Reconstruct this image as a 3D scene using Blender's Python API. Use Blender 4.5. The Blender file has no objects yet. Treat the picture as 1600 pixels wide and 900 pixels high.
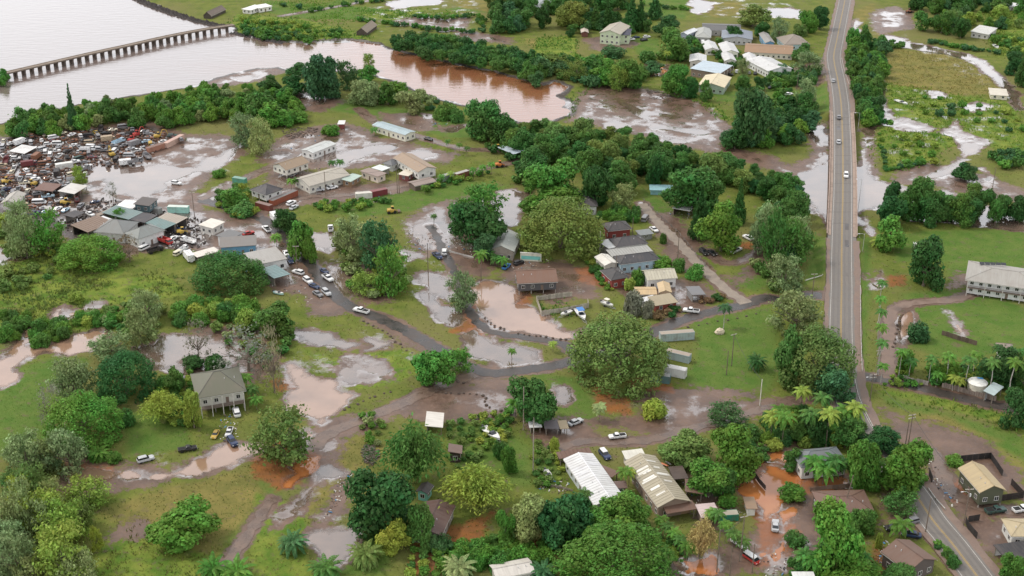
import bpy, bmesh, math, random
import numpy as np
from mathutils import Vector, Matrix

# ------------------------------------------------------------------ scene, camera, sky, sun, exposure
scene = bpy.context.scene
R = math.radians
CAM_H, PITCH, F = 205.0, R(25.4), 2000.0          # helicopter height, downward pitch, focal length in 1600-px units
cam_d = bpy.data.cameras.new('camera')
cam = bpy.data.objects.new('camera', cam_d)
scene.collection.objects.link(cam)
cam.location = (0, 0, CAM_H)
cam.rotation_euler = (math.pi / 2 - PITCH, 0, 0)
cam_d.sensor_width = 36.0
cam_d.lens = F / 1600 * 36.0
cam_d.clip_start, cam_d.clip_end = 1.0, 60000.0
scene.camera = cam

SUN_EL, SUN_AZ = R(52), R(-75)                     # soft sun from the left, thin high overcast
world = bpy.data.worlds.new('World')
scene.world = world
world.use_nodes = True
wt = world.node_tree
wt.nodes.clear()
w_out = wt.nodes.new('ShaderNodeOutputWorld')
w_bg = wt.nodes.new('ShaderNodeBackground')
w_sky = wt.nodes.new('ShaderNodeTexSky')
w_sky.sky_type = 'NISHITA'
w_sky.sun_disc = False
w_sky.sun_elevation = SUN_EL
w_sky.sun_rotation = SUN_AZ
w_sky.dust_density = 3.0
w_noise = wt.nodes.new('ShaderNodeTexNoise')
w_noise.inputs['Scale'].default_value = 2.2
w_noise.inputs['Detail'].default_value = 6
w_ramp = wt.nodes.new('ShaderNodeMapRange')
w_ramp.inputs['From Min'].default_value = 0.3
w_ramp.inputs['From Max'].default_value = 0.7
w_ramp.inputs['To Min'].default_value = 0.75
w_ramp.inputs['To Max'].default_value = 0.97
w_mix = wt.nodes.new('ShaderNodeMix')
w_mix.data_type = 'RGBA'
w_geo = wt.nodes.new('ShaderNodeTexCoord')           # thin overcast, hazier and brighter towards the horizon all round
w_sep = wt.nodes.new('ShaderNodeSeparateXYZ')
w_hor = wt.nodes.new('ShaderNodeMapRange')
w_hor.interpolation_type = 'SMOOTHSTEP'
w_hor.inputs['From Min'].default_value = 0.0
w_hor.inputs['From Max'].default_value = 0.9
w_hor.inputs['To Min'].default_value = 1.5
w_hor.inputs['To Max'].default_value = 0.9
w_cloud = wt.nodes.new('ShaderNodeVectorMath')
w_cloud.operation = 'SCALE'
w_cloud.inputs[0].default_value = (9.5, 9.6, 9.9)   # cloud, in the sky's own units
wt.links.new(w_geo.outputs['Generated'], w_sep.inputs[0])
wt.links.new(w_sep.outputs['Z'], w_hor.inputs['Value'])
wt.links.new(w_hor.outputs['Result'], w_cloud.inputs['Scale'])
wt.links.new(w_cloud.outputs[0], w_mix.inputs[7])
wt.links.new(w_noise.outputs['Fac'], w_ramp.inputs['Value'])
wt.links.new(w_ramp.outputs['Result'], w_mix.inputs[0])
wt.links.new(w_sky.outputs['Color'], w_mix.inputs[6])
wt.links.new(w_mix.outputs[2], w_bg.inputs['Color'])
w_bg.inputs['Strength'].default_value = 0.1
wt.links.new(w_bg.outputs[0], w_out.inputs[0])

sun_d = bpy.data.lights.new('sun', 'SUN')
sun_d.energy = 1.5
sun_d.angle = R(10)
sun_d.color = (1.0, 0.92, 0.82)
sun = bpy.data.objects.new('sun', sun_d)
scene.collection.objects.link(sun)
sun.location = (0, 300, 400)
sdir = Vector((math.sin(SUN_AZ) * math.cos(SUN_EL), math.cos(SUN_AZ) * math.cos(SUN_EL), math.sin(SUN_EL)))
sun.rotation_euler = sdir.to_track_quat('Z', 'Y').to_euler()

vs = scene.view_settings
vs.view_transform = 'Standard'
vs.look = 'None'
vs.exposure = 0.36
vs.gamma = 1.0
vs.use_curve_mapping = False
scene.cycles.max_bounces = 5
scene.cycles.diffuse_bounces = 2
scene.cycles.glossy_bounces = 2
scene.cycles.transparent_max_bounces = 4
scene.cycles.use_denoising = True
scene.render.engine = 'CYCLES'

# ------------------------------------------------------------------ survey helpers
SP, CP = math.sin(PITCH), math.cos(PITCH)
def U(p, z=0.0):
    """ground survey: where the sight line of a photograph point meets the level z"""
    a, b = (p[0] - 800) / F, (450 - p[1]) / F
    dx, dy, dz = a, CP + b * SP, -SP + b * CP
    t = (z - CAM_H) / dz
    return Vector((t * dx, t * dy, z))
def depth(p, z=0.0):
    b = (450 - p[1]) / F
    return (z - CAM_H) / (-SP + b * CP)
def theta(y):
    return PITCH + math.atan((y - 450) / F)
def to_px(v):
    d = v[1] * CP - (v[2] - CAM_H) * SP
    return (800 + F * v[0] / d, 450 - F * (v[1] * SP + (v[2] - CAM_H) * CP) / d)
def PTS(s):
    n = [float(t) for t in s.replace(',', ' ').split()]
    return list(zip(n[0::2], n[1::2]))
rnd = random.Random(7)

# ------------------------------------------------------------------ objects and meshes
COL = scene.collection.objects
def ob(name, me=None, parent=None, loc=(0, 0, 0), rz=0.0, sc=(1, 1, 1), color=None, label=None, cat=None, group=None, kind=None, rot=None):
    o = bpy.data.objects.new(name, me)
    COL.link(o)
    o.location = loc
    o.rotation_euler = rot if rot else (0, 0, rz)
    o.scale = sc
    if parent: o.parent = parent
    if color: o.color = (color[0], color[1], color[2], 1)
    if label: o['label'] = label
    if cat: o['category'] = cat
    if group: o['group'] = group
    if kind: o['kind'] = kind
    return o

class MB:
    def __init__(s):
        s.v, s.f = [], []
    def add(s, vs, fs):
        n = len(s.v)
        s.v += [tuple(v) for v in vs]
        s.f += [tuple(n + i for i in f) for f in fs]
        return s
    def box(s, x0, x1, y0, y1, z0, z1):
        return s.add([(x0,y0,z0),(x1,y0,z0),(x1,y1,z0),(x0,y1,z0),(x0,y0,z1),(x1,y0,z1),(x1,y1,z1),(x0,y1,z1)],
                     [(3,2,1,0),(4,5,6,7),(0,1,5,4),(1,2,6,5),(2,3,7,6),(3,0,4,7)])
    def loft(s, secs, ch=0.15):
        """secs: (z, x0, x1, halfwidth) stacked rounded rectangles"""
        vs = []
        for z, x0, x1, w in secs:
            c = min(ch, (x1 - x0) * .3, w * .6)
            vs += [(x0+c,-w,z),(x1-c,-w,z),(x1,-w+c,z),(x1,w-c,z),(x1-c,w,z),(x0+c,w,z),(x0,w-c,z),(x0,-w+c,z)]
        fs = [tuple(range(7, -1, -1))]
        for k in range(len(secs) - 1):
            for i in range(8):
                j = (i + 1) % 8
                fs.append((k*8+i, k*8+j, k*8+8+j, k*8+8+i))
        fs.append(tuple(range(8*len(secs)-8, 8*len(secs))))
        return s.add(vs, fs)
    def tube(s, pts, rad, n=6, cap=True):
        pts = [Vector(p) for p in pts]
        if not isinstance(rad, (list, tuple)): rad = [rad] * len(pts)
        vs = []
        for i, p in enumerate(pts):
            d = (pts[min(i+1, len(pts)-1)] - pts[max(i-1, 0)]).normalized()
            a = d.orthogonal().normalized() if abs(d.z) < .9 else Vector((1, 0, 0))
            a = (a - d * a.dot(d)).normalized()
            b = d.cross(a)
            for k in range(n):
                t = 2 * math.pi * k / n
                vs.append(p + a * (math.cos(t) * rad[i]) + b * (math.sin(t) * rad[i]))
        fs = []
        for i in range(len(pts) - 1):
            for k in range(n):
                j = (k + 1) % n
                fs.append((i*n+k, i*n+j, i*n+n+j, i*n+n+k))
        if cap:
            fs.append(tuple(range(n - 1, -1, -1)))
            fs.append(tuple(range(len(vs) - n, len(vs))))
        return s.add(vs, fs)
    def wheel(s, x, y, r, w, n=10):
        vs = []
        for yy in (y - w/2, y + w/2):
            for k in range(n):
                t = 2*math.pi*k/n
                vs.append((x + r*math.cos(t), yy, r + r*math.sin(t)))
        fs = [tuple(range(n)), tuple(range(2*n-1, n-1, -1))]
        for k in range(n):
            j = (k+1) % n
            fs.append((k, k+n, j+n, j))
        return s.add(vs, fs)
    def me(s, name, mat, smooth=False):
        m = bpy.data.meshes.new(name)
        m.from_pydata(s.v, [], s.f)
        if mat: m.materials.append(mat)
        if smooth:
            m.polygons.foreach_set('use_smooth', [True] * len(m.polygons))
        m.update()
        return m

# ------------------------------------------------------------------ materials
class NT:
    def __init__(s, name):
        s.m = bpy.data.materials.new(name)
        s.m.use_nodes = True
        s.t = s.m.node_tree
        s.b = s.t.nodes['Principled BSDF']
    def n(s, typ, **kw):
        nd = s.t.nodes.new('ShaderNode' + typ)
        for k, v in kw.items():
            if k in nd.inputs: nd.inputs[k].default_value = v
            else: setattr(nd, k, v)
        return nd
    def l(s, a, b):
        s.t.links.new(a, b)
    def noise(s, scale, detail=4, vec=None, rough=.55):
        nd = s.n('TexNoise')
        nd.inputs['Scale'].default_value = scale
        nd.inputs['Detail'].default_value = detail
        nd.inputs['Roughness'].default_value = rough
        if vec is not None: s.l(vec, nd.inputs['Vector'])
        return nd.outputs['Fac']
    def rng(s, v, a, b, c=0., d=1., smooth=False):
        nd = s.n('MapRange')
        if smooth: nd.interpolation_type = 'SMOOTHSTEP'
        for k, x in zip(('From Min','From Max','To Min','To Max'), (a, b, c, d)): nd.inputs[k].default_value = x
        s.l(v, nd.inputs['Value'])
        return nd.outputs['Result']
    def math(s, op, a, b=None, c=None):
        nd = s.n('Math', operation=op)
        for i, x in enumerate((a, b, c)):
            if x is None: continue
            if isinstance(x, (int, float)): nd.inputs[i].default_value = x
            else: s.l(x, nd.inputs[i])
        return nd.outputs[0]
    def mix(s, f, a, b, blend='MIX'):
        nd = s.n('Mix', data_type='RGBA', blend_type=blend)
        for i, x in ((0, f), (6, a), (7, b)):
            if isinstance(x, (int, float)): nd.inputs[i].default_value = x
            elif isinstance(x, tuple): nd.inputs[i].default_value = (*x, 1)
            else: s.l(x, nd.inputs[i])
        return nd.outputs[2]
    def bump(s, h, strength=.5, dist=.1):
        nd = s.n('Bump')
        nd.inputs['Strength'].default_value = strength
        nd.inputs['Distance'].default_value = dist
        s.l(h, nd.inputs['Height'])
        s.l(nd.outputs[0], s.b.inputs['Normal'])
    def col(s, c):
        if isinstance(c, tuple): s.b.inputs['Base Color'].default_value = (*c, 1)
        else: s.l(c, s.b.inputs['Base Color'])
    def rough(s, r):
        if isinstance(r, (int, float)): s.b.inputs['Roughness'].default_value = r
        else: s.l(r, s.b.inputs['Roughness'])
    def obj(s):
        return s.n('TexCoord').outputs['Object']
    def geo(s):
        return s.n('NewGeometry').outputs['Position']
    def oc(s):
        return s.n('ObjectInfo').outputs['Color']

def simple(name, rough=.6, scale=1.2, amount=.35, dirt=(.12, .09, .07), own=True, colr=None, metal=0., bump=.0, spec=None):
    """object-coloured surface with grime in patches of its own"""
    t = NT(name)
    p = t.geo()
    base = t.oc() if own else t.mix(0., colr, colr)
    n = t.noise(scale, 5, p)
    f = t.rng(n, .48, .72, 0, amount)
    t.col(t.mix(f, base, dirt))
    t.rough(rough)
    t.b.inputs['Metallic'].default_value = metal
    if spec is not None: t.b.inputs['Specular IOR Level'].default_value = spec
    if bump: t.bump(t.noise(scale * 8, 3, p), bump, .05)
    return t.m
M = {}
M['wall'] = simple('wall_paint', .8, .7, .3)
M['paint'] = simple('vehicle_paint', .32, 1.5, .3, (.16, .11, .08))
M['wreck'] = simple('worn_paint', .55, 1.6, .75, (.13, .075, .05))
M['trim'] = simple('trim_paint', .6, 2., .15)
M['box'] = simple('container_paint', .55, .45, .5, (.15, .09, .06))
M['wood'] = simple('weathered_wood', .85, 2.5, .5, (.07, .05, .035))
M['metal'] = simple('galvanised_metal', .45, 1.5, .3)
M['rock'] = simple('rock', .9, 1.5, .6, (.03, .025, .02), bump=.6)
M['junk'] = simple('scrap', .6, 2.5, .5, (.1, .06, .04))
M['glass'] = simple('dark_glass', .08, 1., .1, (.05, .05, .05), False, (.015, .018, .022), spec=.8)
M['rubber'] = simple('rubber', .8, 1., .3, (.05, .04, .03), False, (.012, .012, .012))
M['concrete'] = simple('concrete', .85, .4, .5, (.11, .075, .055), bump=.2)
M['pole'] = simple('pole_wood', .85, 1., .4, (.05, .035, .025))
M['fence'] = simple('fence_boards', .85, 3., .4, (.05, .04, .03))
M['wire'] = simple('wire', .6, 1., 0., own=False, colr=(.05, .05, .05))
def roofmat():
    t = NT('roof_sheeting')
    o = t.obj(); g = t.geo()
    mp = t.n('Mapping'); mp.inputs['Scale'].default_value = (1.1, .12, .12)
    t.l(o, mp.inputs['Vector'])
    streak = t.rng(t.noise(1.6, 4, mp.outputs[0]), .42, .75, 0, .28)
    patch = t.rng(t.noise(.22, 5, g), .5, .75, 0, .45)
    c = t.mix(streak, t.oc(), (.16, .13, .11))
    c = t.mix(patch, c, t.mix(.55, t.oc(), (.20, .15, .12)))
    t.col(c); t.rough(.55)
    w = t.n('TexWave'); w.inputs['Scale'].default_value = 1.3; w.inputs['Distortion'].default_value = 0
    t.l(o, w.inputs['Vector'])
    t.bump(w.outputs['Fac'], .35, .04)
    return t.m
M['roof'] = roofmat()
def leafmat():
    t = NT('leaves')
    o = t.obj(); gi = t.n('NewGeometry')
    oi = t.n('ObjectInfo')
    h = t.n('HueSaturation')
    t.l(oi.outputs['Color'], h.inputs['Color'])
    rp = gi.outputs['Random Per Island']
    t.l(t.math('ADD', t.rng(rp, 0, 1, -.016, .016), t.rng(t.noise(.06, 3, gi.outputs['Position']), .3, .7, .475, .525)), h.inputs['Hue'])
    v = t.math('MULTIPLY', t.rng(rp, 0, 1, .72, 1.3), t.rng(t.noise(.35, 3, gi.outputs['Position']), .35, .65, .8, 1.25))
    t.l(v, h.inputs['Value'])
    t.col(h.outputs[0])
    t.rough(.55)
    t.b.inputs['Specular IOR Level'].default_value = .12
    tr = t.n('BsdfTranslucent')
    t.l(h.outputs[0], tr.inputs['Color'])
    mx = t.n('MixShader'); mx.inputs[0].default_value = .28
    out = t.t.nodes['Material Output']
    t.l(t.b.outputs[0], mx.inputs[1]); t.l(tr.outputs[0], mx.inputs[2]); t.l(mx.outputs[0], out.inputs[0])
    return t.m
M['leaf'] = leafmat()
def barkmat():
    t = NT('bark')
    t.col(t.mix(t.noise(2.5, 4, t.geo()), (.10, .075, .055), (.22, .18, .14)))
    t.rough(.9)
    return t.m
M['bark'] = barkmat()
def watermat(name, col, rough=.03, ripple=.12, scale=.5, spec=.5, ior=1.75, col2=None, coat=1., bay=None):
    t = NT(name)
    g = t.geo()
    n = t.math('ADD', t.math('MULTIPLY', t.noise(.035, 4, g), .6), t.math('MULTIPLY', t.noise(.15, 4, g), .4))
    c2 = col2 or tuple(x * 1.35 for x in col)
    body = t.mix(t.rng(n, .35, .65), col, c2)
    if bay:                                    # river silt thins out into the bay
        sx = t.n('SeparateXYZ'); t.l(g, sx.inputs[0])
        far = t.math('ADD', sx.outputs[0], t.math('MULTIPLY', t.noise(.012, 4, g), 130.))
        body = t.mix(t.rng(far, -130., 30., 1., 0., True), body, bay)
    t.col(body)
    t.rough(t.rng(t.noise(.09, 3, g), .4, .7, rough, rough + .12))
    t.b.inputs['Specular IOR Level'].default_value = spec
    t.b.inputs['IOR'].default_value = ior
    mp = t.n('Mapping'); mp.inputs['Scale'].default_value = (.35, 1.3, 1)
    mp.inputs['Rotation'].default_value = (0, 0, R(12))
    t.l(g, mp.inputs['Vector'])
    a = t.noise(scale, 4, mp.outputs[0], .6)
    t.bump(a, ripple, .5)
    t.b.inputs['Coat Weight'].default_value = coat
    t.b.inputs['Coat IOR'].default_value = 1.8
    t.b.inputs['Coat Roughness'].default_value = rough
    for lk in list(t.b.inputs['Normal'].links): t.l(lk.from_socket, t.b.inputs['Coat Normal'])
    # silt thins out towards the shore: the wet bed shows through the shallows
    at = t.n('Attribute', attribute_name='depth')
    tr = t.n('BsdfTransparent'); mx = t.n('MixShader')
    dn = t.math('ADD', at.outputs['Fac'], t.math('MULTIPLY', t.math('SUBTRACT', t.noise(.35, 5, g), .5), .7))
    t.l(t.rng(dn, .05, .75, .30, 1., True), mx.inputs[0])
    t.l(tr.outputs[0], mx.inputs[1]); t.l(t.b.outputs[0], mx.inputs[2]); t.l(mx.outputs[0], t.t.nodes['Material Output'].inputs[0])
    return t.m
M['river'] = watermat('river_water', (.24, .092, .040), .035, .3, .27, ior=1.85, col2=(.27, .115, .058), coat=.42, bay=(.185, .145, .13))
M['beige'] = watermat('silty_water', (.25, .15, .10), .02, .02, .6, ior=1.9, col2=(.35, .215, .145), coat=.45)
M['grey'] = watermat('puddle_water', (.085, .064, .054), .02, .03, .6, ior=1.9, col2=(.20, .135, .10), coat=.7)
M['orange'] = watermat('red_mud_water', (.38, .125, .036), .03, .03, .6, col2=(.42, .175, .065), coat=.1)
def dirtmat(name, c1, c2, c3, rough=.6, sc=.25, wet=(.35, .8)):
    t = NT(name)
    g = t.geo()
    n1 = t.noise(sc, 6, g); n2 = t.noise(sc * 7, 4, g)
    c = t.mix(t.rng(n1, .35, .65), c1, c2)
    c = t.mix(t.rng(n2, .55, .75, 0, .7), c, c3)
    t.col(c)
    t.rough(t.rng(n1, .35, .65, wet[0], wet[1]))
    t.bump(n2, .5, .06)
    return t.m
M['asphalt'] = dirtmat('asphalt', (.15, .135, .12), (.185, .165, .145), (.125, .108, .095), sc=.12, wet=(.6, .8))
M['lane'] = dirtmat('muddy_asphalt', (.034, .031, .030), (.072, .057, .049), (.13, .10, .08), sc=.16, wet=(.22, .5))
M['mudlane'] = dirtmat('mud_track', (.11, .075, .058), (.19, .130, .098), (.06, .042, .034), sc=.22, wet=(.15, .5))
M['gravel'] = dirtmat('pale_gravel', (.22, .18, .15), (.30, .25, .20), (.13, .10, .08), sc=.3, wet=(.7, .9))
M['shoulder'] = dirtmat('dirt_shoulder', (.17, .115, .09), (.23, .165, .13), (.11, .08, .06), sc=.3, wet=(.5, .9))
M['track'] = dirtmat('worn_wheel_track', (.12, .108, .097), (.155, .138, .122), (.10, .088, .078), sc=.2, wet=(.5, .75))
M['yellow'] = simple('yellow_line', .7, 1.5, .5, (.14, .12, .10), False, (.42, .28, .07))
M['white'] = simple('white_line', .7, 1.5, .6, (.14, .12, .10), False, (.55, .53, .5))
# ------------------------------------------------------------------ the ground: relief, cover, water
DY = 0.0026
NROW = int(math.log(985 / 222) / DY) + 1
NCOL = 880
gy = 222 * np.exp(DY * np.arange(NROW))
gk = np.linspace(-1, 1, NCOL)
GX = (gk[None, :] * (0.41 * gy[:, None] + 42)).ravel()
GY = np.repeat(gy, NCOL)
NV = GX.size

def vnoise(x, y, scale, seed):
    rs = np.random.RandomState(seed)
    tab = rs.rand(256, 256)
    u, v = x / scale + 1000.3, y / scale + 1000.7
    i, j = np.floor(u).astype(int), np.floor(v).astype(int)
    fu, fv = u - i, v - j
    fu, fv = fu*fu*(3-2*fu), fv*fv*(3-2*fv)
    i0, i1, j0, j1 = i % 256, (i+1) % 256, j % 256, (j+1) % 256
    return (tab[i0, j0]*(1-fu) + tab[i1, j0]*fu)*(1-fv) + (tab[i0, j1]*(1-fu) + tab[i1, j1]*fu)*fv
def fbm(x, y, scale, seed, oct=4):
    s, a, t = 0., 1., 0.
    for k in range(oct):
        s = s + a * vnoise(x, y, scale / 2**k, seed + k); t += a; a *= .55
    return s / t - .5

def seg_dist(px, py, a, b):
    dx, dy = b[0]-a[0], b[1]-a[1]
    L = dx*dx + dy*dy + 1e-9
    t = np.clip(((px-a[0])*dx + (py-a[1])*dy) / L, 0, 1)
    return np.hypot(px-a[0]-t*dx, py-a[1]-t*dy), t
def sdf(pts, margin=9.0):
    """signed distance (inside > 0) of the ground points to a surveyed outline"""
    w = [U(p) for p in pts]
    xs, ys = [p.x for p in w], [p.y for p in w]
    out = np.full(NV, -99.0)
    sel = np.nonzero((GX > min(xs)-margin) & (GX < max(xs)+margin) & (GY > min(ys)-margin) & (GY < max(ys)+margin))[0]
    if not len(sel): return out
    px, py = GX[sel], GY[sel]
    d = np.full(len(sel), 1e9)
    ins = np.zeros(len(sel), bool)
    n = len(w)
    for i in range(n):
        a, b = w[i], w[(i+1) % n]
        d = np.minimum(d, seg_dist(px, py, a, b)[0])
        c = ((a.y > py) != (b.y > py))
        with np.errstate(divide='ignore', invalid='ignore'):
            xi = (b.x-a.x) * (py-a.y) / (b.y-a.y + 1e-12) + a.x
        ins ^= c & (px < xi)
    out[sel] = np.where(ins, d, -d)
    return out
def cover(lists):
    d = np.full(NV, -99.0)
    for s in lists: d = np.maximum(d, sdf(PTS(s)))
    return d

WATER = [  # (name, material, outline in the photograph, label)
 ('river', 'river', '362 52 400 58 440 66 480 68 500 65 545 62 590 68 605 77 640 84 700 98 760 110 800 120 830 128 850 133 866 126 890 135 875 150 895 165 890 178 860 190 820 193 790 183 745 168 720 162 690 154 660 145 640 137 615 127 590 118 560 113 520 110 480 109 450 108 440 104 400 106 362 113 340 100 350 60', None),
 ('sea', 'river', '-300 -60 150 -60 180 -25 208 0 240 10 275 22 310 33 345 40 362 44 360 60 355 90 362 113 330 122 315 130 290 137 250 143 215 148 190 152 120 162 50 178 0 192 -100 215 -300 240', None),
 ('puddle', 'beige', '740 448 755 440 790 440 808 450 812 474 832 480 850 495 870 512 888 525 870 529 830 523 790 517 765 505 748 485 738 465', None),
 ('puddle', 'beige', '450 572 475 575 480 587 505 592 530 595 525 607 546 617 540 630 520 645 502 665 492 657 475 640 455 635 442 635 450 620 457 607 452 590', None),
 ('puddle', 'grey', '507 572 530 565 575 556 605 560 612 573 625 585 632 600 612 606 600 592 575 598 540 599 520 582', None),
 ('puddle', 'grey', '466 521 487 515 515 520 512 533 540 535 560 533 570 525 590 525 607 535 597 549 575 548 572 540 520 540 495 540 482 530', None),
 ('puddle', 'beige', '9 535 32 530 37 517 62 502 75 499 82 485 110 479 124 487 115 497 95 500 75 503 62 511 47 527 42 538 55 544 82 532 112 527 150 520 170 519 150 531 140 546 120 553 95 551 70 548 50 560 25 576 17 590 0 598 -30 602 -30 568 12 555', None),
 ('puddle', 'grey', '220 547 240 537 257 522 275 520 300 522 325 532 347 545 345 553 322 556 300 556 285 562 287 575 312 577 310 583 275 578 250 571 232 558', None),
 ('puddle', 'beige', '85 747 100 737 132 731 182 732 215 722 220 732 237 741 265 737 287 726 290 717 325 707 355 696 375 697 400 695 396 712 362 723 332 730 312 742 275 746 242 751 215 750 190 750 162 752 125 752 105 757', None),
 ('puddle', 'grey', '480 840 500 827 515 835 550 835 556 842 540 855 532 876 517 871 495 860 485 850', None),
 ('ditch_water', 'grey', '425 825 440 800 462 790 475 767 492 748 500 728 515 722 535 732 550 738 540 746 505 748 490 766 475 786 462 801 445 813 432 828', None),
 ('puddle', 'orange', '437 760 460 738 465 716 495 706 501 712 493 732 476 743 457 761 440 764', None),
 ('puddle', 'beige', '472 680 482 672 512 674 522 690 505 700 490 706 476 698', None),
 ('flood_pool', 'grey', '130 272 150 262 160 257 180 257 212 262 225 257 262 255 287 262 312 258 325 247 355 232 372 228 374 242 350 257 325 268 300 272 282 278 267 287 262 293 240 304 225 309 210 309 175 302 155 299 150 291 160 281 140 287 125 284', None),
 ('puddle', 'grey', '305 306 330 296 355 285 367 290 350 303 330 316 308 317', None),
 ('puddle', 'grey', '518 246 545 235 580 227 622 224 624 233 590 241 560 251 530 263', None),
 ('puddle', 'grey', '620 241 650 231 692 238 680 246 640 249', None),
 ('puddle', 'grey', '637 350 665 337 687 327 702 335 709 355 700 366 677 356 665 356 687 375 684 388 662 392 651 381 639 358', None),
 ('puddle', 'grey', '768 310 782 300 800 296 818 300 814 330 800 352 788 345', None),
 ('puddle', 'grey', '490 367 520 364 526 385 512 396 498 391 488 375', None),
 ('puddle', 'grey', '516 416 540 421 574 424 570 437 555 449 538 470 545 478 525 457 519 440', None),
 ('puddle', 'grey', '650 427 687 424 702 442 712 470 702 478 688 457 658 441', None),
 ('puddle', 'grey', '630 392 660 394 664 402 640 404', None),
 ('puddle', 'grey', '659 459 675 464 687 474 711 476 717 496 707 507 689 501 684 488 664 473', None),
 ('puddle', 'grey', '720 524 745 519 770 535 800 539 836 549 834 566 800 573 770 569 738 551', None),
 ('puddle', 'grey', '872 612 882 602 892 612 895 624 880 629 870 622', None),
 ('river_channel', 'grey', '1226 274 1262 266 1275 264 1281 255 1266 248 1281 241 1277 225 1268 197 1283 197 1291 218 1300 250 1325 258 1340 258 1342 240 1351 226 1356 205 1360 200 1361 212 1354 235 1360 257 1363 272 1371 281 1391 287 1440 296 1480 300 1540 318 1600 337 1660 352 1660 366 1560 356 1500 350 1440 346 1400 340 1372 326 1353 331 1350 336 1356 349 1366 358 1361 367 1347 354 1338 352 1300 352 1288 355 1280 338 1268 326 1262 310 1252 295 1238 283', None),
 ('stream', 'grey', '1383 55 1412 60 1420 67 1465 74 1490 79 1515 84 1537 95 1557 112 1574 128 1582 140 1594 147 1592 163 1605 172 1590 173 1579 161 1577 146 1563 133 1540 114 1520 97 1480 86 1440 80 1410 74 1388 67', None),
 ('stream', 'grey', '1373 92 1380 94 1380 110 1376 125 1380 140 1382 155 1388 175 1396 188 1412 185 1425 191 1440 194 1459 202 1450 207 1420 205 1400 202 1386 196 1380 180 1372 150 1369 125 1370 100', None),
 ('stream', 'grey', '1466 207 1485 200 1495 190 1504 206 1516 211 1530 217 1544 222 1522 241 1505 246 1499 229 1490 216', None),
 ('puddle', 'grey', '1505 172 1525 159 1542 165 1532 174 1510 177', None),
 ('puddle', 'grey', '1448 147 1462 143 1474 150 1460 153', None),
 ('stream', 'grey', '1440 275 1468 266 1490 256 1500 245 1512 252 1498 266 1475 276 1450 282', None),
 ('puddle', 'grey', '1530 262 1550 270 1552 285 1535 287 1545 275', None),
 ('ditch_water', 'beige', '1403 512 1409 496 1418 484 1425 490 1421 510 1413 530 1411 549 1403 546', None),
 ('puddle', 'beige', '1366 425 1378 419 1389 430 1391 441 1380 452 1361 452 1361 438', None),
 ('ditch_water', 'beige', '1478 484 1485 484 1496 500 1509 522 1503 526 1492 508', None),
 ('mud_flat_stream', 'grey', '961 155 975 152 987 164 1002 169 1050 178 1066 178 1052 184 1014 181 1022 190 1060 196 1117 206 1100 211 1050 205 1018 202 1008 188 983 173', None),
 ('puddle', 'grey', '940 190 962 187 986 196 987 201 950 200', None),
 ('puddle', 'grey', '1016 204 1050 209 1087 221 1076 227 1043 224', None),
 ('puddle', 'orange', '1143 766 1150 750 1180 745 1190 733 1200 724 1232 729 1262 744 1267 760 1240 771 1222 791 1206 816 1185 813 1179 791 1164 776', None),
 ('puddle', 'orange', '1160 742 1185 724 1198 700 1216 690 1250 714 1268 732 1300 742 1332 750 1325 762 1282 766 1262 742 1232 727 1200 722', None),
 ('puddle', 'orange', '1236 792 1215 800 1212 830 1196 850 1180 868 1190 880 1210 855 1225 830 1240 810', None),
 ('puddle', 'orange', '1073 876 1100 867 1127 864 1132 881 1115 897 1090 897 1076 886', None),
 ('puddle', 'orange', '1010 103 1020 99 1043 102 1044 112 1030 118 1012 118', None),
 ('puddle', 'grey', '1082 -8 1100 0 1118 4 1110 12 1090 22 1080 18', None),
 ('puddle', 'grey', '1200 14 1230 12 1250 18 1248 28 1215 26 1198 22', None),
 ('puddle', 'grey', '602 5 640 -4 690 -6 680 6 640 10 615 14', None),
 ('puddle', 'grey', '1010 103 1020 99 1026 108 1018 120 1008 116', None),
 ('puddle', 'orange', '1215 800 1235 815 1240 850 1225 880 1200 893 1190 880 1205 850', None),
 ('puddle', 'grey', '-20 395 20 385 50 395 30 408 -20 412', None),
 ('puddle', 'grey', '1330 32 1338 30 1338 48 1332 50', None),
 ('puddle', 'grey', '366 122 385 118 402 121 390 127 372 127', None),
 ('puddle', 'grey', '140 480 165 470 172 478 155 482', None),
 ('puddle', 'grey', '655 174 672 178 690 200 720 196 738 192 712 205 690 205 670 190', None),
]
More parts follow.
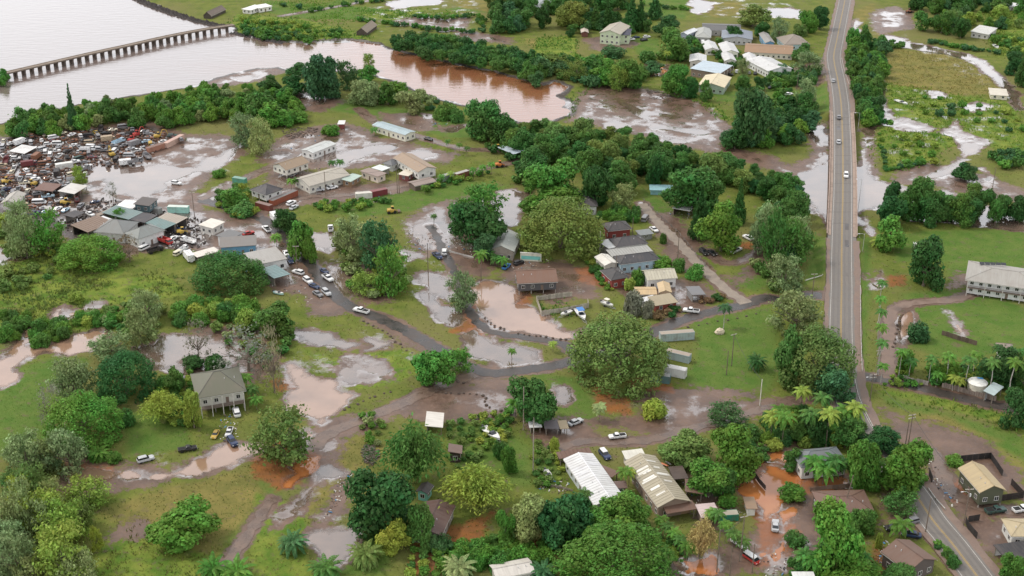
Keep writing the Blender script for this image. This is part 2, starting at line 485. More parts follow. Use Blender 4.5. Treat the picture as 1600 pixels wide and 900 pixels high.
MUD = ['-40 218 60 205 120 200 200 192 230 188 290 208 375 212 385 240 345 264 305 300 325 328 370 333 440 348 472 380 482 410 525 462 482 468 430 452 400 427 340 402 260 388 200 403 110 372 60 352 -40 325',
 '312 132 330 121 360 111 400 105 440 103 452 110 430 119 405 128 370 132 330 140',
 '640 640 665 622 700 604 745 593 800 588 832 600 828 627 800 652 790 662 740 657 690 662 655 654',
 '868 702 880 675 930 664 1000 678 1060 683 1100 668 1140 654 1200 640 1250 628 1200 619 1150 624 1100 608 1040 607 1000 600 985 607 995 625 1000 645 960 655 930 652 880 680',
 '895 160 910 142 930 134 960 129 1010 139 1050 148 1100 160 1132 190 1152 205 1132 225 1200 243 1262 268 1285 278 1230 280 1180 257 1080 232 1000 212 930 197 885 190',
 '1382 640 1440 658 1510 678 1552 698 1605 738 1605 785 1560 762 1500 722 1440 693 1388 682',
 '1365 15 1400 10 1425 20 1430 45 1400 50 1375 55 1358 40', '1345 200 1362 198 1366 240 1372 275 1345 290',
 '1262 196 1295 190 1297 260 1260 272 1225 272 1240 255 1265 245', '1400 265 1450 255 1490 262 1550 275 1605 300 1605 318 1540 310 1450 290 1395 290',
 '110 700 180 722 260 730 300 715 300 735 240 760 160 775 90 760', '150 840 180 825 220 815 240 830 215 843 170 855',
 '440 215 500 195 540 190 600 215 640 215 660 230 720 240 700 255 620 250 560 265 500 265 440 262 400 250 420 225',
 '470 140 520 150 540 160 500 175 450 170 440 155', '590 175 660 180 690 205 640 205 600 190', '270 540 320 500 400 515 440 560 400 600 330 600 270 580',
 '780 430 800 405 880 408 930 430 940 470 900 465 880 480 850 470 820 450', '670 320 770 300 800 330 800 400 760 430 720 430 690 400 640 390 630 350',
 '930 380 960 365 1010 400 1050 430 1100 440 1120 470 1060 500 1010 480 960 450', '1020 330 1050 330 1100 380 1090 440 1060 420 1030 380',
 '1110 430 1150 430 1180 410 1190 375 1210 350 1205 400 1190 430 1150 447', '560 25 640 40 740 55 720 30 650 25 600 35', '680 35 735 25 730 48 690 50',
 '910 60 960 55 1000 68 960 82 925 78', '430 255 560 290 700 275 690 290 560 310 430 330 400 300', '890 520 940 505 985 490 960 520', '1500 425 1545 432 1520 450 1478 448',
 '700 60 800 70 800 58 720 48', '1215 115 1290 90 1290 130 1250 140', '480 660 560 650 640 625 700 600 740 585 760 600 700 630 640 645 560 680 500 705',
 '540 465 600 500 700 560 740 590 700 580 620 530 550 490', '470 455 560 470 540 490 480 495', '820 650 900 650 960 690 900 700 830 690',
 '500 690 540 690 520 740 480 790 440 820 420 830 460 780 490 730', '530 750 560 755 540 800 500 830 500 800', '1060 740 1120 740 1150 800 1130 830 1090 820',
 '1080 600 1180 610 1180 625 1090 620', '940 810 1000 815 1040 860 1100 900 1020 900 960 850', '1160 700 1250 690 1290 760 1290 900 1140 900 1120 870 1190 820',
 '1385 770 1450 790 1420 840 1380 830', '1430 660 1480 700 1520 800 1600 820 1600 900 1540 870 1480 790 1440 740', '1110 640 1180 640 1180 660 1120 665', '510 410 600 410 620 470 560 480']
RED = ['1140 745 1165 725 1215 700 1262 728 1290 745 1265 768 1225 790 1200 830 1180 820 1160 780', '1270 750 1330 745 1320 762 1275 768', '1190 800 1235 790 1250 840 1215 885 1180 890 1185 850', '690 830 770 800 760 840 720 890 640 900 650 850', '900 420 940 415 945 450 905 440', '800 460 830 455 830 480 805 478',
 '395 715 440 690 480 700 500 715 470 755 430 770 400 745', '985 590 1050 598 1050 612 990 610', '930 600 985 625 990 650 930 640', '1340 720 1360 712 1330 770 1300 765', '425 595 450 590 470 600 455 612 430 612', '100 725 180 728 170 750 110 752',
 '820 835 900 820 890 850 840 880 800 870', '1370 850 1390 870 1385 900 1360 890', '1480 760 1500 750 1510 780 1490 785', '770 460 745 470 700 520 760 525 740 490', '1150 380 1180 378 1178 390 1152 390', '1385 430 1412 430 1415 445 1390 448']
LAWN = ['1390 372 1440 360 1605 358 1605 470 1560 470 1480 440 1480 410 1400 410', '1345 370 1360 370 1361 450 1350 590 1342 590', '1270 365 1298 375 1292 430 1255 445 1265 400', '1080 500 1200 480 1215 500 1215 590 1200 610 1090 612 1060 590 1090 560',
 '-30 590 30 575 95 555 140 560 70 700 -30 720', '190 640 290 650 300 700 200 715', '1410 460 1500 450 1605 480 1605 540 1540 560 1470 560 1420 540', '820 580 900 590 940 640 910 700 880 690 850 600', '720 640 790 670 830 700 830 760 720 760 700 690',
 '1110 620 1040 625 1060 660', '1000 290 1060 330 1090 380 1110 430 1060 380 1010 320', '1130 440 1210 400 1220 440 1180 455', '440 160 520 150 560 160 700 180 800 215 700 215 560 180', '500 330 700 280 800 290 780 300 640 330 560 340',
 '470 30 560 10 660 20 680 30 600 30 520 30', '560 -10 660 -15 700 -8 600 0 480 14', '760 -20 1000 -20 1000 0 800 10', '1000 0 1080 -20 1070 30 1010 24', '400 720 440 780 400 850 300 850 360 780', '480 670 560 690 540 720 500 735', '1230 140 1290 135 1300 180 1270 180', '720 10 760 5 760 20 690 15', '1060 625 1120 620 1110 650 1060 655', '500 840 560 820 620 850 600 900 520 900',
 '1195 130 1240 128 1240 160 1200 165', '985 60 1030 60 1030 90 1000 90', '1110 145 1180 140 1170 160 1120 158', '410 0 470 5 560 10 560 25 480 30 420 20', '850 810 880 800 890 860 840 870', '1220 780 1270 790 1260 850 1220 850', '830 690 870 700 870 760 840 770', '1600 680 1380 618 1370 612 1400 640 1470 660 1540 690 1605 720']
DRY = ['1385 75 1490 85 1560 125 1575 145 1500 150 1430 150 1385 130', '150 800 260 760 400 730 420 780 330 870 260 850', '450 790 500 745 545 745 500 800 460 830', '1080 10 1150 0 1180 20 1120 28', '700 0 760 -5 770 20 720 12', '280 480 380 470 430 500 350 520',
 '500 690 560 680 600 700 560 740 520 740', '820 60 900 60 900 100 840 90', '1330 20 1365 5 1370 20 1340 40', '1560 700 1605 730 1605 760', '1560 690 1440 655 1400 640 1480 650', '1360 40 1400 30 1410 45 1370 58']
TALL = ['370 22 470 30 560 50 580 66 500 68 430 66 380 55 360 40', '1385 130 1500 150 1580 160 1600 200 1600 260 1540 225 1480 230 1440 260 1390 270 1365 230 1380 190', '-30 405 120 400 200 420 150 460 100 485 -30 480', '170 830 260 850 340 870 320 905 140 905 150 850', '1370 612 1480 640 1580 665 1605 690 1605 660 1500 625 1380 610',
 '1540 20 1605 10 1605 80 1560 90 1540 60', '110 440 260 430 300 460 200 475 120 480', '-30 505 50 480 130 480 230 500 180 520 100 515 40 530', '840 60 900 55 900 90 870 110 830 90', '935 135 870 165 900 190 950 180 980 150', '1000 150 1090 150 1150 190 1110 185 1050 165', '560 20 660 15 670 30 600 38', '540 440 620 380 640 440 600 470 560 470',
 '1345 180 1366 180 1364 205 1346 260', '400 770 480 800 480 880 540 905 390 905', '470 545 520 560 640 545 660 580 620 600 560 610']

WETL = [TALL[1], '1385 55 1500 80 1590 140 1600 180 1560 150 1440 95', '440 500 640 510 720 560 660 600 520 620 440 580', '620 320 720 320 725 480 660 505 600 430', '480 355 560 360 640 400 560 465 500 420', '700 480 890 520 860 585 740 575', '950 600 1180 618 1250 632 1100 690 890 695 870 650 930 640', '100 255 380 225 390 260 300 312 150 310', '500 225 700 225 700 252 520 268', '640 600 840 590 840 660 650 665', '900 140 1130 160 1150 215 1000 215 900 190', '1150 720 1290 720 1290 900 1140 900', '200 510 350 515 350 590 220 580', '1390 640 1600 740 1600 780 1480 720', '80 690 400 690 400 750 90 765', '420 700 560 730 560 880 420 840', '560 0 760 -5 760 60 560 50', '1340 15 1440 15 1430 60 1350 60', '1080 -10 1260 -10 1260 30 1080 30']
OILY = ['-40 222 60 208 120 203 200 196 240 200 285 214 240 240 200 262 150 262 128 300 140 330 200 345 300 330 330 350 330 385 260 388 110 372 60 352 -40 325']
# roads and tracks, surveyed along their middle: (name, material, width, level, points, label)
HIGHWAY = PTS('1322 -40 1321 -18 1320 0 1314 30 1308 60 1303 85 1304 100 1309 125 1314 160 1316 200 1317 240 1317 300 1316 340 1315 400 1315 450 1314 510 1315 560 1319 600 1328 635 1346 672 1380 715 1425 765 1457 812 1487 848 1525 898 1565 952')
def hwz(y):
    return float(np.interp(y, [60, 120, 175, 350, 385, 440, 470], [.25, 1.6, 3.2, 3.2, 2.4, .7, .25]))
def smooth_path(pts, step=2.5):
    """dense smooth world path through points (Catmull-Rom)"""
    out = []
    P = [pts[0]] + list(pts) + [pts[-1]]
    for i in range(1, len(P) - 2):
        p0, p1, p2, p3 = P[i-1], P[i], P[i+1], P[i+2]
        n = max(1, int((p2 - p1).length / step))
        for k in range(n):
            t = k / n
            out.append(.5 * ((2*p1) + (p2-p0)*t + (2*p0-5*p1+4*p2-p3)*t*t + (3*p1-p0-3*p2+p3)*t**3))
    out.append(P[-2].copy())
    return out
HW = smooth_path([U(p, hwz(p[1])) for p in HIGHWAY], 3.0)
TRACKS = [
 ('road', 'lane', 5.2, '1300 462 1262 462 1225 468 1195 466 1165 476 1130 484 1090 492 1060 503 1035 513 1000 530 960 548 905 562 860 572 820 578 775 583 740 577 705 560 675 540 640 520 605 502 575 490 545 478 524 462 506 440 487 415 468 395 450 374 425 352 395 336 350 322 312 312'),
 ('road', 'lane', 5.0, '1338 588 1360 590 1400 597 1440 606 1480 616 1530 628 1570 636 1640 646'),
 ('path', 'lane', 3.4, '672 352 680 366 690 386 700 406 712 426 720 447 727 468 736 490 750 507 766 517 790 523 820 527 860 533 884 540 900 556'),
 ('path', 'gravel', 4.6, '1003 318 1012 330 1030 350 1060 379 1090 410 1118 438 1140 456 1166 474'),
 ('path', 'mudlane', 4.5, '742 585 700 600 660 616 615 636 570 655 535 668 508 682 490 700'),
 ('path', 'shoulder', 4.0, '1392 592 1388 560 1388 530 1390 500 1396 485 1412 477 1440 472 1475 470 1505 465 1530 452'),
 ('path', 'mudlane', 3.6, '870 702 910 690 960 690 1010 688 1060 676 1110 662 1160 648 1210 634 1262 622'),
 ('path', 'mudlane', 4.0, '312 312 345 298 380 280 420 262 460 242 500 215 530 200'),
 ('path', 'mudlane', 3.6, '400 338 470 310 530 306 600 296 690 280 760 262 810 250 790 235 720 232 650 212 600 200 560 170'),
 ('path', 'mudlane', 3.0, '345 895 365 865 385 840 402 815 425 780'),
 ('path', 'mudlane', 4.4, '1452 700 1468 730 1490 770 1530 790 1600 800 1640 806'),
 ('path', 'mudlane', 3.2, '1105 392 1125 408 1150 410 1180 398 1193 380 1185 362'),
 ('path', 'mudlane', 3.5, '440 25 480 18 540 8 600 -4'),
]
TR = []
for nm, mt, wd, pts in TRACKS:
    TR.append((nm, mt, wd, smooth_path([U(p) for p in PTS(pts)], 1.5)))

jit = fbm(GX, GY, 9.0, 11, 5) * 9.0 + fbm(GX, GY, 30.0, 31, 2) * 4.0 + fbm(GX, GY, 3.6, 17, 3) * 3.6
road_d = np.full(NV, 99.0); road_z = np.zeros(NV); road_y = np.zeros(NV)
for a, b in zip(HW[:-1], HW[1:]):
    sel = np.nonzero((np.abs(GX - a.x) < 22) & (np.abs(GY - a.y) < 22))[0]
    d, t = seg_dist(GX[sel], GY[sel], a, b)
    z = a.z + (b.z - a.z) * t
    k = d < road_d[sel]
    road_d[sel[k]] = d[k]; road_z[sel[k]] = z[k]; road_y[sel[k]] = GY[sel][k]
lane_d = np.full(NV, 99.0)
for nm, mt, wd, path in TR:
    for a, b in zip(path[::2], path[2::2] + [path[-1]]):
        sel = np.nonzero((np.abs(GX - a.x) < 9) & (np.abs(GY - a.y) < 9))[0]
        lane_d[sel] = np.minimum(lane_d[sel], seg_dist(GX[sel], GY[sel], a, b)[0] - wd / 2)
wd_best = np.full(NV, -99.0); wd_i = np.full(NV, -1, int)
for i, (nm, mt, pts, lb) in enumerate(WATER):
    d = sdf(PTS(pts))
    amp = .55 if nm in ('river', 'sea') else 1.0
    d = np.where(d > -50, d + jit * amp * (.6 if nm in ('stream', 'ditch_water', 'mud_flat_stream') else 1.0), d)
    if nm == 'sea': d = np.where((GX < U((180, -25)).x) & (GY > 900) & (d > 0), 9, d)
    k = d > wd_best
    wd_best[k] = d[k]; wd_i[k] = i
BR0, BR1 = U((1317, 368), 3).y, U((1316, 178), 3).y      # the bridge spans these distances
on_bridge = (road_y > BR0) & (road_y < BR1)
wd_best = np.where((lane_d < 1.0) & (wd_best > -50), np.minimum(wd_best, lane_d * 1.0 - .6 + jit * .25), wd_best)
wd_best = np.where((road_d < 14) & ~on_bridge & (road_z > .2), np.minimum(wd_best, road_d - 8), wd_best)
WL = -0.16
def sstep(x, a, b):
    t = np.clip((x - a) / (b - a), 0, 1)
    return t * t * (3 - 2 * t)
d_mud, d_lawn, d_dry, d_red, d_tall = (cover(x) for x in (MUD, LAWN, DRY, RED, TALL))
def soft(d, s):
    return np.clip(.5 + d / (2 * s), 0, 1)
tallm = soft(d_tall, 3)
GZ = .02 + fbm(GX, GY, 20, 51, 4) * .10 + tallm * (fbm(GX, GY, 3.2, 71, 3) + .25) * .9 * (d_tall > -3)
GZ = GZ - .40 * sstep(wd_best, -2.0, 2.5)
flat = sstep(lane_d, .3, 3.0)
GZ = np.where(lane_d < 3.0, GZ * flat + (1 - flat) * -.02, GZ)
emb = road_z - .25 - np.maximum(0, road_d - 6.6) * .42
GZ = np.where((road_d < 20) & ~on_bridge, np.maximum(GZ, np.where(road_d < 20, emb, -9)), GZ)
GZ = np.where((road_d < 7) & ~on_bridge, np.minimum(GZ, road_z - .22), GZ)

fc = np.arange((NROW - 1) * (NCOL - 1))
r_, c_ = fc // (NCOL - 1), fc % (NCOL - 1)
Q = np.stack([r_*NCOL + c_, r_*NCOL + c_ + 1, (r_+1)*NCOL + c_ + 1, (r_+1)*NCOL + c_], 1)
def np_mesh(name, v, q, mat, smooth=True):
    me = bpy.data.meshes.new(name)
    me.vertices.add(len(v)); me.vertices.foreach_set('co', np.ascontiguousarray(v, np.float32).ravel())
    k = q.shape[1]
    me.loops.add(q.size); me.loops.foreach_set('vertex_index', np.ascontiguousarray(q, np.int32).ravel())
    me.polygons.add(len(q)); me.polygons.foreach_set('loop_start', np.arange(0, q.size, k, dtype=np.int32))
    me.polygons.foreach_set('loop_total', np.full(len(q), k, np.int32))
    if smooth: me.polygons.foreach_set('use_smooth', np.ones(len(q), bool))
    me.materials.append(mat)
    me.update(calc_edges=True)
    return me

def groundmat():
    t = NT('ground_cover')
    g = t.geo()
    a1 = t.n('Attribute', attribute_name='cover'); a2 = t.n('Attribute', attribute_name='cover_more')
    s1, s2 = t.n('SeparateColor'), t.n('SeparateColor')
    t.l(a1.outputs['Color'], s1.inputs[0]); t.l(a2.outputs['Color'], s2.inputs[0])
    n_big = t.noise(.018, 5, g); n_mid = t.noise(.14, 6, g, .6); n_fine = t.noise(1.1, 6, g, .65); n_leaf = t.noise(4.5, 4, g, .7)
    n_edge = t.math('ADD', t.math('MULTIPLY', t.noise(.5, 7, g, .66), .55), t.math('MULTIPLY', t.noise(.085, 5, g, .6), .45))
    # meadow: olive, green and straw in patches
    grass = t.mix(t.rng(n_mid, .36, .62), (.160, .180, .040), (.098, .135, .025))
    grass = t.mix(t.rng(n_big, .45, .62), grass, (.165, .16, .055))
    lawn = t.mix(t.rng(n_mid, .36, .62), (.075, .148, .026), (.118, .172, .038))
    dry = t.mix(t.rng(n_mid, .36, .62), (.235, .195, .062), (.150, .145, .042))
    tall = t.mix(t.rng(n_mid, .38, .60), (.085, .160, .022), (.19, .230, .042))
    mud = t.mix(t.rng(n_mid, .35, .65), (.165, .100, .070), (.088, .053, .038))
    mud = t.mix(t.rng(n_fine, .5, .7, 0, .6), mud, (.215, .145, .105))
    red = t.mix(t.rng(n_mid, .35, .65), (.30, .105, .035), (.19, .085, .045))
    sand = t.mix(n_mid, (.06, .05, .046), (.10, .085, .075))
    def m(chan, w=.11, amt=.75):
        v = t.math('ADD', chan, t.math('MULTIPLY', t.math('SUBTRACT', n_edge, .5), amt))
        return t.rng(v, .5 - w, .5 + w, smooth=True)
    c = t.mix(m(s1.outputs[1], .22), grass, lawn)
    c = t.mix(m(s1.outputs[2], .22), c, dry)
    c = t.mix(m(s2.outputs[0], .2), c, tall)
    # blades, thatch and bare spots
    c = t.mix(t.rng(n_fine, .49, .68, 0, .55), c, t.mix(.5, c, (.06, .085, .02)))
    c = t.mix(t.rng(n_leaf, .5, .72, 0, .45), c, t.mix(.5, c, (.27, .26, .09)))
    c = t.mix(t.rng(t.noise(.26, 6, g, .68), .56, .68, 0, .8), c, (.15, .115, .075))
    mm = m(s1.outputs[0], .10, 1.9)
    c = t.mix(mm, c, mud)
    c = t.mix(t.math('MULTIPLY', m(a1.outputs['Alpha'], .18, 1.8), .85), c, red)
    c = t.mix(m(s2.outputs[2], .2, 1.2), c, t.mix(n_mid, (.045, .036, .033), (.10, .072, .062)))
    c = t.mix(m(s2.outputs[1], .12), c, sand)
    # thin sheets of standing water and wet silt
    n_wet = t.math('ADD', t.math('MULTIPLY', t.noise(.10, 6, g, .62), .75), t.math('MULTIPLY', n_fine, .25))
    film = t.rng(t.math('ADD', a2.outputs['Alpha'], t.math('MULTIPLY', t.math('SUBTRACT', n_wet, .5), 1.9)), .56, .80, smooth=True)
    c = t.mix(t.math('MULTIPLY', film, .6), c, (.13, .088, .066))
    t.col(c)
    wet = t.rng(n_fine, .35, .62, .3, .65)
    rr = t.n('Mix', data_type='FLOAT')
    t.l(mm, rr.inputs[0]); rr.inputs[2].default_value = .9; t.l(wet, rr.inputs[3])
    r3 = t.n('Mix', data_type='FLOAT'); t.l(film, r3.inputs[0]); t.l(rr.outputs[0], r3.inputs[2]); r3.inputs[3].default_value = .06
    t.rough(r3.outputs[0])
    t.l(t.math('MAXIMUM', t.rng(mm, 0, 1, .06, .4), t.math('MULTIPLY', film, 1.0)), t.b.inputs['Specular IOR Level'])
    t.b.inputs['IOR'].default_value = 1.6
    t.l(film, t.b.inputs['Coat Weight']); t.b.inputs['Coat IOR'].default_value = 1.7; t.b.inputs['Coat Roughness'].default_value = .05
    h = t.math('ADD', t.math('MULTIPLY', n_fine, .6), t.math('MULTIPLY', n_leaf, .5))
    h = t.math('MULTIPLY', h, t.math('MULTIPLY', t.rng(mm, 0, 1, 1., .35), t.rng(film, 0, 1, 1., .03)))
    t.bump(h, .9, .3)
    return t.m
M['ground'] = groundmat()
me = np_mesh('ground', np.stack([GX, GY, GZ], 1), Q, M['ground'])
mud_m = np.maximum(soft(d_mud, 8), np.where(wd_best > -50, np.clip(.5 + (wd_best + 1.6) / 6, 0, 1) * .93, 0))
mud_m = np.maximum(mud_m, np.where(lane_d < 3, np.clip(.75 - lane_d * .2, 0, 1), 0))
mud_m = np.where(road_d < 9, np.maximum(mud_m, np.where(road_d < 6.0, .8, .25)), mud_m)
wet_m = np.maximum(np.clip(mud_m - .3, 0, 1) * .95, np.where(wd_best > -50, np.clip(.56 + (wd_best + 1.5) / 11, 0, .8), 0))
wet_m = np.maximum(wet_m, soft(cover(WETL), 7) * .53)
wet_m = np.where(road_d < 9, 0, wet_m)
shore = np.where((wd_i <= 1) & (wd_best > -50), np.clip(.5 + (wd_best + 3.2) / 7, 0, 1), 0)
for nm, ch in (('cover', (mud_m, soft(d_lawn, 5), soft(d_dry, 6), soft(d_red, 3.5))), ('cover_more', (tallm, shore, soft(cover(OILY), 5), wet_m))):
    at = me.color_attributes.new(nm, 'FLOAT_COLOR', 'POINT')
    at.data.foreach_set('color', np.stack(ch, 1).astype(np.float32).ravel())
ob('ground', me, kind='structure', label='grass, mud and meadow of the flooded river plain')
# the land and the sea go on past the surveyed part
base = MB().add([(-30000, -30000, -1.2), (30000, -30000, -1.2), (30000, 30000, -1.2), (-30000, 30000, -1.2)], [(0, 1, 2, 3)])
ob('terrain', base.me('terrain', M['ground']), kind='structure', label='green land beyond the flooded plain')
cs = [U((208, 0)), U((150, -60))]
so = MB().add([(-30000, 600, WL-.05), (-330, 600, WL-.05), (cs[1].x-40, 982, WL-.05), (cs[1].x+60, 1300, WL-.05), (-100, 30000, WL-.05), (-30000, 30000, WL-.05)], [(0, 1, 2, 3, 4, 5)])

# water sheets lie flat at one level; the relief of the ground cuts their shores
wq = np.maximum.reduce([wd_best[Q[:, k]] for k in range(4)])
wi = wd_i[Q[:, 0]]
wlab = {'river': 'brown silty river winding between wooded banks', 'sea': 'pale rippled sea beyond the trestle bridge', 'flood_pool': 'wide flood pool beside the salvage yard',
        'river_channel': 'pale flooded river channel under the road bridge', 'stream': 'pale stream winding through the marsh', 'ditch_water': 'standing water in a narrow ditch',
        'mud_flat_stream': 'braided pale stream across the brown mud flat', 'puddle': 'shallow flood puddle in muddy grass'}
for i, (nm, mt, pts, lb) in enumerate(WATER):
    q = Q[(wi == i) & (wq > -1.6)]
    if not len(q): continue
    ids, inv = np.unique(q, return_inverse=True)
    v = np.stack([GX[ids], GY[ids], np.full(len(ids), WL - .002 * i)], 1)
    wm = np_mesh(nm, v, inv.reshape(q.shape), M[mt], False)
    wm.attributes.new('depth', 'FLOAT', 'POINT').data.foreach_set('value', np.clip((wd_best[ids] + (.6 if i > 1 else 3)) / 3.2, 0, 1).astype(np.float32))
    ob(nm, wm, kind='structure', label=lb or wlab[nm])
sm = so.me('open_sea', M['river'])
sm.attributes.new('depth', 'FLOAT', 'POINT').data.foreach_set('value', np.ones(6, np.float32))
ob('open_sea', sm, kind='structure', label='open sea beyond the bay')

# ------------------------------------------------------------------ roads
def ribbon(path, offs, mat, name, dz=0., jitter=0., seed=1, parent=None, thick=0.):
    rr = random.Random(seed)
    mb = MB(); rows = []
    for i, p in enumerate(path):
        d = (path[min(i+1, len(path)-1)] - path[max(i-1, 0)]); d.z = 0; d.normalize()
        nrm = Vector((d.y, -d.x, 0))
        row = []
        for k, o in enumerate(offs):
            j = (rr.random() - .5) * 2 * jitter if k in (0, len(offs)-1) else 0
            q = p + nrm * (o + j)
            row.append((q.x, q.y, p.z + dz))
        rows.append(row)
    n = len(offs)
    if thick:
        rows = [r + [(x, y, z - thick) for x, y, z in reversed(r)] for r in rows]
        m2 = 2 * n
    for r in rows: mb.v += r
    m_ = len(rows[0])
    for i in range(len(rows) - 1):
        for k in range(m_ if thick else m_ - 1):
            j = (k + 1) % m_
            mb.f.append((i*m_+k, i*m_+j, i*m_+m_+j, i*m_+m_+k))
    me = mb.me(name, mat)
    return ob(name, me, parent)
tlab = ['dark muddy lane crossing the flooded village', 'dark side lane leaving the main road', 'curved muddy driveway round the pond', 'pale gravel lane between lawn and houses', 'rutted mud track', 'driveway to the white two-storey house', 'muddy lane in front of the long roofs', 'mud track past the flood pool', 'mud track by the trailers', 'pair of wheel ruts in the meadow', 'muddy yard lane by the tan house', 'looping mud track under the bright tree', 'field track near the sea']
for i, (nm, mt, wd, path) in enumerate(TR):
    o = ribbon(path, [-wd/2, -wd/4, 0, wd/4, wd/2], M[mt], nm, .03 + .003*i, .6, i + 3)
    o['kind'] = 'structure'; o['label'] = tlab[i]
road = ribbon(HW, [-5.6, -2, 2, 5.6], M['asphalt'], 'road', 0)
road['kind'] = 'structure'; road['label'] = 'paved two-lane main road with yellow centre line'
for o_ in (-.17, .17):
    ribbon(HW, [o_-.075, o_+.075], M['yellow'], 'yellow_line', .02, parent=road)
for o_ in (-3.75, 3.75):
    ribbon(HW, [o_-.065, o_+.065], M['white'], 'white_line', .02, parent=road)
for o_ in (-2.75, -1.15, 1.15, 2.75):
    ribbon(HW, [o_-.32, o_, o_+.32], M['track'], 'wheel_track', .008, .14, 9, parent=road)
rp = random.Random(12)
for i in range(16):
    k = rp.randrange(4, len(HW)-6); n = rp.choice((2, 3)); o_ = rp.choice((-2.9, -1.9, 1.9, 2.8))
    ribbon(HW[k:k+n], [o_-.8, o_+.8], M['track'] if i % 3 else M['lane'], 'repair_patch', .013, .1, i, parent=road)
NB = [p for p in HW if not (BR0 < p.y < BR1)]
far = [p for p in HW if p.y >= BR1]; near = [p for p in HW if p.y <= BR0]
for part in (far, near):
    for a, b in ((-7.0, -4.6), (4.4, 5.7)):
        ribbon(part, [a, (a+b)/2, b], M['shoulder'], 'shoulder', .012, .3, 5, parent=road)
# ------------------------------------------------------------------ labels: landmarks one can find in the photograph
LAND = [(335,605,'the olive-roofed stilt house'),(840,440,'the brown-roofed grey house'),(920,745,'the long white metal roof'),(1020,745,'the long tan patched roof'),(1318,782,'the brown hip roof'),
 (1425,865,'the brown gable roof'),(1530,750,'the green-walled tan-roofed house'),(1290,710,'the grey-roofed flooded house'),(680,810,'the maroon-brown roof'),(1060,550,'the parked trailers'),(1130,510,'the lone palm on the lawn'),
 (1525,605,'the round water tank'),(1555,435,'the white house with roof panels'),(1315,280,'the road bridge'),(190,80,'the trestle bridge'),(960,48,'the pale green house'),(1110,125,'the cream-roofed house'),(1150,75,'the white-roofed cottages'),
 (1220,95,'the big white roof'),(615,205,'the long cream trailer'),(450,258,'the tan-roofed stilt house'),(500,280,'the long grey-tan house'),(650,262,'the long tan-roofed house'),(412,297,'the dark hip-roofed house'),(590,275,'the flat pink trailer house'),(215,355,'the grey workshop roofs'),
 (370,380,'the blue house'),(410,400,'the white flat-roofed building'),(970,350,'the red house'),(985,385,'the dark grey roofs'),(1035,430,'the cream gable roof'),(787,378,'the pale grey house in the trees'),(1034,292,'the turquoise shelter'),(568,45,'the thatched hut'),(890,485,'the parked boats'),
 (700,700,'the small brown shed'),(678,660,'the white slatted shed'),(855,660,'the small grey sheds'),(1450,110,'the straw-coloured marsh'),(1530,30,'the far farm sheds'),(200,720,'the flooded driveway'),(470,600,'the pale pond'),(660,420,'the mid-field puddles'),(80,540,'the beige flood stream'),
 (290,830,'the brown meadow'),(120,215,'the salvage yard'),(280,270,'the flood pool'),(700,130,'the brown river'),(1060,180,'the mud flat'),(1140,385,'the looping track'),(1260,770,'the orange flood pool'),(1420,520,'the right-hand driveway'),(480,830,'the lower ditch'),(760,480,'the beige pond by the boats'),(530,470,'the lane of parked cars'),(1110,850,'the dry bamboo'),(1240,660,'the coconut palms'),(870,890,'the bottom edge'),(1560,860,'the carport')]
def near(p):
    return min(LAND, key=lambda l: (l[0]-p[0])**2 + ((l[1]-p[1])*1.5)**2)[2]
LABELLED = []
def tag(o, label, cat, group=None, px=(0, 0)):
    o['label'] = label; o['category'] = cat
    if group: o['group'] = group
    LABELLED.append((o, px))
    return o
def settle_labels():
    by = {}
    for o, px in LABELLED: by.setdefault(o['label'], []).append((px, o))
    for lb, L in by.items():
        if len(L) == 1: continue
        L.sort(key=lambda t: t[0][0])
        if len(L) <= 4:
            names = {2: ['left one', 'right one'], 3: ['leftmost', 'middle one', 'rightmost'], 4: ['leftmost', 'second from left', 'third from left', 'rightmost']}[len(L)]
            for (px, o), nm in zip(L, names): o['label'] = lb + ', ' + nm
        else:
            for px, o in L: o['group'] = o.get('group') or ('alike: ' + lb)

# ------------------------------------------------------------------ trees
def leaf_cloud(lobes, per, size, seed, up=.35, thick=(.72, 1.05), skip_low=-2.0):
    """leaf-sized faces over a set of lobes (centre, radius, squash); unit crown"""
    rs = np.random.RandomState(seed)
    V = []
    for (c, r, sq) in lobes:
        n = int(per * (r / .3) ** 2)
        d = rs.normal(size=(n, 3)); d /= np.linalg.norm(d, axis=1)[:, None]
        rad = r * rs.uniform(thick[0], thick[1], n)[:, None]
        rad = rad * np.where(rs.rand(n) < .07, rs.uniform(1.1, 1.5, n), 1.)[:, None]      # ragged sprays
        p = np.array(c) + d * rad * np.array([1, 1, sq])
        keep = p[:, 2] > skip_low
        p, d = p[keep], d[keep]; n = len(p)
        nr = d + rs.normal(size=(n, 3)) * .38; nr[:, 2] += up
        nr /= np.linalg.norm(nr, axis=1)[:, None]
        a = np.cross(nr, rs.normal(size=(n, 3))); a /= np.linalg.norm(a, axis=1)[:, None] + 1e-9
        b = np.cross(nr, a)
        s = size * np.clip(rs.lognormal(-.05, .38, n), .4, 2.1)[:, None]
        V.append(np.stack([p - a*s - b*s*.5, p + a*s*.2 - b*s*.75, p + a*s + b*s*.35, p - a*s*.25 + b*s*.8], 1))
    V = np.concatenate(V).reshape(-1, 3)
    return V, np.arange(len(V)).reshape(-1, 4)
def crown_mesh(name, lobes, per, size, seed, **kw):
    v, q = leaf_cloud(lobes, per, size, seed, **kw)
    c = np.array([np.median(v[:, 0]), np.median(v[:, 1]), (np.percentile(v[:, 2], 1) + np.percentile(v[:, 2], 99)) / 2])
    v = (v - c) / np.array([np.percentile(np.hypot(v[:, 0]-c[0], v[:, 1]-c[1]), 97)*1.03]*2 + [np.percentile(np.abs(v[:, 2]-c[2]), 98)])
    return np_mesh(name, v, q, M['leaf'], False)
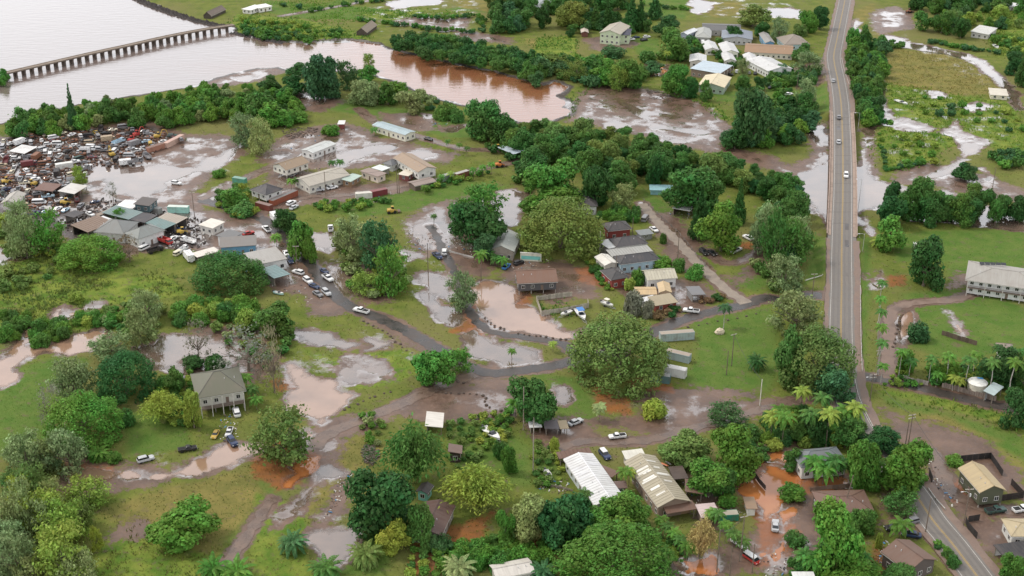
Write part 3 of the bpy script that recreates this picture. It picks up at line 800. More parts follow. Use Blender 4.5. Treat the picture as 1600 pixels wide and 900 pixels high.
def lobes_round(n, seed, r=(.28, .42), squash=.85, low=-.75):
    rr = random.Random(seed); L = [((0, 0, 0), .62, .9)]
    for i in range(n):
        z = low + (1 - low) * (i + .5) / n * .9
        z = max(-.9, min(.85, z))
        a = i * 2.39996 + rr.uniform(-.3, .3)
        rad = math.sqrt(max(0, 1 - z*z)) * rr.uniform(.46, .80)
        L.append(((rad*math.cos(a), rad*math.sin(a), z*.74 + rr.uniform(-.1, .1)), rr.uniform(*r), squash))
    return L
def lobes_rain(n, seed):
    rr = random.Random(seed); L = [((0, 0, -.15), .42, .8)]
    for i in range(n):
        u = (i + .5) / n
        rad = math.sqrt(u) * .84
        a = i * 2.39996 + rr.uniform(-.2, .2)
        z = math.sqrt(max(0, 1 - rad*rad*1.12)) * 1.1 - .42 + rr.uniform(-.13, .13)
        L.append(((rad*math.cos(a), rad*math.sin(a), z), rr.uniform(.14, .25), .9))
    for i in range(int(n*.62)):
        a = i * 2.39996 + rr.uniform(-.3, .3); lv = i % 3
        rd = (.84, .82, .70)[lv] * rr.uniform(.9, 1.06)
        L.append(((rd*math.cos(a), rd*math.sin(a), (-.04, -.24, -.42)[lv] + rr.uniform(-.06, .06)), rr.uniform(.14, .24), .85))
    return L
def lobes_airy(n, seed):
    rr = random.Random(seed); L = []
    for i in range(n):
        z = -.6 + 1.45 * rr.random()
        a = i * 2.39996 + rr.uniform(-.5, .5)
        rad = math.sqrt(max(.05, 1 - (z*.95)**2)) * rr.uniform(.25, .8)
        L.append(((rad*math.cos(a), rad*math.sin(a), z*.8), rr.uniform(.16, .32), .6))
    return L
def lobes_cone(n, seed):
    rr = random.Random(seed); L = []
    for i in range(n):
        u = i / (n - 1)
        w = (1 - u) * .72 + .05
        a = i * 2.39996
        L.append(((w*.6*math.cos(a), w*.6*math.sin(a), -.92 + 1.85*u), max(.09, w*.55), .5))
    return L
def lobes_cluster(nmaj, seed, low=-.5):
    """a few big boughs, each with its own knot of smaller ones"""
    rr = random.Random(seed); L = [((0, 0, -.05), .5, .9)]
    for i in range(nmaj):
        a = i * 2.39996 + rr.uniform(-.5, .5); z = rr.uniform(low, .55) if i else .45
        rad = rr.uniform(.32, .58) * math.sqrt(max(.2, 1 - z*z)) if i else .1
        c = (rad*math.cos(a), rad*math.sin(a), z); R_ = rr.uniform(.26, .42)
        L.append((c, R_*.9, .9))
        for j in range(9):
            u = rr.uniform(-.5, 1); b = j * 2.39996 + rr.uniform(-.4, .4); h = math.sqrt(max(0, 1-u*u))
            L.append(((c[0]+R_*.78*h*math.cos(b), c[1]+R_*.78*h*math.sin(b), c[2]+R_*.7*u), R_*rr.uniform(.32, .55), .85))
    return L
CR = {}
NVAR = 5
for k in range(NVAR):
    CR['rain', k] = crown_mesh('rain_crown', lobes_rain(46, 20+k), 560, .020, 20+k, up=.35, thick=(.84, 1.05))
    CR['round', k] = crown_mesh('round_crown', lobes_cluster(7 + k, 40+k), 300, .036, 40+k, thick=(.72, 1.12))
    CR['airy', k] = crown_mesh('airy_crown', lobes_airy(56, 60+k), 120, .033, 60+k, thick=(.15, 1.25), up=.2)
    CR['bush', k] = crown_mesh('bush_crown', lobes_round(18, 80+k, (.22, .46), .9, -.5), 120, .066, 80+k, thick=(.7, 1.12), skip_low=-.95)
    CR['mang', k] = crown_mesh('mangrove_crown', lobes_cluster(5 + k % 3, 90+k), 190, .048, 90+k, thick=(.72, 1.12))
    CR['cone', k] = crown_mesh('cone_crown', lobes_cone(44, 100+k), 150, .05, 100+k, thick=(.4, 1.2), up=-.1)
    CR['bare', k] = crown_mesh('bare_crown', lobes_airy(30, 120+k), 55, .026, 120+k, thick=(.1, 1.3), up=.1)
def bamboo_mesh(seed):
    rs = np.random.RandomState(seed); V = []
    for i in range(230):
        a = rs.uniform(0, 6.283); lean = rs.uniform(.05, 1.) ** .8; h = rs.uniform(.75, 1.15)
        t = np.linspace(.15, 1, 34)
        x = lean * t**1.5 * math.cos(a); y = lean * t**1.5 * math.sin(a)
        z = -1 + 2*h * (t - .62*lean*t**3.2)
        p = np.stack([x, y, z], 1) + rs.normal(size=(34, 3)) * .045
        d = rs.normal(size=(34, 3)) * .5 + np.array([math.cos(a)*.5, math.sin(a)*.5, -.7]); d /= np.linalg.norm(d, axis=1)[:, None]
        w = np.cross(d, rs.normal(size=(34, 3))); w /= np.linalg.norm(w, axis=1)[:, None]
        s = rs.uniform(.05, .11, 34)[:, None]
        V.append(np.stack([p, p + d*s*.6 + w*s*.28, p + d*s*1.5, p + d*s*.6 - w*s*.28], 1))
    V = np.concatenate(V).reshape(-1, 3)
    return np_mesh('bamboo_crown', V, np.arange(len(V)).reshape(-1, 4), M['leaf'], False)
for k in range(NVAR): CR['bamboo', k] = bamboo_mesh(140 + k)
def trunk_mesh(seed, spread=.55, limbs=6, r=.06):
    """unit height 1 at the crown's middle, crown radius 1"""
    rr = random.Random(seed); mb = MB()
    mb.tube([(0, 0, 0), (.02, .01, .3), (.0, .03, .62), (0, 0, 1)], [r*1.35, r, r*.75, r*.3], 7)
    for i in range(limbs):
        a = 2*math.pi*i/limbs + rr.uniform(-.3, .3); s = spread*rr.uniform(.7, 1.15); z0 = rr.uniform(.4, .62)
        p1 = (s*.5*math.cos(a), s*.5*math.sin(a), z0 + .22); p2 = (s*math.cos(a), s*math.sin(a), z0 + .42 + rr.uniform(-.05, .15))
        mb.tube([(0, 0, z0), p1, p2], [r*.55, r*.38, r*.1], 5)
        b = a + rr.uniform(-.7, .7)
        mb.tube([p1, (p1[0]+.3*s*math.cos(b), p1[1]+.3*s*math.sin(b), p1[2]+.2)], [r*.3, r*.08], 4)
    return mb.me('trunk', M['bark'])
TK = {k: trunk_mesh(200 + k) for k in range(NVAR)}
TKB = {k: trunk_mesh(210 + k, .85, 11, .045) for k in range(NVAR)}
SHADE = {'b': ('bright green', (.112, .245, .040)), 'd': ('dark green', (.050, .132, .034)), 'o': ('olive green', (0.163, 0.240, 0.060)), 'p': ('pale grey-green', (.245, .310, .125)), 'y': ('yellow-green', (0.267, 0.351, 0.062)),
         'm': ('mid green', (.084, .190, .042)), 'g': ('deep bluish green', (.066, .158, .058)), 'r': ('russet', (0.247, 0.169, 0.091)), 'w': ('grey', (.235, .235, .165)), 's': ('straw-coloured', (0.442, 0.364, 0.156)), 'c': ('cream-flowered green', (0.338, 0.403, 0.156))}
SPEC = {'rain': ('rain_tree', 'broad umbrella-crowned {} tree', 'tree', .04), 'round': ('broadleaf_tree', 'dense round {} tree', 'tree', .03), 'airy': ('kiawe_tree', 'feathery {} tree', 'tree', .06), 'bush': ('bush', '{} bush', 'bush', 0),
        'mang': ('mangrove_tree', '{} mangrove crown', 'tree', .05), 'cone': ('conifer_tree', 'tall pointed {} conifer', 'tree', 0.05), 'bare': ('leafless_tree', 'half-bare {} tree', 'tree', .08), 'bamboo': ('bamboo_clump', 'arching {} bamboo clump', 'bamboo', 0)}
NTREE = [0]
def tree(sp, x0, y0, x1, y1, sh='m', where=None, label=None, group=None, bank=None):
    NTREE[0] += 1
    k = NTREE[0] % NVAR
    nm, form, cat, clear = SPEC[sp]
    cx, cy = (x0+x1)/2, (y0+y1)/2
    th = theta(cy); z = 4.0
    for _ in range(3):
        s = F / depth((cx, cy), z)
        rw = (x1-x0)/2/s
        hh = (y1-y0)/2/s
        rh = math.sqrt(max(hh*hh - (rw*math.sin(th))**2, (.42*rw)**2)) / math.cos(th)
        z = rh * (1 if sp != 'rain' else .75) + clear*rw + (.25 if sp == 'bush' else .5)
        if sp == 'bush': z = rh * .8
    p = U((cx, cy), z)
    col = SHADE[sh][1]
    v = rnd.uniform(.85, 1.15); h = rnd.uniform(-.12, .12)
    col = (col[0]*v*(1+h), col[1]*v, col[2]*v*(1-h))
    if bank is not None:                 # one of an uncountable mass: only its leaves are kept
        bank.append((sp, p, z, rw, rh, rnd.uniform(0, 6.28), col)); return
    if sp == 'mang' and 'mangrove' not in (label or ''): nm, form = 'leafy_tree', 'leafy {} tree'
    lb = label or (form.format(SHADE[sh][0]) + ' ' + (where or ('near ' + near((cx, y1)))))
    if sp == 'bush':
        o = ob(nm, CR[sp, k], None, (p.x, p.y, z), rnd.uniform(0, 6.28), (rw, rw, rh), col)
        return tag(o, lb, cat, group, (cx, cy))
    e = ob(nm, None, None, (p.x, p.y, 0))
    e.empty_display_size = .5
    rz = rnd.uniform(0, 6.28)
    sx = rnd.uniform(.9, 1.12)
    ob('crown', CR[sp, k], e, (0, 0, z), 0, (rw*sx, rw*(2-sx), rh), col, rot=(rnd.uniform(-.1, .1), rnd.uniform(-.1, .1), rz) if sp in ('round', 'mang', 'airy') else (0, 0, rz))
    if sp == 'bamboo':
        mb = ob('stem', STEM[k], e, (0, 0, 0), rz, (rw, rw, z*1.2), (.22, .24, .07))
    else:
        ob('trunk', (TKB if sp in ('bare', 'airy') else TK)[k], e, (0, 0, -.1), rz, (rw*.9 if sp != 'cone' else rw*.3, rw*.9 if sp != 'cone' else rw*.3, z + rh*(.1 if sp != 'cone' else .6)))
    return tag(e, lb, cat, group, (cx, cy))
def stem_mesh(seed):
    rr = random.Random(seed); mb = MB()
    for i in range(14):
        a = rr.uniform(0, 6.28); l = rr.uniform(.05, .4)
        mb.tube([(.1*math.cos(a), .1*math.sin(a), 0), ((.1+l*.3)*math.cos(a), (.1+l*.3)*math.sin(a), .5), ((.1+l)*math.cos(a), (.1+l)*math.sin(a), 1)], [.012, .011, .006], 4)
    return mb.me('stem', M['wood'])
STEM = {k: stem_mesh(230+k) for k in range(NVAR)}

def in_poly(p, poly):
    c = False
    for i in range(len(poly)):
        a, b = poly[i], poly[i-1]
        if (a[1] > p[1]) != (b[1] > p[1]) and p[0] < (b[0]-a[0])*(p[1]-a[1])/(b[1]-a[1]) + a[0]: c = not c
    return c
LOD = {'bush': leaf_cloud(lobes_round(9, 181, (.3, .5), .9, -.4), 34, .12, 181, skip_low=-.9), 'mang': leaf_cloud(lobes_round(16, 191, (.26, .42), .9, -.6), 60, .085, 191)}
def mass(name, label, bank):
    """a growth nobody could count, joined as one object per shade of leaf"""
    V = []
    for sp, p, z, rw, rh, a, col in bank:
        v = LOD[sp][0]; c, s = math.cos(a), math.sin(a)
        V.append(np.stack([p.x + (v[:, 0]*c - v[:, 1]*s)*rw, p.y + (v[:, 0]*s + v[:, 1]*c)*rw, z + v[:, 2]*rh], 1))
    V = np.concatenate(V)
    col = tuple(sum(b[6][i] for b in bank)/len(bank) for i in range(3))
    ob(name, np_mesh(name, V, np.arange(len(V)).reshape(-1, 4), M['leaf'], False), None, color=col, kind='stuff', label=label)
def thicket(sp, outline, w, shades, label, group, seed, stepf=.62, vary=.35, asp=.85, stuff=None):
    """single trees standing close together inside an outline; far ones first"""
    poly = PTS(outline); rr = random.Random(seed); banks = {}
    xs = [p[0] for p in poly]; ys = [p[1] for p in poly]
    y = min(ys)
    row = 0
    while y < max(ys):
        x = min(xs) + (row % 2) * w * .35
        while x < max(xs):
            px, py = x + rr.uniform(-.25, .25)*w, y + rr.uniform(-.15, .15)*w
            if in_poly((px, py), poly):
                ww = w * rr.uniform(1-vary, 1+vary)
                hh = ww * rr.uniform(asp*.85, asp*1.15)
                sh = rr.choice(shades)
                big = 'larger ' if ww > w*1.12 else 'smaller ' if ww < w*.88 else ''
                tree(sp, px-ww/2, py-hh*.5, px+ww/2, py+hh*.5, sh, label=f'{big}{SHADE[sh][0]} {label}, near {near((px, py+hh*.5))}', group=group, bank=banks.setdefault(sh, []) if stuff else None)
            x += w * stepf
        y += w * stepf * .55
        row += 1
    for sh, bk in banks.items(): mass(stuff, f'{SHADE[sh][0]} growth of {group}', bk)

# palms
def frond(mb, a, droop, L, w, lift, n=7, leaflets=True):
    pts = []
    for i in range(n + 1):
        t = i / n
        r = L * (t - .18*droop*t*t)
        z = L * (lift*t - (lift*.55 + droop*.75)*t*t)
        pts.append((r, z))
    ca, sa = math.cos(a), math.sin(a)
    for i in range(n):
        t0, t1 = i/n, (i+1)/n
        w0 = w * math.sin(math.pi*min(1, .12+t0*.9))**.7; w1 = w * math.sin(math.pi*min(1, .12+t1*.9))**.7 * (1 if i < n-1 else .2)
        (r0, z0), (r1, z1) = pts[i], pts[i+1]
        for sgn in (-1, 1):
            def P(r, o, z): return (r*ca - o*sa, r*sa + o*ca, z)
            mb.add([P(r0, 0, z0), P(r0 + (r1-r0)*.8, 0, z0 + (z1-z0)*.8), P(r1 + .25*w, sgn*w1, z1 - abs(w1)*.55), P(r0 + .25*w, sgn*w0, z0 - abs(w0)*.55)], [(0, 1, 2, 3)])
def palm_mesh(seed, n, droop, w, lift):
    rr = random.Random(seed); mb = MB()
    for i in range(n):
        u = i / n
        frond(mb, i*2.39996 + rr.uniform(-.2, .2), droop[0] + (droop[1]-droop[0])*u, rr.uniform(.85, 1.08), w, lift*(1.25 - u*1.2))
    return mb.me('fronds', M['leaf'])
PALM = {'coconut': [palm_mesh(300+k, 22, (.5, 1.25), .17, .85) for k in range(2)], 'royal': [palm_mesh(310+k, 16, (.6, 1.2), .2, .8) for k in range(2)],
        'date': [palm_mesh(320+k, 46, (.2, 1.35), .12, .9) for k in range(2)], 'fan': [palm_mesh(330+k, 34, (.4, 1.5), .26, .7) for k in range(2)]}
tk = MB(); tk.tube([(0, 0, 0), (.02, 0, .12), (.035, .01, .5), (0, 0, 1)], [.022, .015, .012, .01], 8)
PTRUNK = {'bark': tk.me('trunk', M['bark']), 'pale': tk.me('trunk', M['concrete'])}
def palm(kind, bx, by, h, r, sh='m', where=None, group=None, pale=False):
    p = U((bx, by))
    e = ob('palm_tree' if kind != 'banana' else 'banana_plant', None, None, (p.x, p.y, 0))
    e.empty_display_size = .5
    c = SHADE[sh][1]; v = rnd.uniform(.85, 1.2)
    rz = rnd.uniform(0, 6.28)
    ob('fronds', rnd.choice(PALM[kind]), e, (rnd.uniform(-.01, .01)*h, 0, h), rz, (r, r, r), tuple(x*v for x in c))
    ob('trunk', PTRUNK['pale' if pale else 'bark'], e, (0, 0, -.1), rz, (max(6, h), max(6, h), h), (.45, .42, .38))
    nm = {'coconut': 'coconut palm', 'royal': 'pale-trunked palm', 'date': 'short bushy date palm', 'fan': 'shaggy fan palm'}[kind]
    tall = ('tall ' if h > 9 else 'small ' if h < 4 else '') if kind == 'coconut' else ''
    if kind == 'royal': tall = 'low ' if h < 8 else ''
    return tag(e, f"{tall}{nm} with {SHADE[sh][0]} fronds {where or 'near ' + near((bx, by))}", 'palm', group, (bx, by))

# thickets where single crowns can still be told apart
thicket('mang', '5 205 20 182 60 172 100 166 140 160 175 158 215 158 250 150 300 143 330 136 380 136 430 138 462 150 470 178 440 190 400 186 340 190 290 192 240 190 205 184 150 194 110 196 60 204', 25, 'bbbmmbbp', 'mangrove in the river-mouth thicket', 'mangroves along the river mouth', 5, .66)
thicket('mang', '606 72 606 62 640 54 700 60 760 70 800 80 850 92 858 118 800 108 760 100 700 92 650 84', 19, 'mddmd', 'mangrove in the far bank hedge', 'mangrove hedge on the far bank', 6, .62, .2, 1.0, stuff='hedge')
thicket('round', '800 196 850 192 880 190 930 200 980 212 1040 226 1100 243 1160 256 1210 270 1248 290 1258 318 1248 335 1200 305 1150 285 1100 275 1060 268 1020 272 960 268 900 255 850 245 800 228', 34, 'mmdmodm', 'tree in the wooded belt', 'trees of the wooded belt', 7, .66)
thicket('mang', '1326 82 1336 66 1378 60 1382 100 1376 150 1378 192 1352 190 1342 150 1334 120', 21, 'gmmdbm', 'tree in the roadside strip', 'trees in the strip beside the main road', 8, .5)
thicket('round', '1375 308 1400 300 1450 305 1500 308 1600 318 1605 335 1560 335 1500 332 1440 330 1390 335', 40, 'mdmdd', 'tree in the row behind the lawn', 'tree row behind the lawn', 9, .62, .25, 1.1)
thicket('mang', '1400 -6 1600 -8 1605 10 1560 14 1500 14 1440 8', 22, 'mdgm', 'far tree along the top edge', 'far trees along the top edge', 10, .7)
thicket('round', '760 -6 1000 -10 1010 2 940 8 880 12 830 14 780 16', 26, 'mdom', 'far hillside tree', 'far trees near the hillside house', 11, .7)
thicket('mang', '-10 112 10 108 12 130 -10 134', 14, 'bm', 'bush at the trestle end', 'bushes at the trestle end', 12, .7)
thicket('bush', '384 48 420 40 470 52 500 58 496 66 440 64 400 58 372 48', 14, 'mbgm', 'shoreline bush by the trestle', 'shoreline bushes by the trestle', 13, .8, stuff='undergrowth')
thicket('bush', '3 488 45 482 50 510 30 528 0 528', 22, 'bmb', 'bush at the left edge', 'bushes beside the flood stream', 14, .7)
thicket('bush', '50 505 100 496 112 510 90 530 55 540 46 535', 20, 'bmb', 'bush in the stream bend', 'bushes in the stream bend', 15, .7)
thicket('bush', '114 490 190 482 200 500 160 506 120 508', 20, 'bby', 'bush above the flood stream', 'hedge above the flood stream', 16, .7)
thicket('bush', '262 478 330 465 395 472 402 492 360 500 300 505 262 500', 24, 'bmby', 'bush above the grey pond', 'thicket above the grey pond', 17, .66)
thicket('bush', '935 335 1000 322 1003 340 985 350 940 345', 18, 'bmb', 'bush in the thicket', 'bushes behind the red house', 18, .7)
thicket('bush', '908 398 925 398 960 445 955 458 935 440', 10, 'bym', 'hedge bush by the brown yard', 'hedge along the brown yard', 19, .8, stuff='hedge')
thicket('bush', '486 315 510 312 550 312 605 308 608 316 560 324 490 326', 13, 'bym', 'hedge bush below the long house', 'hedge below the long house', 20, .8, stuff='hedge')
thicket('bush', '1208 112 1240 106 1282 110 1280 128 1230 132 1206 128', 16, 'mgm', 'hedge bush below the cottages', 'hedge below the big white roof', 21, .7)
thicket('bush', '660 284 730 272 770 262 770 270 720 286 665 296', 11, 'ymb', 'bush in the field-edge row', 'plant row behind the field', 22, .9, stuff='undergrowth')
thicket('bush', '1018 486 1060 476 1066 488 1020 500', 11, 'rdr', 'hedge bush by the lane', 'reddish hedge by the lane', 23, .8, stuff='hedge')
thicket('bush', '1090 466 1128 456 1130 466 1095 476', 11, 'rdr', 'hedge bush below the grey carport', 'reddish hedge below the carport', 24, .8, stuff='hedge')
thicket('bush', '1452 842 1465 842 1498 880 1488 885', 12, 'mdb', 'roadside hedge bush', 'roadside hedge bushes', 25, .9, stuff='hedge')
thicket('bush', '0 418 60 408 110 425 60 445 0 450', 22, 'oom', 'scrub bush in rank grass', 'scrub in the rank grass', 26, 1.1, stuff='undergrowth')
thicket('mang', '1160 158 1215 142 1264 150 1268 208 1236 220 1200 216 1165 224 1140 214', 30, 'mbdpgm', 'tree in the bridge-side clump', 'trees left of the road bridge', 27, .66)
thicket('bush', '695 855 750 840 790 832 850 848 852 880 790 885 730 890 690 880', 26, 'bbmb', 'bush in the bottom hedge', 'bushes along the bottom edge', 28, .66)
thicket('bush', '1545 238 1600 232 1605 260 1560 262', 18, 'mbg', 'marsh bush by the mud bend', 'marsh bushes by the mud bend', 29, .8, stuff='undergrowth')
thicket('bush', '1380 60 1420 70 1380 75', 9, 'm', 'low bush beside the marsh stream', 'low bushes beside the stream', 30, .8, stuff='undergrowth')
thicket('mang', '800 82 860 88 866 122 835 125 815 108', 26, 'dgmd', 'mangrove at the river bend', 'mangroves at the river bend', 31, .7)
thicket('bush', '850 92 900 88 960 96 1010 108 1010 130 940 132 872 122', 24, 'mobmgd', 'bank bush above the mud flat', 'bushes above the mud flat', 32, .62, stuff='undergrowth')

thicket('bush', '1060 60 1090 62 1100 80 1075 84 1060 100 1072 112 1064 118 1055 90', 15, 'mbgd', 'garden bush', 'garden bushes round the cottages', 33, .8, stuff='shrubbery')
thicket('bush', '1124 62 1132 66 1160 84 1166 104 1150 106 1126 96 1110 84', 12, 'mbgd', 'garden bush', 'garden bushes round the cottages', 34, 1.0, stuff='shrubbery')
thicket('bush', '1190 86 1200 104 1200 128 1150 122 1140 130 1160 142 1200 140 1240 142 1230 132', 15, 'mbgm', 'garden bush', 'garden bushes round the cottages', 35, .95, stuff='shrubbery')
thicket('mang', '1440 22 1500 18 1560 30 1600 26 1604 44 1560 44 1520 36 1470 44', 20, 'mbogy', 'farm-side tree', 'trees round the far farm sheds', 36, .85)
thicket('bush', '1550 60 1600 55 1605 90 1580 84', 16, 'mby', 'field bush', 'bushes in the far right field', 37, .9, stuff='undergrowth')
thicket('bush', '590 122 640 140 700 162 730 168 720 180 670 172 620 156 580 140', 14, 'mpbg', 'bank bush by the river', 'bushes on the near river bank', 38, 1.0, stuff='undergrowth')
thicket('mang', '770 -4 800 4 830 30 800 48 770 40 755 16', 24, 'mdgm', 'far tree left of the hillside house', 'far trees left of the hillside house', 39, .8)
thicket('mang', '880 30 910 20 1010 20 1015 44 985 46 930 40 890 52', 18, 'dgmd', 'tree behind the pale green house', 'trees behind the pale green house', 40, .75)
thicket('airy', '0 760 60 750 130 790 140 850 130 900 0 900', 62, 'yppyop', 'feathery tree of the lower-left wood', 'trees of the lower-left wood', 41, .95, .25, .95)
thicket('airy', '0 690 50 675 130 680 140 720 60 735 0 735', 50, 'pop', 'feathery tree beside the flooded driveway', 'feathery trees beside the driveway', 42, 1.2, .25, .9)
thicket('bush', '0 330 40 345 100 385 180 415 150 425 60 405 0 395', 18, 'ooym', 'scrub bush under the left trees', 'scrub under the left trees', 43, 1.1, stuff='undergrowth')
thicket('bush', '120 490 200 470 260 470 250 520 200 530 180 510', 18, 'obpm', 'scrub bush among the half-bare trees', 'scrub among the half-bare trees', 44, 1.0, stuff='undergrowth')
thicket('bush', '330 500 400 500 460 520 440 560 420 590 400 560 350 530', 18, 'opm', 'scrub bush by the grey pond', 'scrub by the grey pond', 45, 1.2, stuff='undergrowth')
thicket('bush', '520 380 600 370 640 440 600 465 550 450', 18, 'poby', 'scrub bush in the mid-field clump', 'scrub in the mid-field clump', 46, 1.1, stuff='undergrowth')
thicket('bush', '1380 600 1450 605 1430 590 1400 570', 10, 'bmy', 'garden bush along the side lane', 'garden bushes along the side lane', 47, 1.1, stuff='shrubbery')
thicket('bush', '1450 575 1540 570 1600 585 1600 622 1560 612 1500 600 1460 600', 16, 'bmdy', 'garden bush among the tall palms', 'garden bushes among the tall palms', 48, .8, stuff='shrubbery')
thicket('bush', '1195 650 1260 640 1340 640 1350 690 1300 700 1240 690 1200 690', 22, 'bmdy', 'leafy bush under the coconut palms', 'bushes under the coconut palms', 49, .7)
thicket('bush', '1240 850 1265 870 1300 885 1300 905 1235 905', 20, 'bmy', 'leafy bush in the lower right yards', 'bushes in the lower right yards', 50, .8)
thicket('bush', '1000 815 1050 840 1080 880 1060 880 1020 850', 11, 'bmy', 'low bush in the palm row', 'low bushes in the palm row', 51, 1.0, stuff='undergrowth')
thicket('bush', '640 850 700 860 700 900 620 900', 18, 'bmy', 'yard bush by the maroon roof', 'yard bushes by the maroon roof', 52, 1.1, stuff='undergrowth')
thicket('bush', '1390 190 1480 230 1470 262 1400 262', 14, 'byb', 'low marsh bush by the bridge', 'low marsh bushes by the bridge', 53, 1.6, stuff='undergrowth')
thicket('bush', '1395 140 1500 155 1600 180 1600 210 1520 190 1440 180', 13, 'byg', 'low marsh bush by the stream', 'low marsh bushes by the stream', 54, 1.7, stuff='undergrowth')
thicket('bush', '370 28 460 34 540 50 520 60 440 58 380 46', 11, 'bym', 'low green bush by the thatched hut', 'low bushes on the far bank', 55, 1.1, stuff='undergrowth')
thicket('bush', '740 200 800 225 840 250 830 300 810 290 800 250 750 225', 18, 'mdb', 'undergrowth bush at the wood edge', 'undergrowth at the wood edge', 56, .9, stuff='undergrowth')
thicket('bush', '1170 400 1200 420 1260 430 1250 452 1200 450', 20, 'pmo', 'undergrowth bush by the junction', 'undergrowth by the junction', 57, .9, stuff='undergrowth')
thicket('round', '1190 330 1220 320 1262 345 1268 390 1225 400 1195 380', 36, 'mpgm', 'tree of the junction wood', 'trees of the junction wood', 58, .8)
thicket('bush', '340 290 390 290 400 335 360 340 342 320', 15, 'bmy', 'garden bush by the yard track', 'garden bushes by the yard track', 59, .9, stuff='shrubbery')
thicket('bush', '250 585 300 580 300 660 270 670 240 640', 15, 'bmy', 'garden bush beside the stilt house', 'garden bushes beside the stilt house', 60, .9, stuff='shrubbery')
thicket('bush', '560 640 600 650 600 700 570 690', 15, 'bpo', 'weedy bush by the mud track', 'weedy bushes by the mud track', 61, 1.1, stuff='undergrowth')
thicket('bush', '740 650 800 640 800 700 760 690', 13, 'bmy', 'yard bush by the motorboat', 'yard bushes by the motorboat', 62, 1.1, stuff='shrubbery')
for k, ln in enumerate(('430 4 470 10 474 12 432 7', '560 28 640 38 740 48 742 51 640 42 558 31', '640 22 690 26 740 22 742 25 690 29 640 25', '480 14 600 -4 604 -2 482 17', '742 20 760 30 756 50 750 48', '1000 4 1080 12 1078 15 1000 8', '900 78 906 90 935 94 940 98 904 94', '1390 262 1450 250 1452 254 1392 267', '1375 205 1385 250 1390 268 1384 268 1370 210', '1446 60 1560 80 1558 84 1446 64', '1480 40 1600 62 1600 66 1480 44')):
    thicket('bush', ln, 9, 'mbg', 'hedge', 'the field hedgerows', 70 + k, .7, stuff='hedgerow')
thicket('bush', '840 690 875 700 885 730 870 765 835 760 825 720', 12, 'bmyo', 'yard', 'yard shrubs by the white skiff', 90, 1.25, stuff='shrubbery')
thicket('bush', '700 650 790 650 800 690 720 740 700 700', 13, 'bmyo', 'yard', 'yard shrubs by the slatted shed', 91, 1.35, stuff='shrubbery')
thicket('bush', '880 775 925 790 905 800 870 790', 14, 'bmd', 'yard', 'yard shrubs below the white metal roof', 92, .9, stuff='shrubbery')
thicket('bush', '1170 690 1195 690 1200 715 1170 735 1150 730', 13, 'bmd', 'yard', 'yard shrubs by the orange flood', 93, .9, stuff='shrubbery')
thicket('bush', '1395 690 1420 700 1440 740 1450 760 1430 770 1400 740', 18, 'bmd', 'roadside', 'roadside shrubs by the bend', 94, .8, stuff='shrubbery')
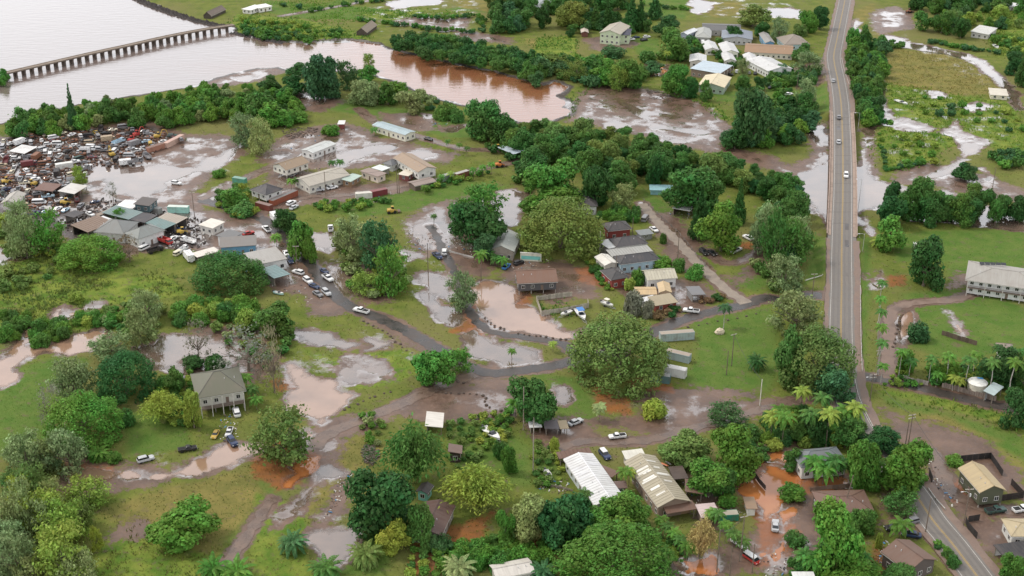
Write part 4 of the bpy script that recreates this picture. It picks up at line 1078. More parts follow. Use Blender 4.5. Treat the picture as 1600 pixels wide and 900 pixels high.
T = '''rain 298 393 416 459 m|rain 90 367 192 421 b|airy 0 315 56 382 p|airy 12 335 62 402 p|airy 38 332 104 396 b|bare 184 366 216 406 r|airy 174 325 200 346 b|airy 110 260 136 290 y|bare 164 284 186 311 w|bush 344 294 386 326 b|bush 358 318 402 338 m|bush 330 264 353 279 b
cone 103 137 119 202 g|round 472 86 532 152 g|mang 445 98 481 117 d|mang 402 118 440 142 d|mang 436 118 482 146 d|airy 522 96 562 138 g|round 544 124 594 162 p|mang 590 130 622 162 m|round 620 140 667 174 p|airy 566 84 586 108 y|mang 556 102 592 128 b|bush 604 128 640 150 b|bush 678 163 712 189 m|round 724 156 786 216 m|bush 735 188 766 216 c|round 758 178 812 222 m|mang 376 146 432 188 m|mang 400 162 452 194 b|bush 440 170 482 194 b|airy 384 186 428 238 p|bush 502 195 532 212 b|airy 357 178 400 225 p|bush 700 170 728 192 m
round 798 14 834 44 m|round 834 10 862 42 d|round 868 4 916 42 o|cone 903 10 926 42 d|cone 920 8 942 44 d|cone 938 6 962 44 d|cone 974 -6 1000 46 d|cone 990 0 1012 46 d|cone 1012 -8 1036 28 d|round 1018 24 1066 56 d|round 1024 48 1082 92 m|bush 940 72 978 92 g|bush 998 80 1026 99 m|airy 880 95 922 124 o|round 932 94 968 130 b|airy 948 102 986 138 y|round 964 94 1012 137 m|round 1033 103 1078 148 b|round 1062 120 1092 152 m|mang 1093 127 1114 157 m|round 1178 120 1198 140 d|round 1148 142 1212 228 g|bush 1124 204 1162 228 g|bush 1150 118 1172 142 m|round 1148 8 1204 40 o|mang 1000 95 1040 115 g|round 1135 42 1164 62 d|round 1178 35 1204 58 d|airy 1150 92 1172 118 p
round 800 230 860 282 m|round 818 250 908 322 b|round 903 258 962 322 d|rain 803 310 952 402 o|round 820 288 908 335 b|round 945 252 998 302 m|airy 952 288 992 326 p|round 1008 243 1038 292 d|round 1046 262 1134 334 m|cone 1078 296 1112 372 d|round 1094 316 1164 392 b|cone 1144 284 1168 348 d|airy 1174 318 1218 392 p|bush 1013 401 1052 421 b|bush 1050 404 1072 426 m|bush 1072 414 1102 438 b|bush 984 420 1008 448 b|bush 974 434 992 456 y|bush 1030 365 1042 382 m|bush 880 290 905 312 o
airy 1184 326 1234 422 m|airy 1204 342 1272 412 m|airy 1198 398 1258 452 p|airy 1228 338 1274 392 p|round 1220 300 1262 350 m|mang 1368 340 1416 390 b|round 1414 370 1482 447 d|round 1250 18 1280 50 b|round 1268 12 1296 44 d|bush 1238 38 1262 58 o|airy 1204 28 1234 62 p|mang 1238 68 1272 94 m|airy 1240 82 1288 114 p|airy 1244 124 1278 168 p|mang 1424 18 1458 46 m|airy 1454 18 1492 50 m|airy 1468 16 1502 42 o|round 1488 28 1518 58 d|round 1570 82 1604 114 d|round 1588 92 1616 134 d|bush 1548 8 1578 30 y|mang 1488 254 1532 280 d|mang 1340 40 1366 66 m|bush 1322 45 1345 75 b
round 424 326 468 360 d|mang 446 344 494 402 b|mang 470 362 494 408 b|airy 518 338 578 402 p|airy 556 342 628 422 g|airy 582 384 638 458 b|airy 546 424 604 458 y|airy 704 290 792 350 b|round 704 318 792 388 d|round 738 366 778 404 g|airy 698 426 748 482 p|bush 765 380 800 400 m|bush 530 350 600 385 p
airy 203 453 252 502 p|airy 188 483 248 538 p|airy 138 518 208 562 p|rain 143 546 246 628 d|airy 74 558 148 628 p|bare 54 598 102 668 w|rain 68 610 188 702 b|bush 180 640 210 668 m|bamboo 216 603 288 664 y|round 284 610 316 668 y|round 252 578 292 614 m|bush 368 484 402 516 y|bare 283 498 332 562 w|bare 330 508 442 584 w|round 394 474 462 524 m|bush 284 554 320 578 d|bush 318 554 352 580 d|bare 400 508 448 612 w|bush 104 455 132 476 y|bush 10 505 26 512 o
round 640 545 712 602 b|airy 694 543 742 582 b|airy 384 636 497 724 o|bamboo 584 650 708 762 m|rain 884 490 1048 608 o|round 793 592 878 664 m|bush 1002 624 1042 656 y|airy 1102 628 1164 664 g|rain 1212 510 1344 614 o|round 1268 572 1334 630 g|round 1205 520 1262 600 m|airy 1198 452 1294 524 p|bush 1416 504 1452 536 g|round 1534 538 1604 604 d|round 1565 612 1616 668 d|round 1455 565 1500 600 b|bush 1402 548 1430 585 b|bush 975 455 1006 497 w|bush 1003 470 1022 500 w|airy 1585 555 1620 610 m
airy 0 673 78 742 p|airy 68 668 142 738 p|airy 98 744 172 792 y|airy 0 752 64 834 p|airy 28 762 106 834 y|airy 58 778 134 854 y|airy -10 826 64 910 p|airy 46 816 144 910 y|airy 0 730 60 780 o|airy 100 780 150 830 o|round 232 794 337 854 b|bush 165 705 190 725 b|bush 0 738 30 758 m|airy 140 820 160 860 y
round 538 733 654 842 d|round 588 818 638 866 y|round 638 790 680 852 m|bush 668 834 708 868 g|bamboo 682 712 808 806 y|round 776 800 804 850 b|bare 560 694 594 728 d|round 798 774 854 846 c|round 836 768 932 854 d|round 942 762 1024 834 b|round 908 792 988 854 b|rain 866 842 1054 914 b|bush 858 684 874 706 y|round 1032 672 1112 728 o|round 1106 662 1198 750 b|round 1072 718 1148 780 b|bush 1120 772 1154 794 b|bamboo 1072 802 1124 874 s|round 783 696 808 738 b|bush 240 590 262 612 m|round 1110 728 1152 778 m|bush 770 690 790 720 m
mang 1222 698 1258 732 m|round 1324 686 1378 764 b|round 1344 660 1414 710 d|round 1372 694 1458 774 b|airy 1378 762 1438 804 m|round 1262 792 1354 896 b|round 1328 792 1372 834 m|round 1306 872 1384 914 b|round 1562 866 1606 910 b|bush 1476 710 1506 730 b|bush 1368 833 1380 860 y|round 1250 640 1300 690 d|round 1296 648 1350 700 m|bush 1215 762 1260 775 b|bush 1225 830 1262 856 m|round 1380 880 1430 915 m|bush 1480 868 1500 890 m|round 1235 660 1262 690 m|bush 1145 660 1190 690 m|bush 1195 685 1225 705 y'''
for rec in T.replace('\n', '|').split('|'):
    f = rec.split()
    tree(f[0], *[float(x) for x in f[1:5]], sh=f[5])
# orange blossom on the tulip tree beside the maroon roof
PL = '''coconut 752 437 11 3.6 b|coconut 1042 100 7 3 y|date 1182 577 3.2 4 d|date 572 880 3 5.2 o|date 458 862 3.2 4.8 g|date 510 900 2.5 5 m|date 335 900 2.5 5 b|date 372 905 2.6 5.2 b|date 155 716 1.6 4.4 b|coconut 1375 385 2.2 4.6 y|fan 936 658 5.5 2.6 p|coconut 432 385 4.5 3.2 b|royal 1130 513 8.5 3.3 g|date 718 902 3 5 p|date 850 905 2.5 4.5 g
coconut 395 628 5 3 m|coconut 386 612 5.5 3 b|coconut 402 640 4 2.8 b|coconut 775 415 3.5 3.2 m|coconut 786 420 4 3 b|coconut 765 408 3.5 3 m|coconut 800 560 3 2 b|coconut 864 550 3.5 2 y|coconut 975 768 7 2.8 b|coconut 982 760 5 2.6 y
coconut 664 303 3.5 2.4 b|coconut 690 288 4 2.4 b|coconut 704 283 4 2.4 y|coconut 740 280 5 2.6 b|coconut 754 276 5 2.6 b|coconut 768 272 5 2.6 b|coconut 520 272 6 2.6 m|coconut 532 268 5 2.8 m|coconut 455 295 4 2.6 b|coconut 465 293 4 2.6 m|coconut 585 212 3.6 3 m|coconut 700 232 4 2.2 m|coconut 718 238 4 2.2 b|coconut 730 243 4 2.2 m|coconut 608 365 3 2 y|coconut 678 347 3 2 m|coconut 712 372 2.4 2 m
coconut 1205 690 9 4.2 y|coconut 1222 695 10 4.4 b|coconut 1250 645 8 3.6 y|coconut 1262 690 10 4.2 m|coconut 1290 700 12 4 y|coconut 1315 690 11 4.4 b|coconut 1330 690 12 4.2 y|coconut 1280 665 10 3.8 m|coconut 1216 665 6 3.6 b|coconut 1300 752 7 4.2 m|coconut 1270 748 6 4.4 b|coconut 1285 756 5.5 4.6 b|coconut 1310 748 6 4 m|coconut 1350 752 8 4 m|coconut 1366 758 8 4 b|coconut 1405 842 5 4 b|coconut 1255 890 5 3.6 m|coconut 1270 897 5 3.8 b|coconut 1285 885 5 3.6 m|coconut 1340 900 6 4 m
coconut 1032 835 5 2.6 b|coconut 1042 845 5 2.6 m|coconut 1052 856 5 2.6 b|coconut 1062 866 5 2.6 m|coconut 1072 876 5 2.6 b|coconut 1120 830 6 2.8 m|coconut 1133 848 6 2.8 b|coconut 1145 862 6 2.8 m|coconut 1110 824 5 2.6 b|coconut 1160 870 5 2.6 m|coconut 800 845 5 3.4 m|coconut 805 650 5 3.6 b|coconut 912 790 4 3 m
royal 1372 585 12 3 m|royal 1371 555 11 3 b|royal 1372 530 11 2.8 m|royal 1371 505 10 2.8 b|royal 1374 480 10 2.8 m|royal 1404 590 10 3 b|royal 1420 592 7 3 m|royal 1475 602 11 3.4 b|royal 1508 608 11 3.4 m|royal 1543 616 12 3.4 m|royal 1576 625 14 3.6 b|royal 1451 598 9 3 m|royal 1462 604 5 2.6 b|royal 1590 590 10 3.2 m|royal 1520 590 9 3 b|royal 1555 580 9 3 d|royal 1376 600 7 2.6 b|royal 1488 610 5 2.8 y|royal 1497 612 4.5 2.8 y'''
for rec in PL.replace('\n', '|').split('|'):
    f = rec.split()
    palm(f[0], float(f[1]), float(f[2]), float(f[3]), float(f[4]), f[5], pale=f[0] == 'royal')
# ------------------------------------------------------------------ the trestle across the river mouth
DK = 3.2
tp = smooth_path([U(p, DK) for p in PTS('10 114 75 99 140 84 200 71 262 57 325 45 366 39')], .5)
Lc = [0]
for a, b in zip(tp[:-1], tp[1:]): Lc.append(Lc[-1] + (b - a).length)
def along(s):
    i = min(max(int(np.searchsorted(Lc, s)) - 1, 0), len(tp) - 2)
    t = (s - Lc[i]) / max(1e-6, Lc[i+1] - Lc[i])
    return tp[i].lerp(tp[i+1], t), (tp[i+1] - tp[i]).normalized()
NS = 30
tr = ob('trestle_bridge', None, None, (tp[0].x, tp[0].y, 0))
tag(tr, 'long low concrete trestle bridge across the river mouth', 'bridge', None, (190, 80))
org = Vector((tp[0].x, tp[0].y, 0))
for i in range(NS):
    s0, s1 = Lc[-1]*i/NS, Lc[-1]*(i+1)/NS
    (p0, d0), (p1, d1) = along(s0), along(s1 - .12)
    n0, n1 = Vector((-d0.y, d0.x, 0)), Vector((-d1.y, d1.x, 0))
    mb = MB(); h = 2.1
    v = []
    for p, n in ((p0, n0), (p1, n1)):
        for o, z in ((-h, DK), (-h, DK+.45), (-h+.35, DK+.45), (-h+.35, DK+.2), (h-.35, DK+.2), (h-.35, DK+.45), (h, DK+.45), (h, DK), (h-.5, DK-.55), (-h+.5, DK-.55)):
            q = p + n*o - org
            v.append((q.x, q.y, z))
    fs = [tuple(range(9, -1, -1)), tuple(range(10, 20))]
    for k in range(10): fs.append((k, (k+1) % 10, (k+1) % 10 + 10, k+10))
    mb.add(v, fs)
    ob('deck_span', mb.me('deck_span', M['concrete']), tr, color=(.23, .185, .145))
    if i:
        mb = MB()
        ang = math.atan2(d0.y, d0.x)
        mb.box(-.55, .55, -2.0, 2.0, DK-1.15, DK-.56)
        for yy in (-1.45, 0, 1.45): mb.box(-.42, .42, yy-.4, yy+.4, -2.5, DK-1.15)
        q = p0 - org
        ob('pier', mb.me('pier', M['concrete']), tr, (q.x, q.y, 0), ang, color=(.10, .075, .06))
# rock revetment on the far shore
def rocks(path, wid, n, size, seed, name, label, col=(.07, .06, .055), zz=.1):
    rr = random.Random(seed); mb = MB(); P = smooth_path([U(p) for p in PTS(path)], 1)
    for i in range(n):
        p = rr.choice(P); s = size*rr.uniform(.5, 1.3)
        c = Vector((p.x + rr.uniform(-wid, wid), p.y + rr.uniform(-wid, wid), zz))
        k = []
        for (x, y, z) in ((1,0,0),(.3,.95,.1),(-.8,.6,0),(-.8,-.6,.05),(.3,-.95,0),(.2,.1,.9),(-.2,-.2,.75)):
            k.append((c.x + x*s*rr.uniform(.7, 1.2), c.y + y*s*rr.uniform(.7, 1.2), c.z + z*s*rr.uniform(.6, 1.1) - .15))
        mb.add(k, [(0,1,5),(1,2,5),(2,6,5),(2,3,6),(3,4,6),(4,0,6),(0,5,6)])
    o = ob(name, mb.me(name, M['rock']), None, color=col, kind='stuff', label=label)
    return o
rocks('212 -2 240 10 275 22 310 33 350 42', 2.6, 420, 1.5, 3, 'revetment_rocks', 'dark boulders of the sea wall on the far shore')
rocks('362 52 400 59 440 67', 1.6, 120, 1.1, 4, 'bank_rocks', 'dark boulders along the river bank by the trestle')
rocks('500 63 545 62 590 68', 1.4, 110, 1.0, 5, 'bank_rocks', 'pale stones along the far river bank', (.22, .19, .16))

# ------------------------------------------------------------------ the road bridge
brd = [p for p in HW if BR0 - 3 < p.y < BR1 + 3]
b0 = brd[-1]
bridge = ob('road_bridge', None, None, (b0.x, b0.y, 0))
tag(bridge, 'long two-lane road bridge with low concrete parapets', 'bridge', None, (1317, 270))
def on_bridge_part(name, offs, dz, thick, col, mat='concrete', path=brd):
    o = ribbon(path, offs, M[mat], name, dz, thick=thick)
    o.parent = bridge; o.matrix_parent_inverse = Matrix.Translation((-b0.x, -b0.y, 0)); o.color = (*col, 1)
on_bridge_part('deck', [-6.0, 6.0], -.06, 1.1, (.24, .19, .16))
for s in (-1, 1):
    on_bridge_part('sidewalk', sorted([s*4.35, s*5.7]), .16, .3, (.33, .25, .20))
    on_bridge_part('parapet', sorted([s*5.72, s*6.05]), .85, 1.5, (.36, .27, .22))
    on_bridge_part('girder', sorted([s*4.4, s*5.4]), -1.1, .9, (.13, .10, .085))
for i in range(1, 8):
    p = brd[int(i * (len(brd)-1) / 8)]
    mb = MB(); mb.box(-5.4, 5.4, -.7, .7, 1.0, 1.9)
    for x in (-4, 0, 4): mb.box(x-.6, x+.6, -.5, .5, -3, 1.0)
    ob('pier', mb.me('pier', M['concrete']), bridge, (p.x-b0.x, p.y-b0.y, 0), color=(.17, .13, .11))
for i in range(1, 14):
    p = brd[int(i * (len(brd)-1) / 14)]
    mb = MB(); mb.box(-3.9, 3.9, -.06, .06, .008, .016)
    ob('expansion_joint', mb.me('joint', M['rubber']), bridge, (p.x-b0.x, p.y-b0.y, p.z))
def rail(name, px, label, h=.7, z0=0, mat='metal', col=(.6, .58, .54), posts=True, cat='guard rail', z=None):
    P = [U(p, z if z is not None else 0) for p in PTS(px)]
    o0 = P[0]
    e = ob(name, None, None, o0)
    e.empty_display_size = .5
    for a, b in zip(P[:-1], P[1:]):
        d = b - a; L = d.length; rz = math.atan2(d.y, d.x); q = a - o0
        ob('rail', MB().box(0, L, -.06, .06, h-.35, h).me('rail', M[mat]), e, q, rz, color=col)
        if posts:
            n = max(1, int(L / 3))
            for i in range(n + 1):
                ob('post', POSTM, e, q + d*(i/n*.98), rz, (.09, .09, h), color=(.2, .17, .14))
    x, y = PTS(px)[0]
    tag(e, label, cat, None, (x, y))
    return e
POSTM = MB().box(-1, 1, -1, 1, 0, 1).me('post', M['wood'])
rail('guard_rail', '1297 376 1295 400 1292 420 1285 432 1258 440', 'white guard rail curving round the junction lawn')
rail('guard_rail', '1343 372 1344 420 1344 470 1345 530 1347 582', 'long white guard rail beside the right-hand grass verge')
rail('guard_rail', '1450 765 1462 782 1477 798', 'short guard rail by the utility poles')
rail('guard_rail', '1335 592 1341 620 1352 645 1366 672 1380 690', 'low rail along the bend below the side lane', h=.5)
rail('guard_rail', '1315 92 1319 110 1327 135 1333 160', 'rail along the main road by the green strip', z=1.2)

# ------------------------------------------------------------------ buildings
WINF = MB(); WINF.box(-.62,.62,-.05,.05,-.08,0); WINF.box(-.62,.62,-.05,.05,1.1,1.18); WINF.box(-.62,-.54,-.05,.05,0,1.1); WINF.box(.54,.62,-.05,.05,0,1.1); WINF.box(-.035,.035,-.05,.05,0,1.1)
WINF = WINF.me('window', M['trim'])
PANE = MB().box(-.54, .54, -.015, .025, 0, 1.1).me('pane', M['glass'])
DOORM = MB().box(-.48, .48, -.04, .04, 0, 2.05).me('door', M['trim'])
UNITB = MB().box(-.5, .5, -.5, .5, 0, 1).me('block', M['wall'])
UNITW = MB().box(-.5, .5, -.5, .5, 0, 1).me('timber', M['wood'])
def rect(A, B, C, h):
    a, b, c = U(A, h), U(B, h), U(C, h)
    u = (b - a).normalized(); L = (b - a).length
    v = Vector((-u.y, u.x, 0)); W = (c - b).dot(v)
    if W < 0: v, W = -v, -W
    return a + u*(L/2) + v*(W/2), u, v, L, W
def roof_mesh(kind, L, W, rise, th=.16):
    """centred, eaves at z=0; ridge along x"""
    l, w = L/2, W/2
    mb = MB()
    if kind == 'gable': top = [(-l, 0, rise), (l, 0, rise)]
    elif kind == 'hip':
        r = max(l - w*.95, l*.12); top = [(-r, 0, rise), (r, 0, rise)]
    e = [(-l, -w, 0), (l, -w, 0), (l, w, 0), (-l, w, 0)]
    if kind in ('flat', 'shed'):
        z = [0, 0, rise, rise]
        tp_ = [(x, y, zz) for (x, y, _), zz in zip(e, z)]
        return mb.add([(x, y, zz - th) for x, y, zz in tp_] + tp_, [(3,2,1,0),(4,5,6,7),(0,1,5,4),(1,2,6,5),(2,3,7,6),(3,0,4,7)])
    lo = [(x, y, -th) for x, y, z in e]; lt = [(x, y, z - th) for x, y, z in top]
    mb.add(e + top + lo + lt, [(0,1,5,4),(2,3,4,5),(1,2,5),(3,0,4),(6,10,11,7),(8,11,10,9),(7,11,8),(9,10,6),(0,6,7,1),(2,8,9,3),(1,7,8,2),(3,9,6,0)] if kind == 'hip' else
           [(0,1,5,4),(2,3,4,5),(6,10,11,7),(8,11,10,9),(0,6,7,1),(2,8,9,3),(1,7,11,5),(5,11,8,2),(3,9,10,4),(4,10,6,0)])
    return mb
HN = [0]
def aged(c):
    f = .62 + .34*min(1, (.3*c[0]+.6*c[1]+.1*c[2])/.6)
    return tuple(x*f for x in c)
def house(A, B, C, h, roof='gable', rc=(.3,.25,.2), wc=(.6,.58,.5), label='', cat='house', name='house', ridge=None, rise=None, over=.55, stilt=0., win=True, open_=False, deck=None, sheet=None, cap=None, wcol=None):
    HN[0] += 1
    rc, wc = aged(rc), aged(wc)
    ctr, u, v, L, W = rect(A, B, C, h)
    W = max(W, 1.5)
    if (ridge == 'BC') or (ridge is None and W > L*1.05):
        u, v, L, W = v, -u, W, L
    rz = math.atan2(u.y, u.x)
    if rise is None: rise = {'gable': .2, 'hip': .24, 'flat': .0, 'shed': .06}[roof] * W
    e = ob(name, None, None, (ctr.x, ctr.y, 0), rz)
    e.empty_display_size = 1
    rf = ob('roof', roof_mesh(roof, L, W, rise).me('roof', M['roof']), e, (0, 0, h), color=rc)
    if roof in ('gable', 'hip'):
        r = L/2 if roof == 'gable' else max(L/2 - W/2*.95, L/2*.12)
        mb = MB(); mb.box(-r, r, -.16, .16, rise-.02, rise+.06)
        if roof == 'hip':
            for sx in (-1, 1):
                for sy in (-1, 1): mb.tube([(sx*r, 0, rise+.02), (sx*L/2, sy*W/2, .02)], .1, 4)
        ob('ridge_cap', mb.me('ridge_cap', M['roof']), rf, color=cap or tuple(x*.8 for x in rc))
        fm = MB()
        for sy in (-1, 1): fm.box(-L/2, L/2, sy*W/2-.05, sy*W/2+.05, -.3, -.165)
        ob('gutter', fm.me('gutter', M['trim']), rf, color=(.62, .6, .56))
    if L > 9 and roof in ('gable', 'shed') and (cat in ('lean-to', 'workshop') or 'metal' in label or 'white' in label or 'trailer' in label):
        sm = MB(); n = int(L / 1.15)
        for i in range(1, n):
            x = -L/2 + i*L/n
            if roof == 'gable':
                for sy in (-1, 1): sm.add([(x-.05, 0, rise+.07), (x+.05, 0, rise+.07), (x+.05, sy*W/2, .07), (x-.05, sy*W/2, .07), (x-.05, 0, rise-.02), (x+.05, 0, rise-.02), (x+.05, sy*W/2, -.02), (x-.05, sy*W/2, -.02)], [(0,1,2,3),(0,4,7,3),(1,5,6,2),(3,2,6,7)])
            else: sm.add([(x-.05, -W/2, .07), (x+.05, -W/2, .07), (x+.05, W/2, rise+.07), (x-.05, W/2, rise+.07), (x-.05, -W/2, 0), (x+.05, -W/2, 0), (x+.05, W/2, rise), (x-.05, W/2, rise)], [(0,1,2,3),(0,4,7,3),(1,5,6,2),(0,1,5,4)])
        ob('roof_seams', sm.me('seams', M['roof']), rf, color=tuple(x*.86 for x in rc))
    if cat == 'house' and roof in ('gable', 'hip'):
        for k in range(2):
            ob('vent_pipe', MB().tube([(0, 0, 0), (0, 0, .55)], .11, 6).me('vent_pipe', M['metal']), rf, ((.12+.2*k)*L*(1 if HN[0] % 2 else -1), -W*.18, rise*.58), color=(.6, .6, .6))
    if sheet:                                  # loose or newer sheets laid over the roof: (count, colour, seed)
        rr = random.Random(sheet[2])
        for i in range(sheet[0]):
            sy = rr.choice((-1, 1)); x = rr.uniform(-.42, .3)*L; w = rr.uniform(.7, 1.1); f0 = rr.uniform(.04, .25); f1 = rr.uniform(.55, .95)
            z = lambda f: rise*(1-f) + .03 + .004*i
            ob('roof_sheet', MB().add([(x, sy*W/2*f0, z(f0)), (x+w, sy*W/2*f0, z(f0)), (x+w, sy*W/2*f1, z(f1)), (x, sy*W/2*f1, z(f1))], [(0,1,2,3) if sy > 0 else (3,2,1,0)]).me('roof_sheet', M['roof']), rf, color=sheet[1])
    lw, ww = L - 2*over, W - 2*over
    inner = (Matrix.Rotation(-rz, 2) @ Vector((-ctr.x, -ctr.y)))      # towards the viewer side, in house axes
    zt = h - .1 + (0 if roof != 'shed' else 0)
    if open_:
        nx = max(2, int(L/4.5) + 1)
        for i in range(nx):
            for sy in (-1, 1):
                zz = h - .1 + (rise if roof == 'shed' and sy > 0 else 0)
                ob('post', UNITW, e, ((i/(nx-1)-.5)*lw, sy*ww/2, 0), 0, (.2, .2, zz), (.25, .21, .17))
        ob('back_wall', UNITB, e, (0, ww/2-.1*0, 0), 0, (lw*.96, .12, h-.25), wc)
    else:
        mb = MB().box(-lw/2, lw/2, -ww/2, ww/2, stilt, zt)
        if roof == 'gable':
            zr = rise*(1 - 2*over/W)
            for sx in (-1, 1):
                x = sx*lw/2
                mb.add([(x-.05, -ww/2, zt-.01), (x-.05, ww/2, zt-.01), (x-.05, 0, zt+zr-.1), (x+.05, -ww/2, zt-.01), (x+.05, ww/2, zt-.01), (x+.05, 0, zt+zr-.1)], [(2,1,0),(3,4,5),(0,3,5,2),(4,1,2,5)])
        ob('wall', mb.me('wall', M['wall']), e, color=wc)
        if stilt > .4:
            nx, ny = max(2, int(lw/4)+1), max(2, int(ww/4)+1)
            for i in range(nx):
                for j in range(ny):
                    ob('stilt', UNITW, e, ((i/(nx-1)-.5)*(lw-.4), (j/(ny-1)-.5)*(ww-.4), 0), 0, (.22, .22, stilt), (.4, .37, .33))
        if win:
            storeys = [stilt] if zt - stilt < 4.6 else [stilt, stilt + (zt-stilt)/2]
            for axis, sgn in ((0, 1), (0, -1), (1, 1), (1, -1)):
                if (inner[1-axis] if axis == 0 else inner[0]) * sgn < 0: continue
                ln = lw if axis == 0 else ww
                n = max(1, int(ln / 3.0))
                for fz in storeys:
                    hgt = min(1.0, (zt-fz)*.38)
                    for i in range(n):
                        t = ((i+.5)/n - .5)*ln
                        if axis == 0: loc, r_ = (t, sgn*(ww/2+.03), fz+hgt), (0 if sgn < 0 else math.pi)
                        else: loc, r_ = (sgn*(lw/2+.03), t, fz+hgt), (math.pi/2 if sgn > 0 else -math.pi/2)
                        if axis == 0 and i == n//2 and fz == storeys[0] and n > 2:
                            ob('door', DOORM, e, (loc[0], loc[1], fz+.05), r_, color=(.18, .13, .10))
                            continue
                        w = ob('window', WINF, e, loc, r_, (1.05, 1, min(1.1, (zt-fz)*.42)), wcol or (.72, .70, .66))
                        ob('pane', PANE, w)
    if deck:                                    # veranda on the viewer's side: (depth, level)
        dd, dz = deck; sy = 1 if inner[1] > 0 else -1
        y0, y1 = sorted((sy*ww/2, sy*(ww/2+dd)))
        ob('veranda_floor', MB().box(-lw/2, lw/2, y0, y1, dz-.2, dz).me('floor', M['wood']), e, color=(.2, .16, .13))
        rl = MB(); yy = sy*(ww/2+dd-.08)
        rl.box(-lw/2, lw/2, yy-.05, yy+.05, dz+.9, dz+1.0); rl.box(-lw/2, lw/2, yy-.04, yy+.04, dz+.1, dz+.2)
        for i in range(int(lw/.35)): rl.box(-lw/2+i*.35, -lw/2+i*.35+.06, yy-.03, yy+.03, dz+.2, dz+.9)
        ob('railing', rl.me('railing', M['trim']), e, color=(.17, .13, .11))
        for i in range(5):
            ob('post', UNITB, e, ((i/4-.5)*(lw-.3), yy, 0), 0, (.25, .25, h-.2), (.55, .52, .47))
    px = ((A[0]+C[0])/2, (A[1]+C[1])/2)
    tag(e, label, cat, None, px)
    return e
W_, CRM, GRY, BRN, TAN, DRK, TEAL = (.68,.68,.67), (.70,.66,.55), (.34,.34,.34), (.195,.105,.070), (.40,.33,.23), (.085,.08,.085), (.22,.36,.36)
house((307,623),(385,610),(367,573), 6.6, 'hip', (.17,.17,.115), (.62,.60,.53), 'two-storey stilt house with olive hip roof and front balcony', ridge='AB', stilt=2.9, deck=(1.9, 3.0), cap=(.08,.08,.07), over=.9)
house((808,443),(872,440),(867,419), 5.0, 'gable', (.24,.125,.080), (.13,.125,.13), 'grey house on posts with brown gable roof beside the beige pond', stilt=1.6, over=.6)
house((880,717),(929,790),(967,765), 3.6, 'gable', (.68,.68,.67), (.55,.60,.60), 'long house with white metal roof', ridge='AB', rise=1.3, sheet=(9,(.62,.62,.63),4), cap=(.75,.75,.77))
house((975,721),(1028,793),(1078,781), 4.2, 'gable', (.44,.39,.28), (.34,.25,.19), 'long house with tan patched metal roof', ridge='AB', rise=1.9, sheet=(13,(.72,.70,.63),8), cap=(.40,.36,.27))
house((874,717),(926,709),(918,700), 3.2, 'shed', BRN, (.3,.22,.17), 'low brown lean-to roof behind the white metal roof', 'lean-to', 'lean_to', open_=True, rise=.25)
house((956,747),(968,737),(946,711), 3.0, 'shed', BRN, (.3,.22,.17), 'brown lean-to roof on the right flank of the white metal roof', 'lean-to', 'lean_to', open_=True, rise=.2)
house((961,763),(981,762),(976,751), 2.8, 'flat', (.20,.12,.10), (.3,.22,.17), 'small brown flat roof between the two long roofs', 'shed', 'shed')
house((978,718),(1010,714),(1002,702), 3.3, 'shed', (.66,.64,.55), (.5,.46,.4), 'pale flat annex roof at the back of the tan patched roof', 'annex', 'annex', rise=.3)
house((1042,803),(1089,795),(1084,783), 3.2, 'shed', BRN, (.42,.27,.15), 'brown front porch roof below the tan patched roof', 'porch', 'porch', open_=True, rise=.5)
house((1053,749),(1076,747),(1070,727), 2.9, 'flat', (.12,.085,.07), (.2,.15,.12), 'dark flat shed roof beside the surfboards', 'shed', 'shed', open_=True)
house((1070,770),(1099,772),(1086,751), 2.9, 'shed', (.23,.14,.10), (.25,.15,.1), 'rusty brown shed roof right of the tan patched roof', 'shed', 'shed', open_=True, rise=.5)
house((1096,809),(1127,806),(1117,785), 2.8, 'flat', (.62,.50,.48), (.4,.3,.26), 'pale pink flat shelter roof beside the green dumpster', 'shelter', 'shelter', open_=True)
house((1166,795),(1184,795),(1185,776), 2.6, 'flat', (.36,.24,.15), (.75,.72,.66), 'white shed with tan flat roof standing in orange water', 'shed', 'shed', win=False)
house((640,830),(690,837),(716,790), 3.8, 'gable', (.14,.075,.06), (.38,.34,.3), 'house with maroon-brown roof below the bamboo', rise=1.3)
house((649,768),(668,772),(672,757), 3.0, 'gable', (.08,.07,.07), (.22,.55,.45), 'small turquoise shed under the bamboo', 'shed', 'shed', rise=.8)
house((700,709),(722,709),(721,696), 3.4, 'shed', (.22,.14,.11), (.09,.06,.05), 'small dark brown shed with one white window', 'shed', 'shed', rise=.8)
house((664,668),(692,668),(690,645), 3.0, 'shed', (.68,.64,.58), (.4,.36,.32), 'white slatted shed roof beside the purple mud', 'shed', 'shed', open_=True, rise=.6, sheet=None)
house((827,668),(847,667),(844,655), 2.4, 'flat', (.68,.68,.67), (.4,.35,.3), 'small white shelter roof beside the grey car', 'shelter', 'shelter', open_=True)
house((851,671),(874,670),(872,656), 2.4, 'shed', (.16,.14,.15), (.3,.25,.22), 'dark grey shelter roof left of the silver car', 'shelter', 'shelter', open_=True, rise=.3)
house((875,670),(889,669),(886,656), 2.5, 'flat', (.46,.36,.22), (.3,.25,.22), 'narrow tan shelter roof joined to the dark grey one', 'shelter', 'shelter', open_=True)
house((1284,803),(1368,801),(1349,765), 4.0, 'hip', (.215,.120,.085), (.10,.08,.07), 'house with brown hip roof by the orange flood', rise=1.9)
house((1376,862),(1419,894),(1481,886), 4.2, 'gable', (.205,.115,.080), (.16,.13,.12), 'house with brown gable roof beside the main road', ridge='AB', rise=2.2, over=.5)
